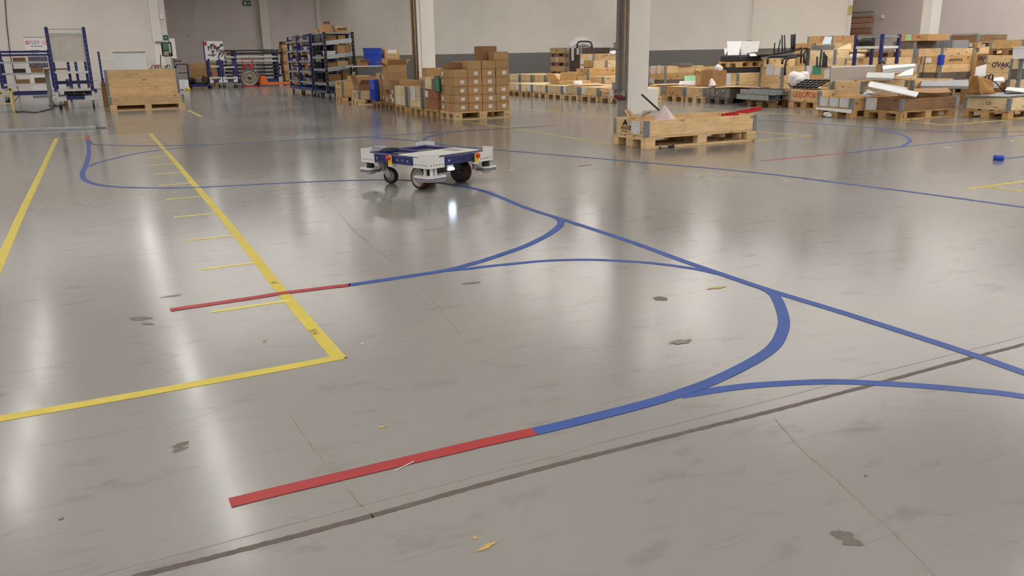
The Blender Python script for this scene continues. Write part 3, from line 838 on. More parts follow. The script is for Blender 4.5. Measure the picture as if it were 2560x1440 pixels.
rail_left = [o for o in cart.children if o.name.startswith('frame_rail')]
# bolt heads on the two faces in view (left face looks to -x, right face to -y)
for fy, m_ in ((0.68, STEEL), (0.60, BLACK), (0.40, STEEL), (0.33, STEEL), (0.265, STEEL)):
    bolt((0.006, fy, 0.25), (-1, 0, 0), 0.011 if m_ is STEEL else 0.006, m_, None)
for fx, m_ in ((0.245, STEEL), (0.305, BLACK), (0.37, BLACK), (0.43, BLACK)):
    bolt((fx, 0.006, 0.25), (0, -1, 0), 0.011 if m_ is STEEL else 0.006, m_, None)
# corner brackets: folded plates with a raised tab
def corner(cx, cy, sx, sy):
    lo, hi, a, t = 0.185, 0.125, 0.012, 0.006
    zs = (0.2, 0.287, 0.322)
    vs = []; fs = []
    def vv(x, y, z): vs.append((cx + sx * x, cy + sy * y, z)); return len(vs) - 1
    c = [vv(0, 0, z) for z in zs]
    X1 = [vv(hi, 0, z) for z in zs]; X2 = [vv(lo, 0, z) for z in zs[:2]]
    Y1 = [vv(0, hi, z) for z in zs]; Y2 = [vv(0, lo, z) for z in zs[:2]]
    fs += [(c[0], X1[0], X1[1], c[1]), (c[1], X1[1], X1[2], c[2]), (X1[0], X2[0], X2[1], X1[1])]
    fs += [(c[0], c[1], Y1[1], Y1[0]), (c[1], c[2], Y1[2], Y1[1]), (Y1[0], Y1[1], Y2[1], Y2[0])]
    if sx * sy < 0: fs = [f[::-1] for f in fs]
    o = cp(MB()._add(vs, fs), 'corner_bracket', M_CWHITE)
    so = o.modifiers.new('sheet', 'SOLIDIFY'); so.thickness = t; so.offset = 0.0
    hb = MB()
    for k in range(5):
        s = 0.03 + k * 0.033
        r = 0.0052
        hb.cyl((cx + sx * s, cy - sy * 0.002, 0.228), (cx + sx * s, cy - sy * 0.0045, 0.228), r, 8)
        hb.cyl((cx - sx * 0.002, cy + sy * s, 0.228), (cx - sx * 0.0045, cy + sy * s, 0.228), r, 8)
    h_ = cp(hb, 'bolt_holes', BLACK, o); h_['kind'] = 'stuff'
    return o
corner(0, 0, 1, 1); corner(CW, 0, -1, 1); corner(0, CL, 1, -1); corner(CW, CL, -1, -1)
# white lid over the front part, with a slotted recess
cp(MB().box(0.03, 0.70, 0.085, 0.42, ZT + 0.0005, ZT + 0.010, 0, 0.003), 'cover_plate', M_CWHITE, label='white cover plate')
cp(MB().box(0.50, 0.62, 0.20, 0.36, ZT + 0.0102, ZT + 0.0125, 0, 0.001), 'slot', plain('slot_grey', sr(150, 148, 142), 0.5))
cp(MB().box(0.10, 0.14, 0.10, 0.36, ZT + 0.0102, ZT + 0.014, 0, 0.002), 'cover_rib', M_CWHITE)
cp(MB().box(0.24, 0.70, 0.47, 0.76, ZT - 0.03, ZT - 0.018, 0, 0.003), 'battery_cover', M_TRAY, label='dark battery cover')
cp(MB().box(0.076, CW - 0.076, 0.076, CL - 0.076, ZB + 0.002, ZB + 0.008), 'floor_pan', plain('pan_blue', sr(60, 72, 104), 0.5))
cp(MB().tube([(0.1, 0.74, ZT + 0.012), (0.16, 0.78, ZT + 0.02), (0.26, 0.80, ZT + 0.018), (0.34, 0.78, ZT + 0.01)], 0.007, 6), 'cable', BLACK)
# drive wheels (axle along x)
def wheel(x0, x1, y, r, tread, hub, name):
    M = Matrix.Translation((x0, y, r)) @ Matrix.Rotation(R(90), 4, 'Y')
    w = x1 - x0
    o = cp(MB().lathe([(r * 0.78, 0), (r * 0.95, 0.0), (r, 0.008), (r, w - 0.008), (r * 0.95, w), (r * 0.78, w)], M, 28), name, tread)
    cp(MB().lathe([(0, -0.004), (r * 0.3, -0.006), (r * 0.34, 0.006), (r * 0.62, 0.008), (r * 0.66, -0.001), (r * 0.80, 0.0), (r * 0.80, w), (0, w)], M, 28), 'hub', hub, o)
    return o
wheel(0.085, 0.175, 0.235, 0.1, M_TREAD, M_HUB, 'drive_wheel')
wheel(0.575, 0.665, 0.245, 0.1, M_TREAD, plain('dark_hub', sr(86, 88, 90), 0.5, 0.3), 'drive_wheel')
cp(MB().box(0.175, 0.575, 0.18, 0.31, 0.12, 0.2, 0, 0.01), 'drive_motor', plain('motor_grey', sr(70, 72, 76), 0.5, 0.4))
# swivel castors under the rear
def castor(x, y, rz):
    e = link('castor_wheel', None, cart)
    bpy.data.objects.remove(e)
    M0 = Matrix.Translation((x, y, 0)) @ Matrix.Rotation(rz, 4, 'Z')
    r, w = 0.072, 0.04
    Mw = M0 @ Matrix.Translation((-w / 2, 0, r)) @ Matrix.Rotation(R(90), 4, 'Y')
    o = cp(MB().lathe([(r * 0.7, 0), (r * 0.93, 0), (r, 0.008), (r, w - 0.008), (r * 0.93, w), (r * 0.7, w)], Mw, 24), 'castor_wheel', RUBBER)
    cp(MB().lathe([(0, 0.004), (r * 0.72, 0.004), (r * 0.72, w - 0.004), (0, w - 0.004)], Mw, 20), 'hub', GREYP, o)
    for s in (-1, 1):
        xx = s * (w / 2 + 0.009)
        pr = [(0.028, 0.058), (-0.026, 0.062), (-0.016, 0.098), (0.045, 0.195), (0.115, 0.195), (0.105, 0.16)]
        vs = [M0 @ Vector((xx - 0.002, a, b)) for a, b in pr] + [M0 @ Vector((xx + 0.002, a, b)) for a, b in pr]
        n = len(pr)
        fs = [tuple(range(n)), tuple(range(n, 2 * n))[::-1]] + [(i, n + i, n + (i + 1) % n, (i + 1) % n) for i in range(n)]
        cp(MB()._add(vs, fs), 'fork_plate', STEEL, o)
        a_ = M0 @ Vector((xx + s * 0.002, 0, r)); b_ = M0 @ Vector((xx + s * 0.009, 0, r))
        cp(MB().cyl(a_, b_, 0.009, 8), 'axle_bolt', STEEL, o)
    cp(MB().box(-0.05, 0.05, 0.03, 0.13, 0.195, 0.205, 0, 0.003, M0).box(-0.03, 0.03, 0.05, 0.11, 0.205, 0.2139, 0, 0.0, M0), 'mounting_plate', STEEL, o)
castor(0.16, 0.69, R(14)); castor(0.62, 0.69, R(14))
# safety scanners with white bumper plates at three corners in view and the hidden one
def rounded(w, d, r, n=5):
    pts = []
    for cx, cy, a0 in ((w / 2 - r, d / 2 - r, 0), (-w / 2 + r, d / 2 - r, 90), (-w / 2 + r, -d / 2 + r, 180), (w / 2 - r, -d / 2 + r, 270)):
        for k in range(n + 1):
            t = R(a0 + 90 * k / n); pts.append((cx + r * math.cos(t), cy + r * math.sin(t)))
    return pts
def scanner(x, y, s, z, near=False):
    po = rounded(s, s, 0.05)
    M0 = Matrix.Translation((x, y, 0))
    pl = cp(MB().prism(po, z + 0.018, z + 0.03, 0, M0), 'bumper_plate', M_CWHITE, label='white bumper plate')
    for nm, mt, a, b, g in (('dark_band', BLACK, 0.012, 0.018, 1.0), ('light_band', M_BAND, 0.002, 0.012, 1.008), ('dark_band', BLACK, -0.004, 0.002, 1.0), ('lower_plate', M_CWHITE, -0.010, -0.004, 0.98)):
        cp(MB().prism([(p * g, q * g) for p, q in po], z + a, z + b, 0, M0), nm, mt, pl)
    if not near:
        cp(MB().lathe([(0, z + 0.03), (0.036, z + 0.03), (0.036, z + 0.05), (0.03, z + 0.058), (0.05, z + 0.085), (0.05, 0.199), (0, 0.199)], M0, 16), 'scanner', BLACK, label='black safety scanner')
        cp(MB().lathe([(0, z - 0.03), (0.035, z - 0.03), (0.045, z - 0.02), (0.045, z - 0.01), (0, z - 0.01)], M0, 14), 'sensor_foot', M_CWHITE, pl)
    else:
        for (a, b) in ((-0.035, 0.02), (0.035, -0.03), (-0.02, -0.04), (0.06, 0.02)):
            cp(MB().box(x + a - 0.012, x + a + 0.012, y + b - 0.01, y + b + 0.01, z + 0.03, 0.2, 0, 0.002), 'strut', M_CWHITE, pl)
        cp(MB().lathe([(0, z + 0.03), (0.022, z + 0.03), (0.022, 0.199), (0, 0.199)], Matrix.Translation((x + 0.01, y + 0.01, 0)), 12), 'scanner', BLACK)
        cp(MB().box(x + 0.03, x + 0.09, y - 0.06, y - 0.02, z - 0.024, z - 0.010, 0, 0.002), 'circuit_board', plain('circuit_green', sr(30, 90, 70), 0.5), pl)
    return pl
scanner(0.075, 0.065, 0.225, 0.105, True)
scanner(0.05, CL - 0.06, 0.165, 0.118)
scanner(CW - 0.04, 0.05, 0.165, 0.118)
scanner(CW - 0.06, CL - 0.06, 0.165, 0.118)
for (x, y) in ((0.10, CL - 0.19), (CW - 0.18, 0.06)):
    cp(MB().box(x, x + 0.04, y, y + 0.03, 0.13, 0.213, 0, 0.003), 'scanner_arm', GREYP)
# emergency stop buttons on yellow plates
def estop(M):
    pr = []
    for k in range(9):
        t = R(180 * k / 8); pr.append((0.024 * math.cos(t), 0.266 + 0.024 * math.sin(t)))
    pr = [(0.024, 0.20)] + pr + [(-0.024, 0.20)]
    vs = [M @ Vector((a, -0.02, b)) for a, b in pr] + [M @ Vector((a, -0.026, b)) for a, b in pr]
    n = len(pr)
    fs = [tuple(range(n)), tuple(range(n, 2 * n))[::-1]] + [(i, n + i, n + (i + 1) % n, (i + 1) % n) for i in range(n)]
    o = cp(MB()._add(vs, fs), 'button_plate', YELLOW, label='yellow emergency stop plate')
    cp(MB().box(-0.024, 0.024, -0.027, 0.03, 0.19, 0.205, 0, 0.002, M), 'plate_foot', M_CWHITE, o)
    Mb = M @ Matrix.Translation((0, -0.026, 0.268)) @ Matrix.Rotation(R(90), 4, 'X')
    cp(MB().lathe([(0.016, 0), (0.016, 0.012), (0.021, 0.016), (0.021, 0.024), (0.014, 0.032), (0, 0.034)], Mb, 16), 'stop_button', REDP, o, 'red mushroom stop button')
estop(Matrix.Translation((0.004, 0.475, 0)) @ Matrix.Rotation(R(-90), 4, 'Z'))
estop(Matrix.Translation((0.565, 0.004, 0)))
# white headlamp under the right rail
M_LED = plain('lit_headlamp', (1, 1, 1), 0.4, 0, 0, 1, 0, (0.62, 0.8, 1.0), 45.0)
lp = cp(MB().prism(rounded(0.07, 0.022, 0.0105, 4), 0, 0.012, 0, Matrix.Translation((0.255, -0.004, 0.178)) @ Matrix.Rotation(R(90), 4, 'X')), 'headlamp', M_LED, label='lit white headlamp')
cp(MB().box(0.215, 0.295, -0.004, 0.03, 0.163, 0.2139, 0, 0.004), 'lamp_bracket', STEEL, lp)
# ------------------------------------------------------------------ long open crate in the middle of the floor
b0 = G(1613.5, 373.3)
LC = crate(b0.x, b0.y, 1.72, 0.69, 1, 'long open pallet crate standing alone mid-floor with film and red strip inside', W_FRESH, W_FRESH)
paper(LC, 'A', 0.49, 0.245, 0.19, 0.155, PAPER, off=0.008)
M_PRINT = plain('black_print', sr(34, 26, 22), 0.7)
print_on(LC, 'A', 0.285, 0.222, 'BENDIRO', 0.07, M_PRINT, 0.0, sx=0.85)
print_on(LC, 'A', 0.235, 0.182, 'PROFILE TEKNIK', 0.018, M_PRINT, 0.0, sx=0.9)
# printed emblem: slanted arrowhead above the name
em = MB()
for poly in ([(-0.06, -0.03), (0.0, 0.045), (0.045, 0.0), (0.045, -0.03), (0.02, -0.03), (0.005, -0.005), (-0.02, -0.03)],):
    em.prism(poly, -0.0006, 0.0006)
attach(em.obj('emblem', M_PRINT, None, (LC.u0 - 0.003, LC.v0 + LC.dv - 0.25, 0.288), ROT_A), LC.t)
# things inside it
def film_peak(label, apex, base_c, rx, ry, seed):
    r_ = random.Random(seed); n, m = 28, 8
    vs = []; fs = []
    for j in range(m + 1):
        k = j / m
        for i in range(n):
            t = 2 * math.pi * i / n
            f = 1 + 0.22 * math.sin(5 * t + seed) * k + 0.1 * math.sin(11 * t) * k
            c = Vector(apex).lerp(Vector(base_c), k)
            rr = k ** 0.9 + 0.03
            vs.append((c.x + rx * rr * f * math.cos(t), c.y + ry * rr * f * math.sin(t), c.z + 0.012 * math.sin(7 * t) * k))
    for j in range(m):
        for i in range(n):
            i2 = (i + 1) % n
            fs.append((j * n + i, j * n + i2, (j + 1) * n + i2, (j + 1) * n + i))
    fs.append(tuple(range(n))[::-1])
    o = MB()._add(vs, fs, 0, True).obj('plastic_film', plain('pink_white_film', sr(232, 212, 214), 0.3, 0, 0.05, 8, 0.0, None, 0, 0.88))
    return tag(o, label, 'plastic film')
ap = depth_pt(1660, 262, 10.25)
film_peak('peaked pale pink plastic film inside the long open crate', ap, (ap.x + 0.02, ap.y, 0.19), 0.21, 0.16, 3)
pA, pB = depth_pt(1604, 236, 10.35), depth_pt(1668, 294, 10.3)
tag(MB().cyl(pA, pB, 0.013, 10).obj('black_bar', BLACK), 'black bar slanting out of the long open crate', 'bar')
# red toothed roller strip over the far end
pA, pB = depth_pt(1806, 291, 10.62), depth_pt(1903, 271.5, 10.95)
d_ = pB - pA; Ls = d_.length
ang = (math.atan2(d_.y, d_.x), math.asin(d_.z / Ls))
rs = thing('roller_strip', 'red toothed roller strip sticking out of the long open crate', 'roller strip', pA, 0)
rs.rotation_euler = (Matrix.Rotation(ang[0], 3, 'Z') @ Matrix.Rotation(-ang[1], 3, 'Y')).to_euler()
M_RSTRIP = plain('red_strip', sr(186, 26, 34), 0.4)
MB().box(0, Ls, -0.03, 0.03, -0.02, 0.012, 0, 0.004).obj('rail', M_RSTRIP, rs)
roller = MB().cyl((0, -0.028, 0), (0, 0.028, 0), 0.02, 10).mesh('roller', M_RSTRIP)
k = 0.03
while k < Ls - 0.02:
    link('roller', roller, rs, (k, 0, 0.016)); k += 0.062
# cardboard rolls and offcuts at the left end of the crate
for i, (a, b, r_) in enumerate((((1571, 277), (1586, 296), 0.022), ((1563, 276), (1574, 296), 0.014))):
    qa, qb = depth_pt(*a, 10.45), depth_pt(*b, 10.4)
    tag(MB().cyl(qa, qb, r_, 12).obj('cardboard_tube', CARD_L), ('thick' if i == 0 else 'thin') + ' cardboard tube leaning in the left end of the long open crate', 'tube')
sheet('cardboard_offcut', 'bent cardboard offcut rising from the left end of the long open crate', 'cardboard', [depth_pt(1608, 286, 10.4), depth_pt(1629, 277, 10.45), depth_pt(1624, 284, 10.55), depth_pt(1606, 290, 10.5)], CARD_L, 0.004)
sheet('cardboard_offcut', 'flat cardboard sheet lying inside the long open crate', 'cardboard', [(LC.u0 + 0.05, LC.v0 + 0.06, 0.19), (LC.u0 + 1.6, LC.v0 + 0.06, 0.16), (LC.u0 + 1.6, LC.v0 + 0.62, 0.16), (LC.u0 + 0.05, LC.v0 + 0.62, 0.19)], CARD_L, 0.004)
# hand lamp on the floor in front
h0, h1 = G(1651, 371.5), G(1684, 370)
hl = thing('hand_torch', 'small black and silver torch lying in front of the long open crate', 'torch', (h0.x, h0.y, 0), math.atan2(h1.y - h0.y, h1.x - h0.x))
Lh = (h1 - h0).length
MB().cyl((0, 0, 0.013), (Lh * 0.55, 0, 0.013), 0.012, 12).obj('handle', STEEL, hl)
MB().cyl((Lh * 0.55, 0, 0.016), (Lh, 0, 0.022), 0.015, 12, 0, 0.021).obj('lamp_head', BLACK, hl)
MB().cyl((-0.012, 0, 0.013), (0, 0, 0.013), 0.0125, 12).obj('end_cap', BLACK, hl)
# tape roll at the right
q = G(2496, 400)
tr = thing('tape_roll', 'blue tape roll lying at the end of a blue floor tape', 'tape roll', (q.x, q.y, 0), R(30))
MB().lathe([(0.035, 0), (0.05, 0), (0.05, 0.05), (0.035, 0.05), (0.035, 0)], Matrix.Rotation(R(0), 4, 'X'), 20).obj('roll', BLUEBOX, tr)
MB().lathe([(0.033, 0.001), (0.035, 0.001), (0.035, 0.049), (0.033, 0.049), (0.033, 0.001)], None, 20).obj('core', CARD, tr)
# scraps on the floor
def scrap(name, label, x, y, w, d, rz, mat, h=0.004, curl=0.0):
    p = G(x, y)
    me = MB().grid(lambda a, b: ((a - 0.5) * w, (b - 0.5) * d, h + curl * (a - 0.5) ** 2 * 4), 6, 2)
    o = me.obj(name, mat, None, (p.x, p.y, 0.0), (0, 0, R(rz)))
    so = o.modifiers.new('sheet', 'SOLIDIFY'); so.thickness = 0.002
    return tag(o, label, 'scrap')
scrap('paper_strip', 'white paper strip lying behind the robot cart', 951, 366.5, 0.16, 0.045, -50, PAPER_N)
scrap('paper_strip', 'white paper strip on the floor below the tape roll hook', 2368, 370, 0.11, 0.03, 10, PAPER_N)
scrap('paper_strip', 'white paper strip on the floor above the tape roll', 2529, 353.5, 0.10, 0.03, 10, PAPER_N)
scrap('tape_scrap', 'tiny white scrap beside the nearest red tape', 1010, 1168, 0.075, 0.002, 23, PAPER_N)
scrap('tape_scrap', 'tiny orange and red scrap left of the yellow bay corner', 662, 855, 0.02, 0.004, 40, plain('orange_scrap', sr(170, 90, 50), 0.6), curl=0.004)
scrap('tape_scrap', 'tiny clear scrap right of the yellow bay corner', 905, 862, 0.012, 0.006, 10, PAPER_N, curl=0.004)
scrap('tape_scrap', 'tiny white curl beside the yellow ticks', 464, 564, 0.05, 0.004, -30, PAPER_N, curl=0.004)
scrap('wood_splinter', 'short dark splinter left of the long open crate', 1463, 414, 0.16, 0.012, 5, W_BROWN)
# ------------------------------------------------------------------ row of cartons and crates beside the rear pillar
UR = 5.72
LBL = paper_mat('carton_label', (0.2, 0.2, 0.25), (0.85, 0.86, 0.88), 90, 0.6)
def empty_pallet(u0, v0, du, dv, label, tone=W_TAN, z0=0.0, rz=0.0, group=None, name='pallet'):
    return crate(u0, v0, du, dv, 0, label, tone, tone, z0, True, None, rz, name, 'pallet', group)
# the end pallet with its block of like cartons
v8 = vat(UR, 1137.5)
pal8 = empty_pallet(UR, v8, 1.13, 0.70, 'light pallet under the block of labelled cartons', W_FRESH)
cols = 4; cw = 1.10 / cols; bh = 0.148
row_words = ['bottom row', 'second row up', 'third row up', 'fourth row up', 'fifth row up', 'sixth row up', 'top row']
heights = [5, 6, 6, 6]
for i in range(cols):
    for k in range(heights[i]):
        last = k == heights[i] - 1
        jx = rnd.uniform(-0.004, 0.004); jy = rnd.uniform(0, 0.01)
        labs = [('B', cw * (0.56 + rnd.uniform(-0.04, 0.04)), 0.52, 0.075, 0.06, LBL)]
        if (i == 0 and k == 4) or (i in (1, 2) and k == 5) or (i == 3 and k == 3): labs = []
        if i == 3 and k == 5: labs = []
        hh = bh - 0.002 if not (i in (1, 2) and k == 4) else bh - 0.002
        carton(UR + 0.012 + i * cw + jx, v8 + 0.01 + jy, 0.1447 + k * bh, cw - 0.006, 0.225, hh,
               'brown carton of the near carton block, %s column from left, %s' % (ordw[i], row_words[k]), CARD, labs, 0, 'cartons of the near block')
for j in range(2):                        # the columns behind, seen on the left flank
    for k in range(5):
        labs = [('A', 0.11, 0.5, 0.07, 0.07, LBL)] if j == 1 and k != 2 else []
        carton(UR + 0.015 + rnd.uniform(-0.003, 0.003), v8 + 0.245 + j * 0.225, 0.1447 + k * bh, cw - 0.006, 0.218, bh - 0.002,
               'brown carton on the near block\'s left flank, %s from front, %s' % (['second', 'third'][j], row_words[k]), CARD, labs, 0, 'cartons of the near block')
z6 = 0.1447 + 6 * bh
carton(UR + 0.03, v8 + 0.3, 0.1447 + 5 * bh, 0.36, 0.3, 0.12, 'wide brown carton askew on the left of the near carton block', CARD_D, None, R(-6))
carton(UR + 0.80, v8 + 0.02, z6, 0.30, 0.22, 0.15, 'brown carton on the top right of the near carton block', CARD, [], R(2))
carton(UR + 0.68, v8 + 0.30, z6 - 0.02, 0.32, 0.3, 0.27, 'tall brown carton at the back of the near carton block', CARD_D, [], R(0))
for i in range(1, 3):
    carton(UR + 0.012 + i * cw, v8 + 0.25, 0.1447, cw - 0.006, 0.43, 6 * bh - 0.01, 'tall brown carton hidden behind the near carton block, %s' % ('left' if i == 1 else 'right'), CARD)
# P7: cartons with red and white prints under a low wooden frame
M_REDLAB = plain('red_label', sr(198, 70, 58), 0.6)
v7 = vat(UR, 1097) + 0.03
pal7 = empty_pallet(UR, v7, 1.13, 0.72, 'brown pallet under the red-labelled cartons', W_TAN)
for j in range(3):
    for k in range(2 if j else 3):
        lb = [('A', 0.12, 0.55, 0.10, 0.10, M_REDLAB), ('A', 0.10, 0.8, 0.03, 0.03, INK)] if j < 2 else ([('A', 0.12, 0.5, 0.14, 0.12, LBL)] if k else [])
        carton(UR + 0.01, v7 + 0.01 + j * 0.235, 0.1447 + k * 0.185, 0.4, 0.228, 0.182,
               'reddish brown carton with red print, %s along, %s of its pallet' % (['nearest', 'middle', 'farthest'][j], row_words[k]), CARD_D, lb, 0, 'red-labelled cartons')
crate(UR + 0.01, v7 + 0.25, 0.5, 0.46, 1, 'low pale wooden collar on top of the red-labelled cartons', W_PALE, None, 0.1447 + 0.372, False, None, name='wooden_collar', cat='collar')
# P6, P5: pale crates with two collars
v6 = vat(UR, 1055)
c6 = crate(UR, v6, 1.15, 0.72, 2, 'pale two-collar crate with a hanging white sheet beside the red-labelled cartons', W_PALE, W_TAN)
paper(c6, 'A', 0.30, 0.40, 0.22, 0.26, PAPER, tilt=R(3))
v5 = vat(UR, 1016)
c5 = crate(UR, v5, 1.15, 0.72, 2, 'pale two-collar crate with a torn white label and black print', W_PALE, W_TAN)
paper(c5, 'A', 0.36, 0.25, 0.13, 0.17, PAPER_N)
print_on(c5, 'A', 0.36, 0.29, 'UP', 0.10, INK, 0.001); print_on(c5, 'A', 0.34, 0.21, 'HU', 0.08, INK, 0.002)
# green framed sheet hung on the corner of the near block
tag(MB().box(-0.006, 0.006, -0.11, 0.11, -0.135, 0.135, 0, 0.003).obj('green_sign', GREEN_P, None, (UR - 0.03, v8 + 0.72, 0.62), (R(-4), 0, 0)), 'green sheet in a dark frame at the far edge of the near carton block', 'sign')
sgn = bpy.data.objects['green_sign']
for (a, b, c_, d_) in ((-0.12, 0.12, 0.128, 0.142), (-0.12, 0.12, -0.142, -0.128), (-0.12, -0.106, -0.128, 0.128), (0.106, 0.12, -0.128, 0.128)):
    MB().box(-0.009, 0.009, a, b, c_, d_).obj('sign_frame', plain('dark_green', sr(34, 60, 56), 0.5), sgn)
# cartons riding on P5 and P6
TOP = 0.1445 + 0.39
carton(UR + 0.1, v5 + 0.36, TOP - 0.1, 0.42, 0.3, 0.2, 'brown carton lying in the pale crate with the torn label, left one', CARD)
carton(UR + 0.55, v5 + 0.2, TOP - 0.1, 0.4, 0.4, 0.26, 'brown carton lying in the pale crate with the torn label, right one', CARD_L, open_top=False)
carton(UR + 0.35, v6 + 0.30, TOP - 0.1, 0.6, 0.36, 0.23, 'wide low carton in the crate with the hanging sheet', CARD_D)
carton(UR + 0.10, v6 + 0.08, TOP - 0.12, 0.5, 0.2, 0.2, 'narrow low carton at the front of the crate with the hanging sheet', CARD_D)
carton(UR + 0.75, v7 + 0.10, 0.1447, 0.36, 0.5, 0.80, 'tall dark carton standing behind the green sheet', CARD_D, [('A', 0.3, 0.9, 0.1, 0.08, LBL), ('A', 0.08, 0.8, 0.06, 0.12, LBL)])
# P4: mixed cartons on a dark pallet
v4 = vat(UR, 985)
empty_pallet(UR, v4, 1.15, 0.62, 'dark pallet between the blue crate and the pale crates', W_BROWN)
carton(UR + 0.02, v4 + 0.02, 0.1447, 0.5, 0.28, 0.5, 'tall leaning carton with white stickers beside the pale crate', CARD_D, [('A', 0.1, 0.28, 0.07, 0.09, LBL), ('A', 0.2, 0.5, 0.06, 0.07, LBL), ('A', 0.2, 0.15, 0.09, 0.09, LBL)])
carton(UR + 0.02, v4 + 0.31, 0.1447, 0.55, 0.29, 0.16, 'dark carton at the bottom between the bag and the pale crate', CARD_D, [('A', 0.1, 0.5, 0.05, 0.09, LBL)])
crumple('wrapped_goods', 'dark mottled wrapped bundle under the tall carton tower', 'bundle', (UR + 0.3, v4 + 0.5, 0.44), (0.28, 0.2, 0.13), plain('mottled_wrap', sr(112, 92, 78), 0.5, 0, 0.4, 30), 5)
# P3: blue folded box standing on end and a tower of cartons
v3 = vat(UR, 953)
empty_pallet(UR, v3, 1.15, 0.66, 'dark pallet under the blue folding crate', W_BROWN)
bc = thing('blue_folding_crate', 'bright blue ribbed plastic crate standing upright on a dark pallet', 'crate', (UR + 0.0, v3 + 0.42, 0.15), 0)
MB().box(0, 0.10, 0, 0.40, 0, 0.48, 0, 0.008).obj('panel', BLUEBOX, bc)
for k in range(6):
    MB().box(-0.012, 0.0, 0.035 + k * 0.058, 0.06 + k * 0.058, 0.03, 0.26, 0, 0.003).obj('rib', BLUEBOX, bc)
MB().box(-0.012, 0.0, 0.02, 0.38, 0.40, 0.46, 0, 0.003).obj('rim', BLUEBOX, bc)
carton(UR + 0.16, v3 + 0.01, 0.1447, 0.5, 0.38, 0.30, 'dark brown carton low beside the blue folding crate', CARD_D, [('A', 0.12, 0.3, 0.05, 0.08, LBL)])
carton(UR + 0.18, v3 + 0.02, 0.4457, 0.48, 0.36, 0.33, 'brown carton in the middle of the carton tower', CARD, [('A', 0.06, 0.7, 0.05, 0.1, LBL)])
carton(UR + 0.20, v3 + 0.03, 0.7767, 0.46, 0.34, 0.17, 'flattened carton on top of the carton tower', CARD, open_top=True)
carton(UR + 0.13, v3 + 0.43, 0.1447, 0.4, 0.22, 0.62, 'tall carton behind the blue folding crate', CARD_L)
# P2 and P1: crates at the far end
v2 = vat(UR, 898)
c2 = crate(UR, v2, 0.9, 0.66, 1, 'single-collar crate with a brown carton in it at the far end of the row', W_FRESH, W_FRESH, tones=[W_FRESH])
print_on(c2, 'A', 0.33, 0.26, 'A', 0.09, INK); print_on(c2, 'A', 0.33, 0.20, 'ELMO', 0.05, INK)
carton(UR + 0.05, v2 + 0.08, 0.16, 0.78, 0.5, 0.33, 'brown open carton sitting in the far single-collar crate', CARD_D, open_top=True)
v1_ = vat(UR, 857)
c1 = crate(UR, v1_, 0.8, 0.66, 2, 'far two-collar tan crate with dark print below the black rack', W_TAN, W_TAN)
print_on(c1, 'A', 0.36, 0.47, 'TERCO', 0.10, plain('violet_ink', sr(66, 44, 72), 0.7), 0.001); print_on(c1, 'A', 0.33, 0.25, 'A', 0.09, INK)
carton(UR + 0.3, v1_ + 0.1, 0.36, 0.5, 0.4, 0.3, 'carton standing in the far two-collar tan crate', CARD_L)
# cartons filling the gap behind
carton(UR + 0.94, v2 + 0.1, 0, 0.35, 0.35, 0.74, 'tall dark carton under the white table top, left', CARD_D)
carton(UR + 1.2, v3 + 0.2, 0, 0.4, 0.3, 0.86, 'tall carton under the white table top, middle', CARD)
# table behind the row with blue bins
tw = 22.6
pl_, pr2 = PD(886, tw), PD(1017, 21.7)
tz = zat(PD(950, tw), 163.0)
vt = (pl_.y + pr2.y) / 2 - 0.2
ul, ur_ = uat(vt, 885), uat(vt, 1017)
tb = thing('packing_table', 'long white-topped packing table carrying blue bins and a carton', 'table', (ul, vt, 0), 0)
MB().box(0, ur_ - ul, 0, 0.7, tz - 0.03, tz, 0, 0.004).obj('table_top', plain('pale_board', sr(206, 202, 194), 0.5), tb)
for a in (0.12, ur_ - ul - 0.2):
    for b in (0.06, 0.6):
        MB().box(a, a + 0.05, b, b + 0.05, 0, tz - 0.03, 0, 0.003).obj('leg', BLACK, tb)
MB().box(ur_ - ul - 0.55, ur_ - ul - 0.45, 0.1, 0.2, tz - 0.2, tz - 0.03).obj('crossbar', BLACK, tb)
def bin_box(name, label, loc, w, d, h, mat, cat='bin', rz=0.0, group=None, lip=0.012):
    """open plastic bin with a rim"""
    def fn():
        mb = MB(); a, b = w / 2, d / 2; t = 0.006; k = 0.93
        lv = [(a * k, b * k, 0), (a, b, h - 0.02), (a + lip, b + lip, h - 0.02), (a + lip, b + lip, h), (a - t, b - t, h), (a * k - t, b * k - t, 0.01)]
        vs = []; fs = []
        for (x, y, z) in lv: vs += [(-x, -y, z), (x, -y, z), (x, y, z), (-x, y, z)]
        for i in range(len(lv) - 1):
            for j in range(4):
                j2 = (j + 1) % 4
                fs.append((i * 4 + j, i * 4 + j2, i * 4 + 4 + j2, i * 4 + 4 + j))
        n = len(lv) - 1
        fs += [(3, 2, 1, 0), (n * 4, n * 4 + 1, n * 4 + 2, n * 4 + 3)]
        return mb._add(vs, fs).mesh(name, mat)
    o = link(name, cached(('bin', w, d, h, mat.name), fn), None, loc, (0, 0, rz))
    return tag(o, label, cat, group)
xm = uat(vt, 947) 
bhh = 0.155
for k in range(3):
    bin_box('blue_bin', 'blue plastic bin on the packing table, %s of the stack of three' % ['bottom', 'middle', 'top'][k], (xm + 0.03 * (1 - k) * 0.5, vt + 0.3, tz + k * (bhh - 0.004)), 0.42, 0.32, bhh, BLUEBOX, group='blue bins')
xc = uat(vt, 966)
carton(xc + 0.07, vt + 0.1, tz, 0.40, 0.36, 0.43, 'light carton with a white label on the packing table right of the blue bins', CARD_L, [('B', 0.2, 0.84, 0.26, 0.1, LBL)])
carton(uat(vt, 906), vt + 0.05, tz, 0.24, 0.25, 0.10, 'small open carton at the left end of the packing table', CARD_D, open_top=True)
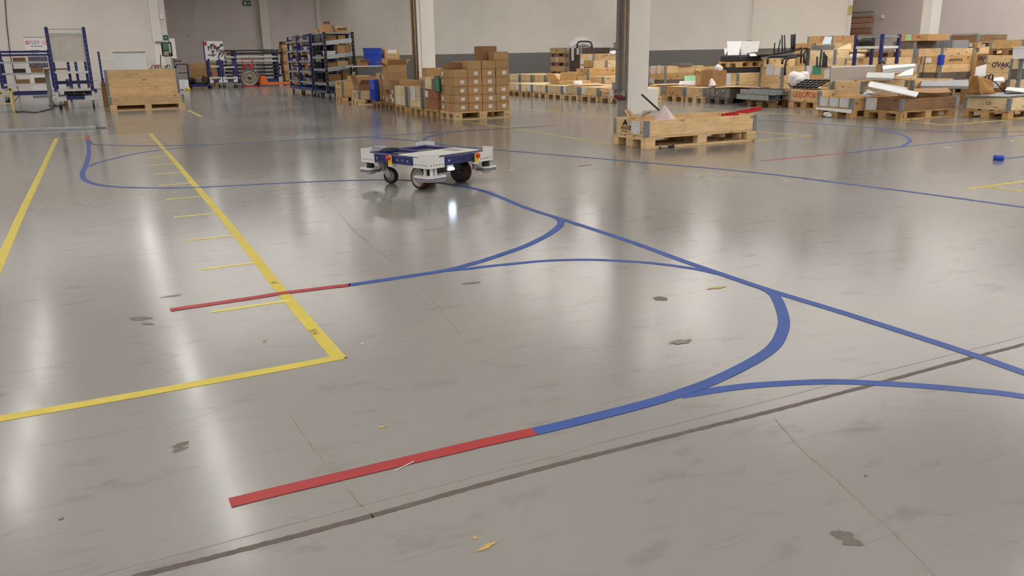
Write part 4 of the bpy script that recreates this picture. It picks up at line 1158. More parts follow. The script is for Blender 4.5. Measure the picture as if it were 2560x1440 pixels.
# ------------------------------------------------------------------ crates in the middle distance, left of the pillar
def cpx(xc, w, n, label, tone=W_FRESH, du=1.2, dv=0.8, **k):
    p = PD(xc, w)
    return crate(p.x, p.y, du, dv, n, label, tone, **k)
UM = 10.72
names = ['farthest', 'sixth', 'fifth', 'fourth', 'third', 'second', 'nearest']
mcr = []
vprev = None
for i, (xc, ppr) in enumerate(((1300, 1), (1329, 1), (1366, 1), (1404, 0), (1445, 1), (1494, 1), (1547, 0))):
    v0 = vat(UM, xc)
    dv = 0.8 if vprev is None else min(0.8, vprev - v0 - 0.03)
    if vprev is None: vprev = v0
    c = crate(UM, v0, 1.2, 0.8 if i == 0 else dv, 1, 'low single-collar crate in the front row left of the middle pillar, %s one' % names[i], W_PALE if i < 5 else W_FRESH, W_FRESH if i > 1 else W_TAN, lid=W_PALE, group='front row of low crates')
    vprev = v0
    if ppr: paper(c, 'A', 0.15 if i in (2, 4, 5) else dv - 0.15, 0.25, 0.15, 0.15, LBL)
    mcr.append(c)
# hanging cardboard, labels and hook on the nearest one
sheet('cardboard_sheet', 'torn cardboard sheet on the second nearest low crate', 'cardboard', [(UM + 0.05, mcr[4].v0 + 0.35, 0.352), (UM + 0.9, mcr[4].v0 + 0.05, 0.35), (UM + 1.0, mcr[4].v0 + 0.7, 0.39), (UM + 0.1, mcr[4].v0 + 0.78, 0.36)], CARD_L, 0.005)
sheet('cardboard_sheet', 'bent cardboard flap hanging over the nearest low crate', 'cardboard', [(UM - 0.06, mcr[6].v0 + 0.42, 0.24), (UM - 0.06, mcr[6].v0 + 0.78, 0.30), (UM + 0.4, mcr[6].v0 + 0.75, 0.40), (UM + 0.4, mcr[6].v0 + 0.4, 0.36)], CARD, 0.006)
paper(mcr[6], 'A', 0.5, 0.24, 0.16, 0.2, PAPER); paper(mcr[6], 'A', 0.5, 0.10, 0.07, 0.14, PAPER_N); paper(mcr[6], 'A', 0.62, 0.29, 0.08, 0.14, M_REDLAB)
for i, (j, s) in enumerate(((2, 'third'), (3, 'fourth'))):
    carton(UM + 0.45, mcr[j].v0 + 0.1, 0.346, 0.5, 0.5, 0.10, 'flat brown carton on the low crates, %s' % ('left' if i == 0 else 'right'), CARD_L, open_top=(i == 0))
crumple('crumpled_paper', 'crumpled white paper on the low crates', 'paper', (UM + 0.35, mcr[4].v0 + 0.62, 0.40), (0.14, 0.12, 0.06), PAPER_N, 8)
crumple('wire_bundle', 'dark green wire bundle on the nearest low crate', 'bundle', (UM + 0.75, mcr[6].v0 + 0.15, 0.40), (0.20, 0.07, 0.07), plain('dark_green_wire', sr(52, 66, 60), 0.5, 0, 0.4, 60), 9)
# second row: two collars
U2 = 12.05
for i, (xc, n, tn) in enumerate(((1298, 2, W_PALE), (1328, 2, W_FRESH), (1362, 2, W_FRESH), (1398, 2, W_FRESH), (1434, 2, W_FRESH))):
    crate(U2, vat(U2, xc), 1.2, 0.72, n, 'two-collar crate in the second row left of the middle pillar, %s from the left' % ordw[i], tn, W_TAN, lid=W_PALE, group='second row of crates')
cB = crate(U2 + 0.1, vat(U2 + 0.1, 1469), 1.2, 0.62, 3, 'three-collar crate with a dark brown top collar in the second row', W_FRESH, W_TAN, tones=[W_FRESH, W_FRESH, W_TAN], lid=W_TAN)
cC = crate(U2 + 0.0, vat(U2, 1506), 1.25, 0.74, 2, 'two-collar crate beside the middle pillar with a wire bundle on it', W_FRESH, W_TAN, lid=W_PALE)
# taller crates behind
cD = cpx(1516, 23.6, 4, 'four-collar pale crate behind the second row, next to the middle pillar', W_PALE, 1.2, 0.75)
cE = cpx(1484, 24.6, 5, 'tall crate with handwritten letters on its top collar', W_FRESH, 1.2, 0.8, tones=[W_BROWN, W_BROWN, W_BROWN, W_TAN, W_FRESH])
print_on(cE, 'B', 0.35, 1.03, 'JTM', 0.1, plain('pencil', sr(120, 80, 60), 0.8)); print_on(cE, 'B', 0.95, 1.03, 'A3', 0.09, plain('pencil', sr(120, 80, 60), 0.8))
paper(cE, 'A', 0.6, 1.03, 0.14, 0.16, PAPER); paper(cE, 'A', 0.15, 0.9, 0.2, 0.18, PAPER); paper(cE, 'A', 0.15, 0.72, 0.2, 0.1, PAPER)
cF = cpx(1452, 27.0, 6, 'tall dark weathered crate with two long white papers', W_DARK, 1.2, 0.8)
paper(cF, 'A', 0.28, 1.12, 0.16, 0.42, PAPER); paper(cF, 'A', 0.62, 1.2, 0.16, 0.2, PAPER)
cG = cpx(1516, 29.4, 6, 'long grey weathered crate topmost behind the dark crate', W_GREY, 1.3, 1.7, tones=[W_GREY] * 6)
# four pallets with collars stacked on one another
p = PD(1414, 30.8)
for k in range(4):
    c = crate(p.x, p.y, 0.8, 1.2, 1, 'pallet with one brown collar, %s of the stack against the grey wall band' % ['lowest', 'second', 'third', 'topmost'][k], W_TAN, W_BROWN, 0.3396 * k, group='stacked collar pallets')
    if k == 3: print_on(c, 'A', 0.55, 1.27, 'vario', 0.1, INK)
    if k == 2: paper(c, 'A', 0.55, 0.93, 0.12, 0.16, PAPER); paper(c, 'B', 0.3, 0.92, 0.3, 0.28, GREEN_P)
    if k == 1: paper(c, 'B', 0.4, 0.58, 0.3, 0.26, LBL)
# white plastic sheet heap with a bent black handle
tp = PD(1472, 28.4)
crumple('plastic_sheet_heap', 'white plastic sheet heaped on the long grey crate', 'plastic sheet', (tp.x + 0.35, tp.y + 0.9, 1.43), (0.55, 0.5, 0.26), PLASTIC_W, 4, 3, 0.35)
hq = PD(1461, 27.6)
hp = [depth_pt(1443, 124, 27.6), depth_pt(1443, 110, 27.6), depth_pt(1446, 105, 27.6), depth_pt(1452, 103.5, 27.6), depth_pt(1468, 103.5, 27.6), depth_pt(1476, 105, 27.6), depth_pt(1479.5, 111, 27.6), depth_pt(1480.5, 124, 27.6)]
tag(MB().tube(hp, 0.028, 8).obj('bent_tube', BLACK), 'bent black tube handle in front of the white plastic heap', 'handle')
tag(MB().tube([depth_pt(1490, 126, 26.5), depth_pt(1503, 129, 26.3), depth_pt(1516, 133, 26.0)], 0.02, 6).obj('black_rod', BLACK), 'thin black rod on the crate with handwritten letters', 'rod')
crumple('paper_scrap', 'white paper scrap on the tall crate beside the middle pillar', 'paper', tuple(depth_pt(1532, 134, 24.0)), (0.14, 0.12, 0.08), PAPER_N, 12)
# low white cabinet behind the pillar foot
cz = PD(1600, 15.5)
cab = thing('floor_cabinet', 'low white metal cabinet standing against the middle pillar', 'cabinet', (cz.x, p2.y + 0.42, 0), 0)
wcab = uat(p2.y + 0.42, 1644) - cz.x; hcab = zat((cz.x + wcab / 2, p2.y + 0.42), 221)
MB().box(0, wcab, 0, 0.3, 0, hcab, 0, 0.004).obj('cabinet_body', M_PILLAR, cab)
MB().box(0.012, wcab - 0.012, -0.014, -0.0005, 0.02, hcab - 0.015, 0, 0.004).obj('cabinet_door', M_PILLAR, cab)
MB().cyl((0.03, -0.014, hcab * 0.75), (0.03, -0.026, hcab * 0.75), 0.012, 10).obj('door_lock', STEEL, cab)
# ------------------------------------------------------------------ crates on the right
U3 = 12.35
def rowc(xc, u0, n, label, tone=W_FRESH, pt=W_TAN, du=1.2, dv=0.72, **k):
    return crate(u0, vat(u0, xc), du, dv, n, label, tone, pt, **k)
a0 = rowc(1654, U3 + 0.15, 1, 'low crate half hidden behind the white floor cabinet', W_TAN, W_TAN, lid=W_PALE)
a1 = rowc(1708, U3, 1, 'orange-tinged low crate right of the white floor cabinet', W_TAN, W_TAN, lid=W_PALE)
a2 = rowc(1758, U3, 1, 'low crate with lighter pallet between the orange-tinged and the grey splashed crate', W_FRESH, W_FRESH, lid=W_PALE, dv=0.66)
a3 = rowc(1818, U3 + 0.05, 1, 'grey paint-splashed low crate', W_GREY, W_GREY, lid=W_TAN, dv=0.70)
# splashes of white paint on the grey crate
for i in range(16):
    r_ = random.Random(i)
    paper(a3, 'A', r_.uniform(0.08, 0.62), r_.uniform(0.17, 0.32), r_.choice((0.012, 0.02, 0.008)), r_.choice((0.03, 0.012, 0.05)), PAPER_N, 'paint_splash', r_.uniform(-0.6, 0.6), 0.0012)
# pallet carrying galvanised channels
v4p = vat(12.45, 1929)
gp = crate(12.45, v4p, 1.3, 0.72, 0, 'pallet under the galvanised sheet-metal channels', W_TAN, W_TAN, name='pallet', cat='pallet')
def channel(label, p, q, w, h, mat=GALV_L, name='metal_channel'):
    """long U-profile from p to q with open top"""
    p, q = Vector(p), Vector(q); d = q - p; L = d.length
    t = 0.004
    poly = [(-w / 2, 0), (w / 2, 0), (w / 2, h), (w / 2 - t, h), (w / 2 - t, t), (-w / 2 + t, t), (-w / 2 + t, h), (-w / 2, h)]
    mb = MB(); vs = [(0, a, b) for a, b in poly] + [(L, a, b) for a, b in poly]; n = 8
    fs = [tuple(range(n))[::-1], tuple(range(n, 2 * n))] + [(i, (i + 1) % n, n + (i + 1) % n, n + i) for i in range(n)]
    o = mb._add(vs, fs).obj(name, mat)
    o.location = p
    o.rotation_euler = (Matrix.Rotation(math.atan2(d.y, d.x), 3, 'Z') @ Matrix.Rotation(-math.asin(d.z / L), 3, 'Y')).to_euler()
    return tag(o, label, 'metal channel')
for k in range(2):
    for j in range(2):
        channel('galvanised channel on the pallet, %s layer, %s' % (['lower', 'upper'][k], ['front', 'back'][j]), (12.38 + 0.31 * j + 0.05 * k, v4p + 0.80 + 0.05 * (1 - k), 0.145 + 0.105 * k), (12.38 + 0.31 * j + 0.05 * k, v4p - 0.10 - 0.05 * k, 0.145 + 0.105 * k), 0.26, 0.102)
for k in range(3):
    zc = 0.146 + 0.05 * k
    channel('long galvanised profile lying right of the channels, %s' % ['lowest', 'middle', 'topmost'][k], (13.1, v4p - 0.02 + 0.1 * k, zc), (14.4, v4p - 0.08 + 0.1 * k, zc), 0.1, 0.045, STEEL)
# crates P, Q, O, N, M of the second row
cO = cpx(1848, 20.6, 2, 'two-collar crate with a white paper under the black foam pallet', W_FRESH, 0.82, 0.8, ptone=W_TAN, ch=0.225)
paper(cO, 'A', 0.42, 0.42, 0.28, 0.3, PAPER)
cP = cpx(1907, 21.0, 4, 'tall four-collar crate with a pink printed sheet', W_FRESH, 1.2, 0.8, ptone=W_TAN, lid=W_BROWN)
paper(cP, 'A', 0.45, 0.86, 0.26, 0.26, PAPER_P)
cQ = cpx(1961, 20.2, 3, 'three-collar crate with two white papers below the black tubes', W_FRESH, 1.2, 0.8, ptone=W_TAN)
paper(cQ, 'A', 0.34, 0.66, 0.26, 0.26, PAPER, tilt=R(-4)); paper(cQ, 'A', 0.62, 0.63, 0.2, 0.2, PAPER)
cN = cpx(1797, 21.6, 3, 'three-collar crate behind the brown carton on the right row', W_FRESH, 1.2, 0.95, ptone=W_TAN)
cM1 = cpx(1665, 24.0, 3, 'two-toned crate with red and white papers just right of the middle pillar', W_FRESH, 1.45, 0.85, tones=[W_GREY, W_TAN, W_FRESH])
paper(cM1, 'A', 0.25, 0.62, 0.2, 0.25, PAPER_P); paper(cM1, 'A', 0.55, 0.64, 0.12, 0.25, PAPER); paper(cM1, 'A', 0.2, 0.3, 0.26, 0.16, PAPER)
tp = PD(1718, 24.0)
carton(tp.x - 0.1, tp.y + 0.2, cM1.top, 0.5, 0.3, 0.08, 'low grey box on the two-toned crate', plain('grey_board', sr(120, 116, 110), 0.6), tape=False, cat='box', name='flat_box')
# things lying on the front row
carton(U3 + 0.5, vat(U3 + 0.5, 1778), 0.346, 0.42, 0.42, 0.36, 'brown carton standing on the right front row', CARD_D)
carton(U3 + 0.6, vat(U3 + 0.6, 1752), 0.346, 0.34, 0.24, 0.30, 'open tan carton left of the brown carton on the right front row', CARD_L, open_top=True)
q = Vector((U3 + 0.35, vat(U3 + 0.35, 1700), 0.35))
sheet('mint_folder', 'mint green folder leaning on the two-toned crate', 'folder', [(q.x + 0.3, q.y + 0.25, 0.42), (q.x + 0.55, q.y - 0.1, 0.42), (q.x + 0.6, q.y - 0.05, 0.56), (q.x + 0.35, q.y + 0.3, 0.56)], MINT_P, 0.01)
sheet('paper_sheet', 'white paper standing on the orange-tinged crate', 'paper', [(q.x - 0.1, q.y - 0.05, 0.36), (q.x + 0.15, q.y - 0.35, 0.36), (q.x + 0.2, q.y - 0.32, 0.45), (q.x - 0.03, q.y, 0.45)], PAPER_N, 0.006)
sheet('cardboard_sheet', 'flat cardboard sheet on the low crate behind the white cabinet', 'cardboard', [(U3 + 0.1, a0.v0 + 0.1, 0.352), (U3 + 1.0, a0.v0 - 0.4, 0.352), (U3 + 1.1, a0.v0 + 0.1, 0.37), (U3 + 0.2, a0.v0 + 0.5, 0.36)], CARD_L, 0.006)
sheet('cardboard_sheet', 'slanting cardboard sheet on the orange-tinged crate', 'cardboard', [(U3 + 0.3, a1.v0 + 0.2, 0.352), (U3 + 1.0, a1.v0 + 0.1, 0.36), (U3 + 1.0, a1.v0 + 0.5, 0.40), (U3 + 0.3, a1.v0 + 0.55, 0.37)], CARD_L, 0.006)
q2 = Vector((U3 + 0.06, vat(U3 + 0.06, 1768), 0.35))
crumple('clear_bag', 'crumpled clear plastic bag on the right front row', 'plastic bag', (q2.x + 0.1, q2.y, 0.42), (0.08, 0.07, 0.12), PLASTIC_W, 21)
crumple('clear_bag', 'crumpled white plastic bag on the brown carton', 'plastic bag', (U3 + 0.72, vat(U3 + 0.5, 1774), 0.75), (0.10, 0.09, 0.10), PLASTIC_W, 22)
sheet('plywood_sheet', 'long thin plywood sheet across the splashed crate and the channels', 'sheet', [(12.38, v4p + 1.9, 0.375), (12.55, v4p - 0.1, 0.47), (13.3, v4p - 0.1, 0.47), (13.2, v4p + 1.9, 0.375)], W_TAN, 0.012)
# black foam packs and the pallet between them on crate O
fo = cO
FOAM = plain('black_foam', sr(52, 52, 52), 0.9, 0, 0.35, 40, 0.5)
zf = cO.top
def pack(label, u0, v0, z, du, dv, h): return tag(MB().box(-du / 2, du / 2, -dv / 2, dv / 2, 0, h, 0, 0.02).obj('foam_pack', FOAM, None, (u0 + du / 2, v0 + dv / 2, z)), label, 'foam pack')
pack('black foam pack under the small pallet on the crate with white paper', cO.u0 + 0.02, cO.v0 + 0.02, zf + 0.001, 0.76, 0.76, 0.13)
crate(cO.u0 + 0.0, cO.v0 + 0.0, 0.8, 0.78, 0, 'pallet between two black foam packs', W_TAN, W_TAN, zf + 0.132, name='pallet', cat='pallet')
pack('upper black foam pack on the small pallet', cO.u0 + 0.02, cO.v0 + 0.02, zf + 0.278, 0.76, 0.72, 0.14)
zs = zf + 0.42
# white foam boards standing on top
FW = plain('white_foam_board', sr(236, 238, 240), 0.6, 0, 0.02)
for i, (xa, xb, ya, yb, w_, lab) in enumerate(((1817, 1853, 104, 139, 20.9, 'bright white foam board standing left on the black foam packs'), (1850, 1899, 104, 138.5, 21.1, 'greyish white foam board standing right on the black foam packs'), (1810, 1820, 122, 139, 21.25, 'narrow white foam board behind the bright foam board'))):
    sheet('foam_board', lab, 'foam board', [depth_pt(xa + 2, yb, w_), depth_pt(xb - 6, yb - 0.5, w_), depth_pt(xb, ya, w_ + 0.12), depth_pt(xa, ya + 0.5, w_ + 0.12)], FW if i != 1 else plain('greyish_foam_board', sr(214, 214, 212), 0.6), 0.02)
# ---- near right crates
c7 = crate(11.33, vat(11.33, 2126), 1.15, 0.72, 1, 'low crate with three white delivery papers beside a leaning grey panel', W_TAN, W_TAN)
for k, s in enumerate((0.12, 0.34, 0.56)): paper(c7, 'A', s, 0.255, 0.19, 0.15, PAPER)
sheet('packing_sheet', 'white packing sheet hanging under the crate with three papers', 'sheet', [(11.30, c7.v0 - 0.02, 0.09), (11.30, c7.v0 + 0.76, 0.12), (11.325, c7.v0 + 0.76, 0.155), (11.325, c7.v0 - 0.02, 0.15)], PAPER_N, 0.003)
crumple('white_packet', 'small white packet on the floor under the crate with three papers', 'packet', (11.28, c7.v0 + 0.46, 0.035), (0.05, 0.08, 0.045), PAPER_N, 31)
r8 = G(2251, 301.5)
c8 = crate(r8.x, r8.y, 1.32, 0.74, 1, 'brown weathered low crate full of white shelf panels and cardboard', W_BROWN, W_TAN)
paper(c8, 'A', 0.14, 0.24, 0.22, 0.2, PAPER)
c9 = crate(13.0, vat(13.0, 2518), 1.2, 0.78, 1, 'pale low crate at the right edge carrying a brown paper bag', W_PALE, W_TAN)
# writing on the pale crate, marks on pallets
print_on(c9, 'A', 0.42, 0.24, '1D', 0.08, plain('pencil', sr(120, 80, 60), 0.8))
for c_, s in ((c8, 0.06), (pal8, 0.07)):
    print_on(c_, 'B', s, 0.062, 'R' if c_ is c8 else 'IPAL', 0.07 if c_ is c8 else 0.05, INK, sx=0.8, name='stamp', off=0.001)
print_on(pal8, 'B', 1.13 / 2, 0.062, 'EU 2', 0.04, INK, name='stamp', off=0.001); print_on(pal8, 'B', 1.06, 0.062, 'EUR', 0.05, INK, name='stamp', off=0.001)
# the crate with red lettering and its neighbours
cL = crate(12.55, vat(12.55, 2046), 0.55, 0.80, 1, 'low crate with big red lettering under a black mesh tray', W_FRESH, W_TAN, ch=0.23)
M_REDINK = plain('red_ink', sr(214, 64, 40), 0.6)
print_on(cL, 'A', 0.44, 0.27, 'LESJÖFORS', 0.15, M_REDINK, 0.001, sx=0.92)
cK = crate(12.75, vat(12.75, 1992), 1.2, 0.42, 1, 'narrow low crate left of the red lettering with a white bag on it', W_FRESH, W_BROWN, ch=0.22)
crumple('white_bag', 'crumpled white plastic bag on the narrow crate left of the red lettering', 'plastic bag', (12.95, cK.v0 + 0.15, 0.50), (0.22, 0.26, 0.20), PLASTIC_W, 33, 3, 0.4)
# black mesh tray
mt = thing('mesh_tray', 'black mesh tray leaning on the crate with red lettering', 'tray', (12.57, cL.v0 + 0.1, 0.40), 0)
mt.rotation_euler = (R(0), R(-20), R(4))
for k in range(6): MB().box(0, 0.4, 0.02 + k * 0.11, 0.04 + k * 0.11, 0, 0.03).obj('mesh_bar', BLACK, mt)
for k in range(4): MB().box(0.02 + k * 0.11, 0.04 + k * 0.11, 0, 0.6, 0.005, 0.035).obj('mesh_bar', BLACK, mt)
# leaning grey panel with white edge
yb_ = 11.99; ul_, ur2 = uat(yb_, 2077, 0.6), uat(yb_, 2189, 0.6)
LP = [Vector((ul_, yb_, 0.02)), Vector((ur2, yb_, 0.02)), Vector((ur2, yb_ + 0.05, zat((ur2, yb_ + 0.05), 164))), Vector((ul_, yb_ + 0.05, zat((ul_, yb_ + 0.05), 168)))]
lpn = sheet('partition_board', 'big grey partition board with white edge leaning between the right crates', 'panel', LP, plain('grey_panel', sr(176, 166, 158), 0.7), 0.03)
mid = sum(LP, Vector()) / 4
sheet('edge', None, None, [LP[3] + Vector((0, 0, -0.012)), LP[2] + Vector((0, 0, -0.012)), LP[2] + Vector((0, 0, 0.014)), LP[3] + Vector((0, 0, 0.014))], FW, 0.036, lpn)
sheet('edge', None, None, [LP[0], LP[0].lerp(LP[1], 0.03), LP[3].lerp(LP[2], 0.03), LP[3]], FW, -0.008, lpn)
# crates between and behind
cR = cpx(2166, 15.2, 2, 'two-collar crate right behind the crate with three papers', W_FRESH, 1.2, 0.72, ptone=W_TAN)
cS = cpx(2084, 18.4, 3, 'three-collar crate with a green card and black tubes standing in it', W_FRESH, 1.2, 0.8, tones=[W_TAN, W_TAN, W_FRESH], ch=0.21)
paper(cS, 'A', 0.36, 0.68, 0.24, 0.2, GREEN_P); paper(cS, 'A', 0.12, 0.68, 0.16, 0.18, PAPER); paper(cS, 'A', 0.68, 0.60, 0.18, 0.22, PAPER_N)
for i, (xa, ya, xb, yb) in enumerate(((2043, 142, 2042, 162), (2054, 125, 2049, 162), (2060, 130, 2056, 162), (2064, 136, 2060, 162), (2067, 141, 2065, 162))):
    tag(MB().cyl(depth_pt(xb, yb + 6, 18.6), depth_pt(xa, ya, 18.6), 0.022, 10).obj('black_tube', BLACK), 'short black tube standing in the crate with the green card, %s from the left' % ordw[i], 'tube', 'standing black tubes')
cT = cpx(2089, 21.0, 5, 'tall pale five-collar crate behind the green card crate', W_PALE, 1.2, 0.9, ptone=W_TAN)
crumple('wrapped_sheet', 'crumpled pale wrapping on the tall pale crate', 'wrapping', tuple(depth_pt(2142, 143, 20.2)), (0.32, 0.1, 0.1), plain('cream_film', sr(216, 200, 170), 0.5, 0, 0.1, 10, 0.4), 41)
cU = cpx(2077, 23.0, 7, 'topmost crate with a dark left face near the brown shutter', W_FRESH, 1.2, 0.9, tones=[W_TAN] * 5 + [W_FRESH, W_TAN])
cV = cpx(2036, 22.6, 6, 'tall crate behind the black tubes near the end of the grey band', W_TAN, 0.7, 0.8)
# grey tray with a blue packet
bt = depth_pt(2057, 122, 21.75); bt.z = cT.top + 0.001
bin_box('grey_tray', 'flat grey tray on the tall pale crate', (bt.x, bt.y, bt.z), 0.5, 0.36, 0.12, plain('grey_tray', sr(132, 136, 138), 0.5), 'tray', lip=0.004)
sheet('blue_packet', 'pale blue packet leaning in the grey tray', 'packet', [depth_pt(2054, 112, 21.7), depth_pt(2075, 112, 21.7), depth_pt(2080, 93, 21.85), depth_pt(2062, 93, 21.85)], plain('pale_blue_film', sr(196, 216, 228), 0.3), 0.02)
sheet('cream_sheet', 'cream paper sheets slanting on the tall pale crate', 'paper', [depth_pt(2090, 124, 21.3), depth_pt(2128, 124, 21.35), depth_pt(2126, 109, 21.8), depth_pt(2116, 112, 21.8)], plain('cream_paper', sr(226, 206, 160), 0.6), 0.01)
# black tube frames heaped on the crates
def tube_thing(name, label, pts, r, mat=BLACK, cat='tube'):
    return tag(MB().tube(pts, r, 8).obj(name, mat), label, cat)
tw_ = 20.7
tube_thing('bent_tube', 'long black tube frame lying across the crates, upper', [depth_pt(x, y, tw_) for x, y in ((1897, 141), (1925, 136), (1960, 131), (2004, 121))], 0.03)
tube_thing('bent_tube', 'bent black tube frame hanging over the crate with two papers, left bend', [depth_pt(x, y, 20.15) for x, y in ((1919, 160), (1919, 148), (1923, 142), (1935, 141), (1960, 141), (1985, 138), (2003, 136), (2010, 140), (2011, 158))], 0.026)
tube_thing('bent_tube', 'bent black tube frame hanging over the crate with two papers, middle bend', [depth_pt(x, y, 20.05) for x, y in ((1955, 160), (1956, 152), (1961, 146), (1970, 143), (1985, 141), (2008, 138), (2016, 124))], 0.026)
tube_thing('bent_tube', 'bent black tube frame hanging over the crate with two papers, long leg', [depth_pt(x, y, 20.0) for x, y in ((1962, 188), (1963, 165), (1966, 150), (1974, 145), (1992, 142))], 0.026)
for i, (xa, ya, xb, yb, r_) in enumerate(((1955, 88, 1956, 125, 0.018), (1961, 88, 1963, 125, 0.016), (1951, 99, 1945, 125, 0.016), (1937, 107, 1935, 130, 0.016), (1980, 87, 1980, 125, 0.034), (1987, 86, 1985, 125, 0.03))):
    tube_thing('black_tube', 'upright black tube above the tall pink-sheet crate, %s by position' % ordw[i], [depth_pt(xb, yb + 4, 20.7), depth_pt(xa, ya, 20.7)], r_)
leg_ = tube_thing('black_tube', 'thick black tube frame leg right of the upright tubes', [depth_pt(2021, 120, 19.6), Vector((*depth_pt(2021, 120, 19.6).xy, 0.02))], 0.045)
attach(MB().tube([depth_pt(x, y, 19.6) for x, y in ((2002, 158), (2003, 128), (2008, 121), (2020, 121))], 0.02, 8).obj('side_bracket', BLACK), leg_)
sheet('paper_sheet', 'white paper lying among the black tubes', 'paper', [depth_pt(1876, 141, 20.6), depth_pt(1893, 140, 20.5), depth_pt(1887, 134, 20.8), depth_pt(1872, 135, 20.9)], PAPER_N, 0.006)
sheet('dark_scrap_board', 'dark scrap boards on the tall pink-sheet crate', 'board', [depth_pt(1868, 140, 20.8), depth_pt(1932, 138, 20.5), depth_pt(1932, 130, 21.0), depth_pt(1868, 134, 21.2)], W_DARK, 0.03)
# ---- navy steel frame with wire shelf
nv = thing('navy_steel_frame', 'navy steel frame with a zinc grid on top standing among the right crates', 'steel frame', (0, 0, 0))
bz = lambda x, w: PD(x, w)
P4 = [PD(2138, 17.6), PD(2203, 16.9), PD(2245, 17.5), PD(2175, 18.3)]
P4[3] = P4[0] + P4[2] - P4[1]
tops = [92, 87, 86, 96]
ztop = zat(P4[1], 88.5)
for i, pp in enumerate(P4):
    e = MB().box(-0.03, 0.03, -0.03, 0.03, 0, ztop + 0.03, 0, 0.004).obj('post', BLUE, nv, pp)
def beam(a, b, z, w, h, mat, parent, name='beam'):
    a, b = Vector(a), Vector(b); d = b - a
    return MB().box(0.03, d.length - 0.03, -w / 2, w / 2, z - h / 2, z + h / 2).obj(name, mat, parent, (a.x, a.y, 0), (0, 0, math.atan2(d.y, d.x)))
for i in range(4):
    a, b = P4[i], P4[(i + 1) % 4]
    beam(a, b, ztop - 0.02, 0.03, 0.045, GALV, nv); beam(a, b, zat(P4[1], 118), 0.03, 0.05, M_PILLAR, nv); beam(a, b, 0.62, 0.03, 0.06, BLUE, nv)
dA = P4[1] - P4[0]; dB = P4[3] - P4[0]
for k in range(9):
    a = P4[0] + dA * ((k + 0.7) / 9.4)
    beam(a, a + dB, ztop, 0.02, 0.012, GALV, nv, 'grid_bar')
crumple('green_netting', 'dark green netting inside the navy steel frame', 'netting', tuple(depth_pt(2165, 112, 17.8)), (0.22, 0.15, 0.09), plain('dark_net', sr(64, 66, 50), 0.8, 0, 0.4, 50), 43)
# crates behind the navy frame
cW = cpx(2215, 19.6, 4, 'stacked crate seen through the navy steel frame', W_FRESH, 1.0, 1.2, tones=[W_TAN, W_FRESH, W_TAN, W_FRESH])
crate(cW.u0, cW.v0 + 0.2, 0.8, 0.9, 0, 'brown pallet on the crate seen through the navy frame', W_TAN, W_BROWN, cW.top + 0.002, name='pallet', cat='pallet')
cX = cpx(2213, 16.6, 3, 'open crate with brown top board behind the leaning grey panel', W_TAN, 1.1, 0.26, tones=[W_TAN, W_FRESH, W_TAN], ch=0.225)
tag(MB().tube([depth_pt(2204 + 6 * math.cos(t / 6 * math.pi), 160 - 7 * math.sin(t / 6 * math.pi), 16.75) for t in range(7)], 0.02, 6).obj('black_hose', BLACK), 'black hose loop on the crate behind the grey panel', 'hose')
# wrapped white goods and panels
c10 = cpx(2292, 15.6, 2, 'two-collar crate with white wrapped panels left of the tall branded crate', W_FRESH, 1.2, 0.72, ptone=W_TAN, tones=[W_TAN, W_FRESH])
sheet('grey_plastic_tray', 'pale grey lid on the crate left of the tall branded crate', 'lid', [depth_pt(2164, 199, 15.2), depth_pt(2233, 201, 15.0), depth_pt(2236, 187, 15.9), depth_pt(2168, 186, 16.1)], plain('pale_grey_plastic', sr(190, 194, 190), 0.5), 0.04)
for k in range(3):
    sheet('wrapped_board', 'white wrapped panel heaped left of the tall branded crate, %s' % ['lowest', 'middle', 'topmost'][k], 'panel', [depth_pt(2208, 186 - 5 * k, 16.0), depth_pt(2290, 178 - 5 * k, 15.7), depth_pt(2288, 171 - 4 * k, 16.5), depth_pt(2206, 177 - 5 * k, 16.8)], FW, 0.03)
sheet('white_board', 'white board leaning between the wrapped panels and the tall crate', 'board', [depth_pt(2240, 193, 15.4), depth_pt(2282, 190, 15.3), depth_pt(2284, 172, 15.6), depth_pt(2262, 180, 15.7)], FW, 0.02)
# white shelf panels bristling out of crate c8
for k, (xa, ya, xb, yb, w1, w2) in enumerate(((2170, 218, 2290, 244, 13.6, 13.05), (2168, 215, 2262, 232, 13.8, 13.4))):
    a, b = depth_pt(xa, ya, w1), depth_pt(xb, yb, w2)
    off = Vector((0.18, 0.10, 0.06))
    sheet('white_shelf', 'white shelf panel sticking out of the brown low crate, %s' % ['front', 'rear'][k], 'panel', [a, b, b + off, a + off], FW if k == 0 else plain('greyish_panel', sr(200, 202, 204), 0.5), 0.016)
for k, (x, y) in enumerate(((2172, 238), (2182, 233), (2176, 229))):
    crumple('white_bracket', 'bent white bracket in the left end of the brown low crate, %s' % ordw[k], 'bracket', tuple(depth_pt(x, y, 13.6)), (0.09, 0.05, 0.035), PLASTIC_W, 50 + k, 2, 0.5)
sheet('cardboard_sheet', 'brown cardboard sheet in the brown low crate, left', 'cardboard', [depth_pt(2286, 232, 13.6), depth_pt(2345, 234, 13.7), depth_pt(2334, 221, 14.2), depth_pt(2284, 223, 14.0)], CARD_D, 0.01)
sheet('cardboard_sheet', 'folded brown cardboard in the brown low crate, right', 'cardboard', [depth_pt(2334, 234, 13.8), depth_pt(2378, 232, 13.9), depth_pt(2368, 220, 14.3), depth_pt(2336, 221, 14.2)], CARD_D, 0.01)
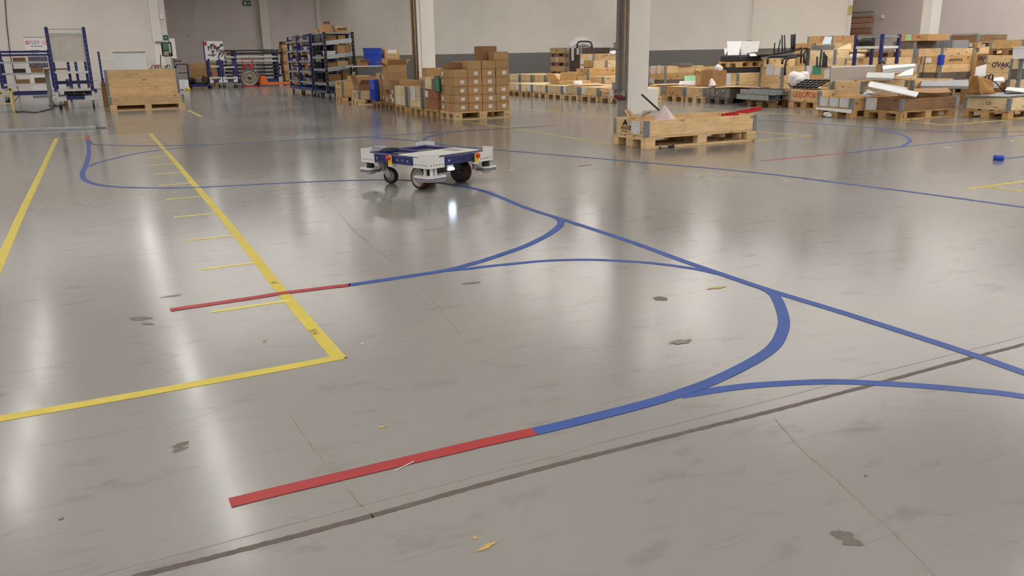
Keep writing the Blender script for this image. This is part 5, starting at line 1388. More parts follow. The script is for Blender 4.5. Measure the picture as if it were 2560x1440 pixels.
# tall branded crate
g0 = PD(2357, 20.2)
cGf = crate(g0.x, g0.y, 1.2, 0.72, 5, 'tall crate with printed name, blue corner clip and black straps', W_FRESH, W_TAN, tones=[W_FRESH, W_GREY, W_FRESH, W_TAN, W_FRESH])
print_on(cGf, 'B', 0.55, 0.83, 'GRUNDFOS', 0.085, INK, 0.0015, sx=1.1)
print_on(cGf, 'B', 1.0, 0.88, 'X', 0.12, INK, 0.001, name='emblem')
paper(cGf, 'A', 0.36, 0.83, 0.18, 0.12, PAPER_N, 'torn_label')
attach(MB().prism([(-0.012, -0.012), (0.1, -0.012), (0.1, -0.004), (-0.004, -0.004), (-0.004, 0.1), (-0.012, 0.1)], 0.72, 0.96).obj('corner_clip', BLUEBOX, None, (g0.x, g0.y, 0)), cGf.t)
for (s1, z1, s2, z2) in ((0.08, 0.30, 0.17, 0.93), (0.23, 0.30, 0.27, 0.93), (0.60, 0.25, 0.68, 0.93)):
    a = Vector((g0.x - 0.03, g0.y + 0.72 - s1, z1)); b = Vector((g0.x - 0.015, g0.y + 0.72 - s2, z2))
    tag(MB().cyl(a, b, 0.008, 6).obj('black_rod', BLACK), 'thin black rod leaning on the tall branded crate, %s' % {0.08: 'left', 0.23: 'middle', 0.60: 'right'}[s1], 'rod')
# stack left of it
cY = cpx(2288, 21.2, 2, 'crate under the boxes with dark lettering left of the tall branded crate', W_TAN, 0.9, 0.8)
M_VIO = plain('violet_ink', sr(66, 44, 72), 0.7)
for k in range(2):
    b_ = carton(cY.u0 + 0.05, cY.v0 + 0.0, cY.top + 0.19 * k + 0.001, 0.8, 0.62, 0.188, 'tan box with dark lettering left of the tall branded crate, %s' % ['lower', 'upper'][k], CARD_L, tape=False)
    print_on(b_, 'A', 0.28, cY.top + 0.19 * k + 0.1, 'TERCO', 0.12, M_VIO, 0.002)
zc = cY.top + 0.381
crate(cY.u0, cY.v0, 0.85, 0.7, 1, 'plain collar on the lettered boxes', W_FRESH, None, zc, False, name='wooden_collar', cat='collar')
crate(cY.u0, cY.v0, 0.85, 0.7, 1, 'grey collar on the plain collar above the lettered boxes', W_GREY, None, zc + 0.196, False, name='wooden_collar', cat='collar')
gb = carton(cY.u0 - 0.02, cY.v0 - 0.35, zc + 0.393, 0.8, 1.02, 0.17, 'long brown box with a mint label on the stack left of the tall crate', CARD, [('A', 0.45, 0.55, 0.16, 0.13, MINT_P), ('A', 0.75, 0.6, 0.1, 0.05, M_REDLAB)])
q = PD(2381, 21.6)
zb_, zt_ = zat(q, 115), zat(q, 100)
co = thing('corrugated_box', 'corrugated zinc box behind the tall branded crate', 'box', (q.x, q.y, 0))
kk = 12; Lc = 0.95
cz_pts = []
mb = MB(); vs = []; fs = []
for i in range(2 * kk + 1):
    yv = Lc * i / (2 * kk); xo = 0.0 if i % 2 else 0.03
    vs += [(xo, yv, zb_ - 0.9), (xo, yv, zt_), (xo + 0.6, yv, zt_), (xo + 0.6, yv, zb_ - 0.9)]
for i in range(2 * kk):
    for j in range(4):
        a, b = i * 4 + j, i * 4 + (j + 1) % 4
        fs.append((a, b, b + 4, a + 4))
fs += [(0, 3, 2, 1), (8 * kk, 8 * kk + 1, 8 * kk + 2, 8 * kk + 3)]
mb._add(vs, fs).obj('corrugated_wall', GALV, co)
MB().box(0.02, 0.58, 0.02, Lc - 0.02, 0, zb_ - 0.9).obj('stand', W_TAN, co)
sheet('dark_flap', 'dark sheet lying on the corrugated zinc box', 'sheet', [depth_pt(2348, 100, 22.4), depth_pt(2370, 98, 22.3), depth_pt(2366, 94.5, 22.9), depth_pt(2352, 96, 23.0)], plain('slate', sr(84, 84, 92), 0.6), 0.01)
# stack at the right
cH = cpx(2446, 22.0, 5, 'tall tan crate behind the tall branded crate, right stack', W_FRESH, 1.2, 0.85)
cHn = crate(cH.u0 - 0.05, cH.v0, 1.2, 0.85, 1, 'dark brown collar pallet topmost on the right stack', W_BROWN, W_TAN, cH.top + 0.002)
zz = cHn.top
sheet('zinc_sheet', 'zinc sheet on the topmost collar pallet', 'sheet', [(cHn.u0, cHn.v0 + 0.8, zz + 0.002), (cHn.u0 + 0.05, cHn.v0 + 0.05, zz + 0.002), (cHn.u0 + 1.1, cHn.v0 + 0.05, zz + 0.03), (cHn.u0 + 1.1, cHn.v0 + 0.8, zz + 0.03)], GALV_L, 0.04)
carton(PD(2444, 20.6).x, PD(2444, 20.6).y, 0.45, 0.55, 0.5, 0.55, 'plain brown carton right of the tall branded crate', CARD_L)
cI = cpx(2444, 20.7, 1, 'low crate under the plain brown carton', W_TAN, 1.0, 0.8, lid=W_TAN, ch=0.28)
b_ = carton(PD(2492, 19.6).x - 0.05, PD(2492, 19.6).y, 0.45, 0.5, 0.45, 0.52, 'dark carton with white label right of the plain carton', CARD_D, [('A', 0.3, 0.75, 0.16, 0.12, LBL)])
print_on(b_, 'A', 0.14, 0.86, 'DU', 0.13, INK, 0.003)
cJ = cpx(2500, 19.8, 1, 'low crate under the dark carton', W_TAN, 0.9, 0.7, lid=W_TAN, ch=0.28)
cOv = cpx(2556, 18.6, 4, 'crate with big dark capitals at the right edge', W_FRESH, 1.2, 0.85, ptone=W_TAN, ch=0.2)
print_on(cOv, 'A', 0.46, 0.72, 'OVAKO', 0.16, M_VIO, 0.004)
crate(cOv.u0 + 0.05, cOv.v0, 1.1, 0.82, 1, 'tan collar pallet on the crate with big capitals', W_TAN, W_BROWN, cOv.top + 0.002)
# low things behind crate c9
for k, (x, w_, h) in enumerate(((2450, 16.4, 0.30), (2480, 16.2, 0.32), (2520, 16.0, 0.30))):
    pz2 = PD(x, w_)
    carton(pz2.x, pz2.y, 0.0, 0.3, 0.3, h + 0.2, 'carton with a white label behind the paper bag, %s from left' % ordw[k], CARD_D, [('A', 0.15, 0.8, 0.2, 0.12, LBL if k else plain('orange_label', sr(226, 130, 90), 0.5))])
sheet('white_board', 'white board standing behind the paper bag', 'board', [Vector((*depth_pt(2438, 178, 16.9).xy, 0.0)), Vector((*depth_pt(2466, 176, 16.8).xy, 0.0)), depth_pt(2467, 161, 17.0), depth_pt(2440, 168, 17.1)], FW, 0.02)
# content of c9: grey metal sheets, papers and the paper bag
sheet('zinc_sheet', 'zinc sheets lying in the crate with the paper bag', 'sheet', [(c9.u0 - 0.1, c9.v0 + 0.72, 0.345), (c9.u0 + 0.0, c9.v0 + 0.06, 0.345), (c9.u0 + 1.15, c9.v0 + 0.06, 0.36), (c9.u0 + 1.1, c9.v0 + 0.75, 0.36)], GALV, 0.02)
sheet('paper_sheet', 'white paper pile right of the paper bag', 'paper', [depth_pt(2512, 226, 13.5), depth_pt(2560, 232, 13.4), depth_pt(2560, 222, 13.9), depth_pt(2518, 219, 14.0)], PAPER_N, 0.01)
sheet('paper_sheet', 'white paper pile behind the paper bag', 'paper', [depth_pt(2482, 206, 14.9), depth_pt(2512, 206, 14.8), depth_pt(2508, 196, 15.2), depth_pt(2486, 198, 15.2)], PAPER_N, 0.03)
# brown paper bag lying, with black straps
bp = depth_pt(2455, 216, 13.7)
bg = thing('paper_bag', 'crumpled brown paper bag with black straps on the pale low crate', 'bag', (bp.x, bp.y, 0.368), R(8))
def bagf(a, b):
    t = 2 * math.pi * a
    rx = 0.26 * (1 + 0.05 * b - 0.10 * b * b) * (1 + 0.07 * math.sin(5 * t + 4 * b) + 0.04 * math.sin(11 * t - 6 * b)); ry = 0.15 * (1 - 0.5 * b) * (1 + 0.10 * math.sin(4 * t + 7 * b) + 0.05 * math.sin(9 * t))
    e = 0.55
    cx, sx_ = math.cos(t), math.sin(t)
    return (rx * math.copysign(abs(cx) ** e, cx) - 0.03 * b, ry * math.copysign(abs(sx_) ** e, sx_), 0.20 * b + 0.012 * math.sin(6 * t) * b + 0.10 * b * (0.5 - 0.5 * cx))
MB().grid(bagf, 40, 8).obj('bag_body', card('bag_paper', sr(168, 126, 74)), bg)
bpy.data.objects['bag_body'].modifiers.new('sheet', 'SOLIDIFY').thickness = 0.004
for k in range(2):
    MB().tube([(-0.10 + 0.12 * k, -0.05, 0.20), (-0.05 + 0.12 * k, -0.08, 0.30 + 0.02 * k), (0.03 + 0.12 * k, -0.08, 0.31), (0.08 + 0.12 * k, -0.05, 0.19)], 0.012, 6).obj('strap', BLACK, bg)
MB().tube([(0.10, -0.05, 0.22), (0.22, -0.1, 0.19), (0.32, -0.16, 0.08), (0.38, -0.22, 0.0)], 0.009, 6).obj('strap', BLACK, bg)
crumple('silver_can', 'silver can in the mouth of the paper bag', 'can', (bp.x - 0.06, bp.y - 0.02, 0.64), (0.08, 0.05, 0.04), STEEL, 61, 2, 0.1)
# right edge: crate with white box
cZ = cpx(2560, 15.4, 4, 'four-collar crate at the right edge below a white plastic box', W_FRESH, 1.2, 0.22, tones=[W_GREY, W_FRESH, W_GREY, W_PALE], ch=0.19)
bq = depth_pt(2564, 158, 15.3)
bin_box('white_box', 'white plastic box at the right edge of the picture', (bq.x + 0.12, bq.y + 0.1, cZ.top + 0.002), 0.34, 0.3, 0.22, FW, 'box')
# grey sheets between c8 and the tall crate
sheet('zinc_sheet', 'zinc sheets stacked between the brown low crate and the tall branded crate', 'sheet', [depth_pt(2300, 222, 14.6), depth_pt(2420, 222, 14.8), depth_pt(2420, 206, 16.4), depth_pt(2304, 206, 16.2)], GALV, 0.05)
sheet('white_paper_strip', 'white strips on the zinc sheets behind the brown low crate', 'paper', [depth_pt(2305, 219, 14.6), depth_pt(2400, 212, 15.5), depth_pt(2402, 208, 15.8), depth_pt(2310, 214, 15.0)], PAPER_N, 0.012)
# low row of wooden slats by the end of the grey band: rolled wooden shutter on the right wall
sh0 = PD(2117, 29.0)
uS = U1
ySa, ySb = vat(U1, 2112, CAMH), vat(U1, 2177, CAMH)
zS0, zS1 = 0.4, zat((U1, ySb), 38)
shn = struct('x', link('door_1', None, None, (U1 - 0.06, 0, 0)))
M_SHUT = wood('brown_shutter', sr(206, 164, 138), sr(160, 120, 98), 0.1)
k = zS0
while k < zS1 - 0.05:
    MB().box(-0.03, 0.0, ySb, ySa, k, min(k + 0.165, zS1)).obj('slat', M_SHUT, shn); 
    MB().box(-0.02, 0.01, ySb, ySa, k + 0.165, k + 0.185).obj('slat_gap', W_DARK, shn)
    k += 0.185
# ------------------------------------------------------------------ trolleys and goods on the left
def castor_small(parent, x, y, r=0.065, steel=True):
    M = Matrix.Translation((x - 0.018, y, r)) @ Matrix.Rotation(R(90), 4, 'Y')
    o = MB().lathe([(0, 0), (r * 0.6, 0), (r * 0.92, 0), (r, 0.008), (r, 0.028), (r * 0.92, 0.036), (0, 0.036)], M, 16).obj('castor_wheel', RUBBER, parent)
    MB().box(x - 0.03, x + 0.03, y - 0.02, y + 0.035, r * 1.3, r * 2 + 0.03, 0, 0.004).obj('castor_fork', STEEL, o)
    return o
def post(parent, x, y, z0, z1, w=0.06, mat=None, dots=True):
    o = MB().box(x - w / 2, x + w / 2, y - w / 2, y + w / 2, z0, z1, 0, 0.003).obj('post', mat or BLUE, parent)
    if dots:
        d = MB(); k = z0 + 0.12
        while k < z1 - 0.06:
            d.box(x - 0.007, x + 0.007, y - w / 2 - 0.0015, y - w / 2 + 0.001, k - 0.007, k + 0.007)
            d.box(x - w / 2 - 0.0015, x - w / 2 + 0.001, y - 0.008, y + 0.008, k - 0.007, k + 0.007); k += 0.11
        if d.v:
            p_ = d.obj('post_holes', M_CWHITE, o); p_['kind'] = 'stuff'
    return o
def rail(parent, a, b, z, w=0.05, h=0.07, mat=None, name='rail'):
    a, b = Vector((a[0], a[1], 0)), Vector((b[0], b[1], 0)); d = b - a
    return MB().box(0, d.length, -w / 2, w / 2, z - h / 2, z + h / 2, 0, 0.003).obj(name, mat or BLUE, parent, a, (0, 0, math.atan2(d.y, d.x)))
def trolley(label, u0, v0, W, D, hf, hr, rails=(), shelves=(), name='shelf_trolley', mat=None, castors=True, zb=0.22, w=0.075):
    ba = min(0.2, W * 0.27)
    t = thing(name, label, 'trolley', (u0, v0, 0), 0)
    for (x, y, h) in ((0, 0, hf), (W, 0, hf), (0, D, hr), (W, D, hr)):
        post(t, x, y, zb, h, w, mat)
    for a, b in (((0, 0), (W, 0)), ((W, 0), (W, D)), ((0, D), (W, D)), ((0, 0), (0, D))):
        rail(t, a, b, zb + 0.05, 0.055, 0.09, mat)
    for (x, y) in ((0, 0), (W, 0), (0, D), (W, D)):
        s = 1 if x == 0 else -1
        MB().box(min(x - 0.034 * s, x + ba * s), max(x - 0.034 * s, x + ba * s), y - 0.04, y - 0.03, zb - 0.02, zb + 0.09, 0, 0.002).box(min(x - 0.034 * s, x + 0.034 * s), max(x - 0.034 * s, x + 0.034 * s), y - 0.04, y - 0.03, zb + 0.09, zb + 0.2, 0, 0.002).obj('corner_bracket', M_CWHITE, t)
        if castors: castor_small(t, x + 0.03 * s, y + (0.03 if y == 0 else -0.03))
    for z in rails:
        rail(t, (0, 0), (W, 0), z, 0.05, 0.05, mat); rail(t, (0, D), (W, D), z, 0.05, 0.05, mat)
    for (z, m_) in shelves:
        MB().box(0.03, W - 0.03, 0.0, D, z - 0.01, z + 0.012, 0, 0.002).obj('shelf', m_, t)
        MB().box(0.03, W - 0.03, -0.035, -0.0005, z - 0.03, z + 0.025, 0, 0.002).obj('shelf_lip', m_, t)
    return t
ZINC = GALV_L
t1a = G(156, 273); 
T1 = trolley('tall navy trolley with a pale back panel left of the bench-like crate', -0.86, 23.22, 0.80, 0.85, 1.93, 1.12, (), ((0.88, M_CWHITE), (0.46, M_CWHITE)))
for x in (0.33, 0.50, 0.72): post(T1, x, 0.85, 0.27, 1.12, 0.06)
rail(T1, (0, 0.85), (0.8, 0.85), 0.62, 0.05, 0.08)
rail(T1, (0, 0), (0.8, 0), 1.88, 0.02, 0.02, STEEL, 'top_bar'); rail(T1, (0, 0), (0.8, 0), 1.77, 0.04, 0.04, ZINC, 'zinc_bar')
MB().box(0.04, 0.76, 0.0, 0.008, 1.13, 1.745).obj('back_panel', plain('milky_panel', sr(214, 208, 200), 0.4), T1)
for x in (0, 0.8): MB().box(x - 0.035, x + 0.035, -0.037, -0.0305, 1.77, 1.84).obj('end_plate', M_CWHITE, T1)
t2 = G(70, 258)
T2 = trolley('wide low navy shelf trolley at the far left', t2.x - 0.55, t2.y, 1.28, 0.85, 1.47, 1.45, (1.42, 1.33), ((1.13, ZINC), (0.82, ZINC), (0.52, M_CWHITE)))
T0 = trolley('navy trolley behind the wide shelf trolley at the left edge', t2.x - 1.05, t2.y + 1.6, 0.42, 0.5, 1.34, 1.2, (0.9,), ((0.6, ZINC),))
b3 = PD(250, 24.3)
T3 = trolley('low navy trolley with one tall post half hidden by the bench-like crate', b3.x - 0.95, b3.y, 0.95, 0.8, 0.62, 0.62, (), ((0.58, M_CWHITE),))
post(T3, 0.95, 0.9, 0.22, zat((b3.x, b3.y + 0.9), 129))
for k, (x, z, h, m_) in enumerate(((0.35, 1.143, 0.12, CARD_D), (0.75, 0.833, 0.14, CARD), (0.3, 0.833, 0.12, plain('dark_box', sr(60, 56, 60), 0.6)), (0.8, 0.533, 0.16, CARD_D), (0.35, 0.533, 0.12, CARD))):
    carton(t2.x - 0.55 + x, t2.y + 0.2, z, 0.3, 0.35, h, 'small box on the wide shelf trolley, %s' % ['upper shelf', 'middle shelf right', 'middle shelf left', 'lower shelf right', 'lower shelf left'][k], m_, tape=False, name='small_box', cat='box')
# lifting table between the trolleys
lt = PD(112, 21.6)
LT = thing('lifting_table', 'lifting table with a brown top and grey column left of the tall navy trolley', 'table', lt)
MB().box(-0.35, 0.55, -0.2, 0.35, 0.92, 0.96, 0, 0.004).obj('table_top', W_BROWN, LT)
MB().box(-0.05, 0.06, -0.03, 0.05, 0.06, 0.92, 0, 0.004).obj('column', GREYP, LT)
MB().box(-0.06, 0.08, -0.35, 0.35, 0.0, 0.06, 0, 0.01).obj('foot', GREYP, LT)
crumple('clear_bag', 'crumpled clear bag on the floor left of the tall navy trolley', 'plastic bag', (lt.x + 0.2, lt.y - 0.5, 0.12), (0.12, 0.12, 0.16), PLASTIC_W, 71)
carton(-0.02 + 0.16, 23.9, 0, 0.26, 0.3, 0.5, 'orange-brown carton on the floor between the tall navy trolley and the bench-like crate', CARD_D, open_top=True)
for k in range(3):
    carton(-0.7 + 0.22 * k, 23.35, 0.33, 0.2, 0.3, 0.1 + 0.02 * k, 'dark small box low in the tall navy trolley, %s' % ['left', 'middle', 'right'][k], plain('dark_box', sr(60, 56, 60), 0.6), tape=False, name='small_box', cat='box')
carton(lt.x + 0.1, lt.y - 0.35, 0, 0.3, 0.25, 0.28, 'dark carton on the floor under the lifting table', CARD_D)
# bench-like crate: long pallet, low collar in front and four collars behind
b0 = G(277, 278.5)
BC = crate(b0.x, b0.y, 1.63, 0.42, 1, 'bench-like crate on a long pallet with a tall board back', W_FRESH, W_FRESH, pallet=False, z0=0.1445)
BC.t['label'] = 'low front collar of the bench-like crate'
BC.t['category'] = 'collar'; BC.t.name = 'low_collar'
crate(b0.x, b0.y, 1.63, 0.8, 0, 'long pallet carrying the bench-like collars', W_FRESH, W_FRESH, name='pallet', cat='pallet')
crate(b0.x - 0.01, b0.y + 0.43, 1.60, 0.36, 4, 'tall back of four collars on the bench-like crate pallet', W_FRESH, None, 0.1445, False, name='collar_stack', cat='collar stack')
tag(MB().box(0, 1.5, 0, 0.02, 0.0, 0.16, 0, 0.002).obj('added_backing_board', W_BROWN, None, (b0.x + 0.06, b0.y + 0.86, 0.0)), 'brown board added behind the bench-like crate pallet to darken its openings', 'board')  # added so the pallet openings look dark
# white board behind it
wb0, wb1 = PD(299, 23.6), PD(377, 23.6)
wy = 0.5 * (wb0.y + wb1.y)
ua, ub = uat(wy, 300), uat(wy, 378)
zt = zat((ua, wy), 129.5)
WB = thing('flip_chart', 'white flip chart board standing behind the bench-like crate', 'board', (ua, wy, 0))
MB().box(0, ub - ua, 0, 0.02, zt - 0.75, zt - 0.035, 0, 0.004).obj('board', FW, WB)
MB().box(-0.01, ub - ua + 0.01, -0.01, 0.03, zt - 0.035, zt, 0, 0.004).obj('clamp_bar', GREYP, WB)
for a, b in ((0.1, 0.12), (ub - ua - 0.1, 0.12), ((ub - ua) / 2, 0.6)):
    MB().cyl((a, b, 0.0), ((a + (ub - ua) / 2) / 2, 0.04, zt - 0.1), 0.012, 8).obj('leg', GREYP, WB)
# roll-up banner
rb0 = PD(70, 27.0)
bw = uat(rb0.y, 136) - rb0.x
zt = zat(rb0, 94)
RB = thing('roll_up_banner', 'white roll-up banner with company name behind the wide shelf trolley', 'banner', rb0)
MB().box(0, bw, 0, 0.006, 0.08, zt).obj('banner_sheet', plain('banner_white', sr(228, 226, 228), 0.5, 0, 0.02), RB)
MB().box(-0.02, bw + 0.02, -0.08, 0.08, 0, 0.08, 0, 0.01).obj('banner_base', STEEL, RB)
MB().box(-0.01, bw + 0.01, -0.01, 0.015, zt, zt + 0.025).obj('top_bar', STEEL, RB)
text_mesh('FLEX', 0.17, plain('slate_ink', sr(96, 92, 104), 0.6), RB, (0.14, -0.002, zt - 0.16), ROT_B, align='LEFT', sx=0.82)
text_mesh('QUBE', 0.17, plain('rose_ink', sr(216, 96, 110), 0.6), RB, (0.49, -0.002, zt - 0.16), ROT_B, align='LEFT', sx=0.82)
M_ROSE = plain('red_emblem', sr(206, 60, 74), 0.6)
for (a, b, c, d) in ((0.03, 0.12, 0.04, 0.065), (0.03, 0.12, -0.05, -0.025), (0.03, 0.055, -0.025, 0.04), (0.095, 0.12, -0.025, 0.04)):
    MB().box(a, b, -0.003, 0.0, zt - 0.165 + c, zt - 0.165 + d).obj('emblem', M_ROSE, RB)
MB().box(0.15, bw - 0.1, -0.002, 0.0, zt - 0.285, zt - 0.265).obj('tagline', plain('slate_ink', sr(96, 92, 104), 0.6), RB)
text_mesh('MEET', 0.17, plain('dark_violet', sr(92, 56, 76), 0.6), RB, (0.05, -0.002, zt - 0.46), ROT_B, align='LEFT', sx=0.8)
MB().box(0.02, bw - 0.02, -0.002, 0.0, 0.95, zt - 0.60).obj('photo_print', plain('dark_photo', sr(92, 84, 96), 0.6, 0, 0.7, 14), RB)
# wooden stool at the left edge
s0 = G(18, 281)
ST = thing('wooden_chair', 'light wooden chair cut by the left edge', 'chair', (s0.x - 0.22, s0.y, 0), R(0))
M_LW = wood('light_beech', sr(232, 214, 150), sr(196, 168, 100), 0.1)
for (x, y, h) in ((0, 0, 0.45), (0.36, 0, 0.55), (0, 0.36, 0.45), (0.36, 0.36, 0.55)):
    MB().box(x - 0.02, x + 0.02, y - 0.02, y + 0.02, 0, h, 0, 0.004).obj('leg', M_LW, ST)
MB().box(-0.03, 0.39, -0.03, 0.39, 0.45, 0.48, 0, 0.006).obj('seat', M_LW, ST)
MB().box(0.34, 0.38, -0.02, 0.38, 0.49, 0.55, 0, 0.004).obj('backrest', M_LW, ST)
for z in (0.2, 0.38): MB().box(0, 0.36, -0.012, 0.012, z - 0.015, z + 0.015).obj('stretcher', M_LW, ST)
# black cable down the wall and over the floor
cpts = [on_wall(10, -40, (0, LV), (1, LV)) + Vector((0, -0.03, 0)), on_wall(17, 60, (0, LV), (1, LV)) + Vector((0, -0.03, 0)), on_wall(26, 140, (0, LV), (1, LV)) + Vector((0, -0.03, 0))]
cpts[0].z = min(cpts[0].z, CEIL - 0.02)
cz_ = [G(34, 256, 0.01), G(34, 270, 0.01), G(42, 280, 0.01), G(60, 279, 0.01), G(90, 281, 0.01), G(104, 278, 0.01), G(128, 272, 0.01), G(140, 262, 0.01)]
pts = cpts + [Vector((cpts[-1].x + 0.05, cpts[-1].y - 0.02, 0.3)), Vector((cpts[-1].x + 0.1, cpts[-1].y - 0.4, 0.012))] + cz_
tag(MB().tube(pts, 0.012, 6).obj('power_cable', BLACK), 'black cable hanging on the left wall and trailing over the floor', 'cable')
# bright metal profiles lying on the floor at the left edge
qa, qb = G(-40, 331.5), G(240, 322)
d_ = (qb - qa); La = d_.length
tag(MB().box(0, La, -0.05, 0.05, 0.0, 0.045, 0, 0.004).obj('zinc_profile', GALV_L, None, qa, (0, 0, math.atan2(d_.y, d_.x))), 'long zinc profile lying on the floor at the left edge', 'profile')
qa, qb = G(150, 323.5), G(262, 321.5); d_ = qb - qa
tag(MB().box(0, d_.length, 0.06, 0.09, 0.0, 0.03, 0, 0.003).obj('zinc_profile', STEEL, None, qa, (0, 0, math.atan2(d_.y, d_.x))), 'thin short profile behind the long zinc profile', 'profile')
# ---- fittings on the left wall
def wall_item(name, label, cat, x0, x1, y0, y1, mat, depth=0.02, dz=0.0):
    a, b = on_wall(x0, y1, (0, LV), (1, LV)), on_wall(x1, y0, (0, LV), (1, LV))
    return tag(MB().box(a.x, b.x, -depth, 0, a.z, b.z, 0, min(0.004, depth / 3)).obj(name, mat, None, (0, LV - 0.001, 0)), label, cat), a, b
M_GRN = plain('safety_green', sr(30, 92, 66), 0.5); M_DGRN = plain('dark_green_frame', sr(26, 54, 46), 0.5)
o, a, b = wall_item('evacuation_plan', 'dark green framed evacuation plan on the left wall', 'sign', 406, 428, 105, 141, M_DGRN)
for (p0, p1, q0, q1, m_) in ((0.12, 0.62, 0.45, 0.95, plain('plan_green', sr(70, 120, 92), 0.5, 0, 0.5, 30)), (0.68, 0.9, 0.25, 0.9, plain('plan_white', sr(170, 180, 172), 0.5, 0, 0.5, 40)), (0.12, 0.62, 0.06, 0.36, plain('plan_text', sr(150, 140, 124), 0.5, 0, 0.4, 50))):
    MB().box(a.x + (b.x - a.x) * p0, a.x + (b.x - a.x) * p1, -0.024, -0.0202, a.z + (b.z - a.z) * q0, a.z + (b.z - a.z) * q1).obj('plan_print', m_, o)
o, a, b = wall_item('first_aid_sign', 'small green sign above the evacuation plan', 'sign', 409, 419, 88, 101, M_GRN, 0.006)
MB().box(a.x * 0.7 + b.x * 0.3, a.x * 0.3 + b.x * 0.7, -0.009, -0.0062, a.z * 0.55 + b.z * 0.45, a.z * 0.45 + b.z * 0.55).obj('cross_bar', WHITE, o)
MB().box(a.x * 0.55 + b.x * 0.45, a.x * 0.45 + b.x * 0.55, -0.009, -0.0062, a.z * 0.7 + b.z * 0.3, a.z * 0.3 + b.z * 0.7).obj('cross_bar', WHITE, o)
wall_item('wall_box', 'small grey box high on the left wall', 'electric box', 400, 407, 36, 48, M_PILLAR, 0.08)
wall_item('cable_trunk', 'thin cable trunk running up the left wall', 'cable trunk', 391, 393, -2, 165, M_PILLAR, 0.02)
wall_item('wall_bracket', 'flat grey bracket beside the evacuation plan', 'bracket', 388, 406, 103, 107, GREYP, 0.1)
wall_item('wall_plate', 'pale plate on the wall end right of the evacuation plan', 'panel', 429, 436, 96, 146, M_PILLAR, 0.02)
# tool shelf with red clamps behind the flip chart
tq = depth_pt(402, 166, 30.0)
TS = thing('tool_shelf', 'small tool shelf with red and black clamps behind the bench-like crate', 'shelf', (tq.x - 0.4, tq.y, 0))
MB().box(0, 0.75, 0, 0.3, tq.z - 0.1, tq.z - 0.06).obj('shelf_board', GREYP, TS)
for x in (0.03, 0.72): MB().box(x - 0.02, x + 0.02, 0.13, 0.17, 0, tq.z - 0.1).obj('leg', GREYP, TS)
for k, (x, m_) in enumerate(((0.08, REDP), (0.22, BLACK), (0.3, REDP), (0.6, BLACK))):
    MB().tube([(x, 0.1, tq.z - 0.06), (x + 0.04, 0.1, tq.z + 0.04), (x + 0.12, 0.1, tq.z + 0.05), (x + 0.1, 0.1, tq.z - 0.05)], 0.02, 6).obj('clamp', m_, TS)
MB().tube([(0.4, 0.1, tq.z - 0.05), (0.43, 0.1, tq.z + 0.3), (0.47, 0.1, tq.z + 0.42)], 0.014, 6).obj('goose_neck', BLACK, TS)
# ---- recess: hand truck, junk and tool trolley
def spot(x, y): 
    p = G(x, y); return Vector((p.x, p.y, 0))
jc = spot(440, 227)
JC = thing('jerrycan', 'white plastic jerrycan on the floor at the wall end', 'jerrycan', jc)
MB().box(-0.11, 0.11, -0.09, 0.09, 0, 0.34, 0, 0.03).box(-0.06, 0.06, -0.05, 0.05, 0.34, 0.38, 0, 0.01).obj('can_body', WHITE, JC)
MB().tube([(-0.08, 0, 0.36), (-0.05, 0, 0.46), (0.05, 0, 0.46), (0.09, 0, 0.36)], 0.014, 6).obj('handle', WHITE, JC)
MB().box(-0.02, 0.02, -0.096, -0.09, 0.12, 0.24).obj('label_mark', BLACK, JC)
ht = spot(461, 224)
HT = thing('hand_truck', 'dark hand truck with papers standing in the recess', 'hand truck', ht)
MB().tube([(-0.22, 0, 0.02), (-0.22, 0, 0.9), (-0.17, 0, 0.97), (0.17, 0, 0.97), (0.22, 0, 0.9), (0.22, 0, 0.02)], 0.02, 8).obj('frame', plain('dark_blue_grey', sr(46, 48, 60), 0.5), HT)
for z in (0.35, 0.62): MB().box(-0.21, 0.21, -0.01, 0.01, z, z + 0.03).obj('crossbar', BLACK, HT)
MB().box(-0.23, 0.23, -0.3, 0.0, 0.0, 0.02).obj('toe_plate', BLACK, HT)
for s in (-1, 1): MB().cyl((s * 0.24, 0.1, 0.1), (s * 0.3, 0.1, 0.1), 0.1, 16).obj('wheel', RUBBER, HT)
carton(ht.x - 0.2, ht.y - 0.27, 0.021, 0.36, 0.22, 0.36, 'white paper box on the hand truck', FW, tape=False, name='white_carton')
pd_ = spot(446, 223)
tag(MB().cyl((0, 0, 0), (0, 0, 1.25), 0.014, 8).box(-0.02, 0.28, -0.012, 0.012, 1.06, 1.12).obj('paddle_sign', W_BROWN, None, pd_ + Vector((-0.02, 0.15, 0))), 'thin pole with a brown paddle in the recess', 'pole')
cK2 = spot(476, 214)
crate(cK2.x, cK2.y, 1.25, 0.7, 4, 'light brown crate standing in the recess left of the tool trolley', W_TAN, W_TAN, ch=0.21)
jb = spot(487, 222)
nb = thing('navy_dolly', 'low navy dolly with dark machine parts in the recess', 'dolly', jb)
MB().box(-0.45, 0.65, -0.1, 0.4, 0.08, 0.17, 0, 0.01).obj('deck', BLUE, nb)
for x in (-0.35, 0.55):
    for y in (0, 0.3): MB().cyl((x, y, 0.04), (x + 0.04, y, 0.04), 0.04, 10).obj('wheel', RUBBER, nb)
for i, (dx, sx_, sz, m_, lb) in enumerate(((-0.12, 0.2, 0.18, BLACK, 'dark'), (0.2, 0.2, 0.13, plain('pump_grey', sr(120, 112, 104), 0.5, 0.2), 'grey'), (0.47, 0.16, 0.2, plain('pump_brown', sr(84, 70, 58), 0.6), 'brown'))):
    crumple('machine_part', '%s machine part on the low navy dolly' % lb, 'machine part', (jb.x + dx, jb.y + 0.15, 0.17 + sz * 0.6), (sx_, 0.2, sz), m_, 80 + i, 2, 0.3)
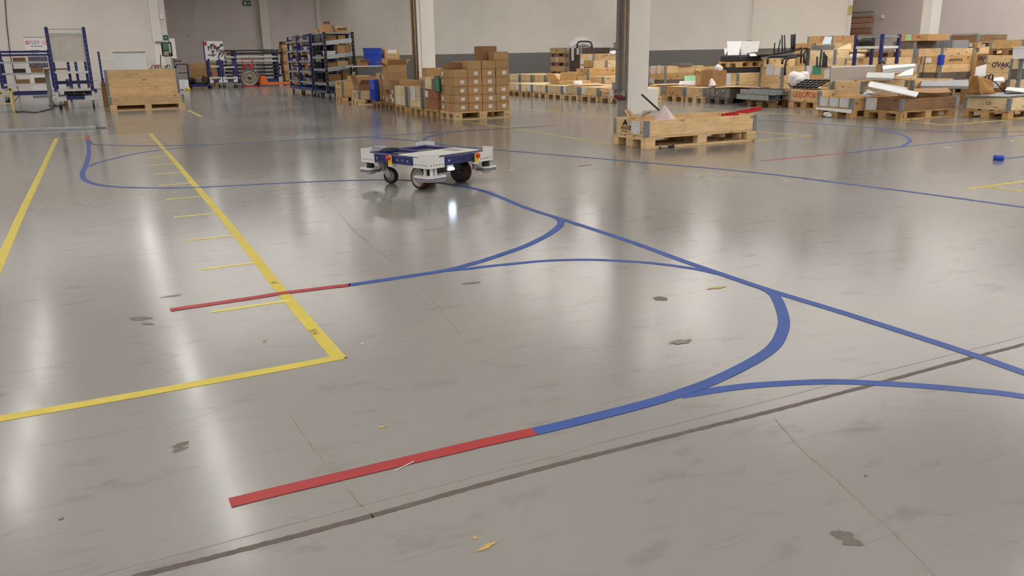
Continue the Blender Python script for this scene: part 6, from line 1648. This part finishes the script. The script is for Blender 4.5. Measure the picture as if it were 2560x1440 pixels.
tag(MB().box(-0.1, 0.1, -0.06, 0.06, 0, 0.1, 0, 0.02).obj('yellow_case', YELLOW, None, spot(470, 226)), 'small yellow case on the floor in the recess', 'case')
tag(MB().box(-0.025, 0.025, -0.02, 0.02, 0, 0.42, 0, 0.004).obj('white_stand', WHITE, None, spot(461, 227)), 'thin white stand in front of the hand truck', 'stand')
# tool trolley with slanted tool board
p0_, p1_ = spot(529, 221), spot(560, 221.5)
TT = trolley('navy tool trolley with a white board of tools in the recess', p0_.x, p0_.y, 0.42, 0.6, 1.16, 1.2, (), ((0.86, M_CWHITE), (0.42, M_CWHITE)), 'tool_trolley', zb=0.24)
T5 = trolley('short navy trolley beside the tool trolley', p0_.x + 0.52, p0_.y + 0.0, 0.5, 0.55, 1.08, 1.1, (), ((0.82, M_CWHITE), (0.40, M_CWHITE)), zb=0.24)
zb0, zb1 = zat(p0_, 151), zat(p0_, 103)
tbd = MB().box(-0.1, 0.62, -0.03, 0, zb0, zb1, 0, 0.004).obj('tool_board', FW, TT)
MB().box(-0.14, -0.1, -0.03, 0.02, zb0, zb1).obj('board_edge', BLUE, tbd)
MB().box(-0.09, 0.0, -0.034, -0.03, zb1 - 0.17, zb1 - 0.02).obj('red_corner', REDP, tbd)
hh = zb1 - zb0
for i, (x, z, l, m_, a) in enumerate(((0.05, 0.62, 0.18, plain('tool_steel', sr(96, 86, 84), 0.4, 0.4), 10), (0.16, 0.7, 0.2, BLACK, 5), (0.25, 0.72, 0.22, REDP, -10), (0.34, 0.6, 0.26, plain('tool_dark', sr(70, 50, 52), 0.5), -20), (0.45, 0.55, 0.25, M_DGRN, -40), (0.52, 0.42, 0.22, plain('tool_grey', sr(120, 126, 126), 0.4, 0.3), 35), (0.50, 0.72, 0.24, BLACK, 50), (0.42, 0.24, 0.22, BLACK, 25), (0.2, 0.35, 0.24, plain('tool_dark', sr(70, 50, 52), 0.5), 0), (0.57, 0.3, 0.22, plain('tool_red', sr(150, 50, 60), 0.5), 30))):
    M = Matrix.Translation((x, -0.05, zb0 + hh * z)) @ Matrix.Rotation(R(a), 4, 'Y')
    MB().box(-0.018, 0.018, -0.015, 0.015, -l / 2, l / 2, 0, 0.006, M).box(-0.05, 0.05, -0.018, 0.018, l / 2 - 0.05, l / 2, 0, 0.01, M).obj('hand_tool', m_, tbd)
MB().box(0.0, 0.3, -0.05, -0.03, zb0 + hh * 0.26, zb0 + hh * 0.30).obj('hand_tool', BLACK, tbd)
carton(p0_.x + 0.08, p0_.y + 0.05, 0.45, 0.24, 0.3, 0.2, 'small carton on the lower shelf of the tool trolley', CARD_D)
# rack of long tubes
ra = PD(600, 37.0); rv = ra.y
ru0, ru1 = uat(rv, 566), uat(rv, 706)
TR = thing('tube_rack', 'rack of long black tubes along the recess wall', 'rack', (0, rv, 0))
for x in (ru0 + 0.5, ru1 - 0.15):
    for y in (0.0, 0.75): MB().box(x - 0.06, x + 0.06, y - 0.05, y + 0.05, 0.1, zat((x, rv), 128) , 0, 0.004).obj('post', BLUE, TR)
rail(TR, (ru0 + 0.4, 0), (ru1, 0), 0.16, 0.1, 0.16); rail(TR, (ru0 + 0.4, 0.75), (ru1, 0.75), 0.16, 0.1, 0.16)
MB().prism([(ru1 - 0.16, -0.07), (ru1 + 0.02, -0.07), (ru1 + 0.02, -0.055), (ru1 - 0.16, -0.055)], 0.06, 0.3).obj('corner_bracket', M_CWHITE, TR)
lv = [0.36, 0.52, 0.68, 0.84, 1.0, 1.18, 1.36]
for i, z in enumerate(lv):
    rail(TR, (ru1 - 0.15, 0), (ru1 - 0.15, 0.75), z - 0.05, 0.04, 0.03); rail(TR, (ru0 + 0.5, 0), (ru0 + 0.5, 0.75), z - 0.05, 0.04, 0.03)
nt_ = 0
WT = plain('white_tube', sr(214, 212, 208), 0.4); DT = plain('charcoal_tube', sr(46, 44, 46), 0.45)
for i, z in enumerate(lv):
    for j in range(3):
        wht = (i in (4, 5)) and j == 0
        x0 = ru0 + 0.1 + rnd.uniform(-0.1, 0.15); x1 = ru1 + rnd.uniform(-0.1, 0.1)
        y = 0.12 + j * 0.25
        if wht: o = MB().cyl((x0 - x1, 0, 0), (0, 0, 0), 0.055, 12).obj('white_tube', WT, None, (x1, rv + y - 0.12, z + 0.03))
        else: o = MB().box(x0 - x1, 0, -0.05, 0.05, -0.035, 0.06, 0, 0.004).obj('black_tube', DT, None, (x1, rv + y, z))
        tag(o, '%s tube on the tube rack, %s level up, %s' % ('thick white' if wht else 'long black', ordw[i], ['front', 'middle', 'back'][j]), 'tube', 'tubes on the rack')
tag(MB().cyl((ru0 - ru1, 0, 0), (0, 0, 0), 0.03, 8).obj('black_tube', DT, None, (ru1, rv + 0.1, 1.50)), 'thin long tube lying topmost on the tube rack', 'tube', 'tubes on the rack')
for k in range(5): MB().box(ru1 - 0.6 + k * 0.09, ru1 - 0.57 + k * 0.09, 0.0, 0.7, 1.40, 1.55).obj('comb_plate', GREYP, TR)
# strapping reel on a red stand
re_ = spot(626, 217)
RE = thing('strapping_reel', 'big steel strapping reel on a red stand in the recess', 'reel', re_)
Mr = Matrix.Translation((0, 0, 0.39)) @ Matrix.Rotation(R(90), 4, 'X')
MB().lathe([(0, 0.02), (0.05, 0.03), (0.06, 0.0), (0.18, 0.0), (0.2, 0.015), (0.22, 0.0), (0.31, 0.0), (0.33, 0.03), (0.355, 0.035), (0.355, -0.08), (0.05, -0.1), (0, -0.1)], Mr, 36).obj('reel_disc', plain('reel_steel', sr(140, 130, 120), 0.35, 0.7, 0.15, 6), RE)
MB().cyl((0, -0.035, 0.39), (0, -0.06, 0.39), 0.035, 12).obj('axle_cap', BLACK, RE)
for s in (-1, 1):
    MB().tube([(s * 0.3, 0.15, 0.02), (s * 0.2, 0.15, 0.4), (s * 0.19, 0.15, 1.0)], 0.016, 6).obj('stand_leg', REDP, RE)
MB().tube([(-0.19, 0.15, 0.95), (-0.22, 0.15, 1.12), (0.16, 0.15, 1.14), (0.22, 0.15, 0.95)], 0.014, 6).obj('handle', REDP, RE)
MB().box(-0.3, 0.3, -0.1, 0.2, 0.0, 0.04).obj('stand_base', REDP, RE)
for k, x in enumerate((-0.1, 0.12)): MB().box(x - 0.06, x + 0.06, 0.08, 0.16, 0.76, 0.92, 0, 0.01).obj('tool_pocket', REDP, RE)
# orange pallet truck
pj = spot(650, 216)
PJ = thing('pallet_truck', 'orange pallet truck parked in the recess', 'pallet truck', pj)
prf = [(0, 0.08), (0.1, 0.42), (0.24, 0.42), (0.30, 0.22), (1.5, 0.20), (1.5, 0.12), (0.0, 0.06)]
prf = [(0.0, 0.06), (1.55, 0.08), (1.55, 0.16), (0.34, 0.16), (0.26, 0.42), (0.06, 0.42)]
for y in (0.0, 0.36):
    vs = [(a, y - 0.08, b) for a, b in prf] + [(a, y + 0.08, b) for a, b in prf]; n = len(prf)
    MB()._add(vs, [tuple(range(n)), tuple(range(n, 2 * n))[::-1]] + [(i, n + i, n + (i + 1) % n, (i + 1) % n) for i in range(n)]).obj('fork', ORANGE, PJ)
MB().box(-0.02, 0.12, 0.08, 0.28, 0.1, 0.42, 0, 0.01).obj('pump', ORANGE, PJ)
MB().cyl((-0.08, 0.12, 0.09), (-0.08, 0.24, 0.09), 0.09, 14).obj('steer_wheel', RUBBER, PJ)
MB().tube([(0.0, 0.18, 0.42), (-0.14, 0.18, 1.08)], 0.02, 8).tube([(-0.14, 0.08, 1.2), (-0.14, 0.06, 1.12), (-0.14, 0.18, 1.06), (-0.14, 0.30, 1.12), (-0.14, 0.28, 1.2)], 0.015, 6).obj('tiller', GREYP, PJ)
for y in (0.0, 0.36): MB().cyl((1.4, y - 0.04, 0.041), (1.4, y + 0.04, 0.041), 0.04, 10).obj('load_roller', RUBBER, PJ)
# stack of empty pallets at the recess corner
ps = PD(703, 38.0)
def far_pallet():
    mb = MB(); L, W = 1.2, 0.8
    for y in (-0.3275, -0.19, 0, 0.19, 0.3275): mb.box(-L / 2, L / 2, y - 0.055, y + 0.055, 0.122, 0.144)
    for x in (-0.5275, 0, 0.5275):
        mb.box(x - 0.07, x + 0.07, -W / 2, W / 2, 0.1, 0.122)
        for y in (-0.35, 0, 0.35): mb.box(x - 0.07, x + 0.07, y - 0.05, y + 0.05, 0.022, 0.1)
    for y in (-0.35, 0, 0.35): mb.box(-L / 2, L / 2, y - 0.05, y + 0.05, 0, 0.022)
    return mb.mesh('pallet', W_TAN)
fp = far_pallet(); fpd = fp.copy(); fpd.materials[0] = W_BROWN
for k in range(13):
    o = link('pallet', fp if k % 3 else fpd, None, (ps.x + 0.6 + rnd.uniform(-0.03, 0.03), ps.y - 0.2 + rnd.uniform(-0.02, 0.02), 0.1445 * k))
    tag(o, 'empty pallet of the tall pallet stack beside the bin trolleys, %s from the floor' % (ordw + ['thirteenth'])[k], 'pallet', 'tall stack of empty pallets')
# exit sign, fire hose signs
def wall_sign(name, label, x0, x1, y0, y1, P, Q, mat, rz, marks=()):
    a, b = on_wall(x0, y1, P, Q), on_wall(x1, y0, P, Q)
    d = Vector((b.x - a.x, b.y - a.y, 0)); L = d.length
    o = MB().box(0, L, -0.03, -0.005, 0, b.z - a.z, 0, 0.003).obj(name, mat, None, a, (0, 0, math.atan2(d.y, d.x)))
    for (p0, p1, q0, q1) in marks:
        MB().box(L * p0, L * p1, -0.033, -0.03, (b.z - a.z) * q0, (b.z - a.z) * q1).obj('sign_mark', WHITE, o)
    return tag(o, label, 'sign')
M_SIGNR = plain('sign_red', sr(176, 40, 50), 0.5)
wall_sign('fire_hose_sign', 'red fire equipment sign on the wall above the black rack', 810, 824, 54, 68, pa, pb, M_SIGNR, 0, ((0.12, 0.5, 0.55, 0.62), (0.12, 0.2, 0.1, 0.85), (0.28, 0.45, 0.2, 0.5), (0.3, 0.42, 0.68, 0.88), (0.62, 0.9, 0.55, 0.85), (0.68, 0.92, 0.12, 0.45)))
wall_sign('fire_hose_sign', 'red fire equipment sign beside the brown shutter on the right wall', 2176, 2184, 45, 54, (U1 - 0.002, 0), (U1 - 0.002, -1), M_SIGNR, 0, ((0.12, 0.45, 0.5, 0.6), (0.12, 0.25, 0.1, 0.85), (0.6, 0.9, 0.15, 0.85)))
M_EXIT = plain('exit_green', sr(26, 70, 66), 0.4)
e_ = wall_sign('exit_sign', 'dark green exit sign with arrow high in the recess', 607, 626, 2, 15, (0, VR), (1, VR), M_EXIT, 0, ((0.2, 0.42, 0.2, 0.8), (0.52, 0.8, 0.44, 0.56), (0.7, 0.82, 0.3, 0.7)))
a = on_wall(604, 5, (0, VR), (1, VR)); b = on_wall(626, 0, (0, VR), (1, VR))
MB().box(-0.02, b.x - a.x, -0.14, 0.0, 0.0, b.z - a.z).obj('sign_hood', WHITE, e_, (0, 0, on_wall(607, 2, (0, VR), (1, VR)).z - on_wall(607, 15, (0, VR), (1, VR)).z))
# yellow marker at the end of the grey-banded wall, small box on the right wall
tag(MB().box(0, 0.05, -0.09, 0, 0, 0.25).obj('yellow_marker', plain('dull_yellow', sr(190, 176, 90), 0.5), None, depth_pt(2121, 36, 25.2)), 'small yellow marker high at the end of the grey-banded wall', 'marker')
q = on_wall(2208, 42, (U1, 0), (U1, 1))
tag(MB().box(-0.1, 0, -0.06, 0.06, -0.07, 0.07, 0, 0.02).obj('wall_sensor', M_PILLAR, None, q), 'small round sensor on the right wall', 'sensor')
q = on_wall(1874, 88, pa, pb)
tag(MB().cyl((0, 0, CEIL - q.z - 0.02), (0, 0, -0.1), 0.025, 8).box(-0.06, 0.06, -0.06, 0.06, -0.16, -0.08).obj('wall_conduit', M_PILLAR, None, q + Vector((-0.05, -0.05, 0))), 'thin conduit running down the back wall', 'conduit')
# ------------------------------------------------------------------ bin trolleys and the black flow rack
BINS = [plain('bin_blue', sr(34, 58, 130), 0.45), plain('bin_grey', sr(120, 118, 118), 0.5), plain('bin_white', sr(196, 192, 188), 0.5), CARD_D, plain('bin_dark', sr(46, 44, 50), 0.5)]
def bin_trolley(label, u0, v0, du, dv, h, zs, word):
    t = thing('bin_trolley', label, 'trolley', (u0, v0, 0))
    for x in (0.03, du - 0.03):
        for y in (0.03, dv - 0.03):
            post(t, x, y, 0.2, h, 0.055, None, False)
            castor_small(t, x + (0.04 if x < 0.1 else -0.04), y + (0.04 if y < 0.1 else -0.04), 0.075)
    rail(t, (0.0, 0.0), (0.0, dv), 0.24, 0.05, 0.08); rail(t, (du, 0.0), (du, dv), 0.24, 0.05, 0.08); rail(t, (0, 0), (du, 0), 0.24, 0.05, 0.08); rail(t, (0, dv), (du, dv), 0.24, 0.05, 0.08)
    MB().box(du - 0.01, du, 0.06, dv - 0.06, 0.3, h - 0.1).obj('back_panel', plain('navy_back', sr(40, 44, 72), 0.6), t)
    for i, z in enumerate(zs):
        MB().box(0.0, du, 0.06, dv - 0.06, z - 0.012, z).obj('shelf', GALV, t)
        MB().box(-0.012, -0.0005, 0.06, dv - 0.06, z - 0.02, z + 0.035).obj('shelf_lip', GALV, t)
        n = 3
        for k in range(n):
            w = (dv - 0.16) / n
            m_ = BINS[(i * 2 + k * 3 + len(word)) % 5]
            bh_ = 0.09 + 0.05 * ((i + k) % 3)
            lab = '%s bin on the %s shelf of the %s, %s' % ({0: 'navy', 1: 'grey', 2: 'white', 3: 'brown', 4: 'dark'}[(i * 2 + k * 3 + len(word)) % 5], ['lowest', 'second', 'third', 'fourth', 'top'][i], word, ['near', 'middle', 'far'][k])
            bin_box('parts_bin', lab, (u0 + 0.2, v0 + 0.09 + w * (k + 0.5), z + 0.001), 0.3, w - 0.03, bh_, m_, 'bin', 0, 'bins on the trolleys', 0.008)
    return t
UB = 5.72
zs5 = [0.42, 0.72, 1.02, 1.32, 1.60]
va, vb = vat(UB, 752), vat(UB, 728)
bin_trolley('navy bin trolley next to the tall pallet stack', UB, va, 0.75, min(1.6, vb - va), 1.78, zs5, 'far bin trolley')
va2, vb2 = vat(UB, 784), va - 0.12
bin_trolley('navy bin trolley between the far bin trolley and the black rack', UB, va2, 0.75, vb2 - va2, 1.80, zs5, 'middle bin trolley')
# black flow rack with tilted shelves
vk = vat(UB + 0.05, 822); vk2 = va2 - 0.25
u_r = uat(vk, 891)
KW, KD, KH = u_r - UB - 0.05, vk2 - vk, 1.80
FR = thing('flow_rack', 'black-posted flow rack with tilted zinc shelves full of cartons', 'rack', (UB + 0.05, vk, 0))
for x in (0, KW):
    for y in (0, KD):
        post(FR, x, y, 0.16, KH, 0.07, BLACK); castor_small(FR, x + (0.04 if x == 0 else -0.04), y + 0.0, 0.07)
for (a, b) in (((0, 0), (KW, 0)), ((0, KD), (KW, KD)), ((0, 0), (0, KD)), ((KW, 0), (KW, KD))):
    rail(FR, a, b, KH - 0.03, 0.04, 0.04, GALV, 'top_rail')
    rail(FR, a, b, 0.2, 0.05, 0.07, plain('slate_blue', sr(52, 58, 84), 0.5))
fz = [0.42, 0.80, 1.13, 1.50]
tilt = 0.085
for i, z in enumerate(fz):
    vs = []
    M = Matrix.Translation((0, 0, z)) @ Matrix.Rotation(-math.atan2(tilt, KW), 4, 'Y')
    MB().box(0.04, KW - 0.04, 0.03, KD - 0.03, -0.015, 0.0, 0, 0.0, M).obj('shelf', GALV, FR)
    MB().box(0.03, KW - 0.03, -0.04, -0.028, -0.05, 0.06, 0, 0.0, M).obj('shelf_front', GALV_L, FR)
    MB().box(-0.04, -0.036, 0.04, KD - 0.04, -0.03, 0.04, 0, 0.0, M).obj('shelf_side', GALV, FR)
def on_shelf(i, x): return fz[i] + tilt * x / KW + 0.012
ox, oy = UB + 0.05, vk
spec = [(3, 0.06, 0.3, 0.16, CARD_D, 'a'), (3, 0.40, 0.2, 0.14, CARD, 'b'), (2, 0.36, 0.23, 0.25, CARD, 'c'), (2, 0.60, 0.2, 0.26, CARD, 'd'), (1, 0.06, 0.26, 0.14, CARD_D, 'e'), (1, 0.34, 0.3, 0.15, CARD_L, 'f'), (1, 0.66, 0.16, 0.2, CARD_D, 'g'), (0, 0.08, 0.34, 0.2, CARD_D, 'h'), (0, 0.46, 0.34, 0.22, CARD_D, 'i')]
pos = {0.06: 'left', 0.08: 'left', 0.40: 'right', 0.36: 'middle', 0.60: 'right', 0.34: 'middle', 0.66: 'right', 0.46: 'right'}
for (i, x, w, h, m_, q) in spec:
    x2 = min(x + w, KW - 0.05)
    c = carton(ox + x, oy + 0.06, on_shelf(i, x + w) + 0.004, x2 - x, 0.4, h, 'carton on the %s shelf of the black flow rack, %s' % (['lowest', 'second', 'third', 'top'][i], pos[x]), m_)
bin_box('blue_bin', 'blue bin on the top shelf of the black flow rack', (ox + KW - 0.16, oy + 0.3, on_shelf(3, KW) + 0.004), 0.2, 0.3, 0.14, BINS[0], 'bin')
bin_box('white_bin', 'white bin on the third shelf of the black flow rack', (ox + 0.18, oy + 0.3, on_shelf(2, 0.34) + 0.004), 0.26, 0.4, 0.12, FW, 'bin')
for k, (x, y, w, h, z) in enumerate(((0.02, 0.3, 0.3, 0.12, 0), (0.0, 0.65, 0.28, 0.11, 0), (0.06, 0.35, 0.26, 0.10, 1), (0.40, 0.2, 0.3, 0.07, 0))):
    carton(ox + x, oy + y, KH - 0.01 + (0.121 if z else 0), w, 0.28, h, 'carton on top of the black flow rack, %s' % ['front left', 'rear left', 'upper', 'low right'][k], CARD if k != 3 else CARD_L, open_top=(k == 3))
MB().box(0.0, KW, 0.0, KD, KH - 0.012, KH - 0.011).obj('top_board', GALV, FR)
sheet('paper_tag', 'yellow paper tag hanging on the black flow rack', 'tag', [(ox + KW * 0.86, oy - 0.05, 0.52), (ox + KW * 0.99, oy - 0.05, 0.55), (ox + KW * 0.99, oy - 0.05, 0.74), (ox + KW * 0.86, oy - 0.05, 0.72)], plain('yellow_card', sr(226, 196, 120), 0.6), 0.004)
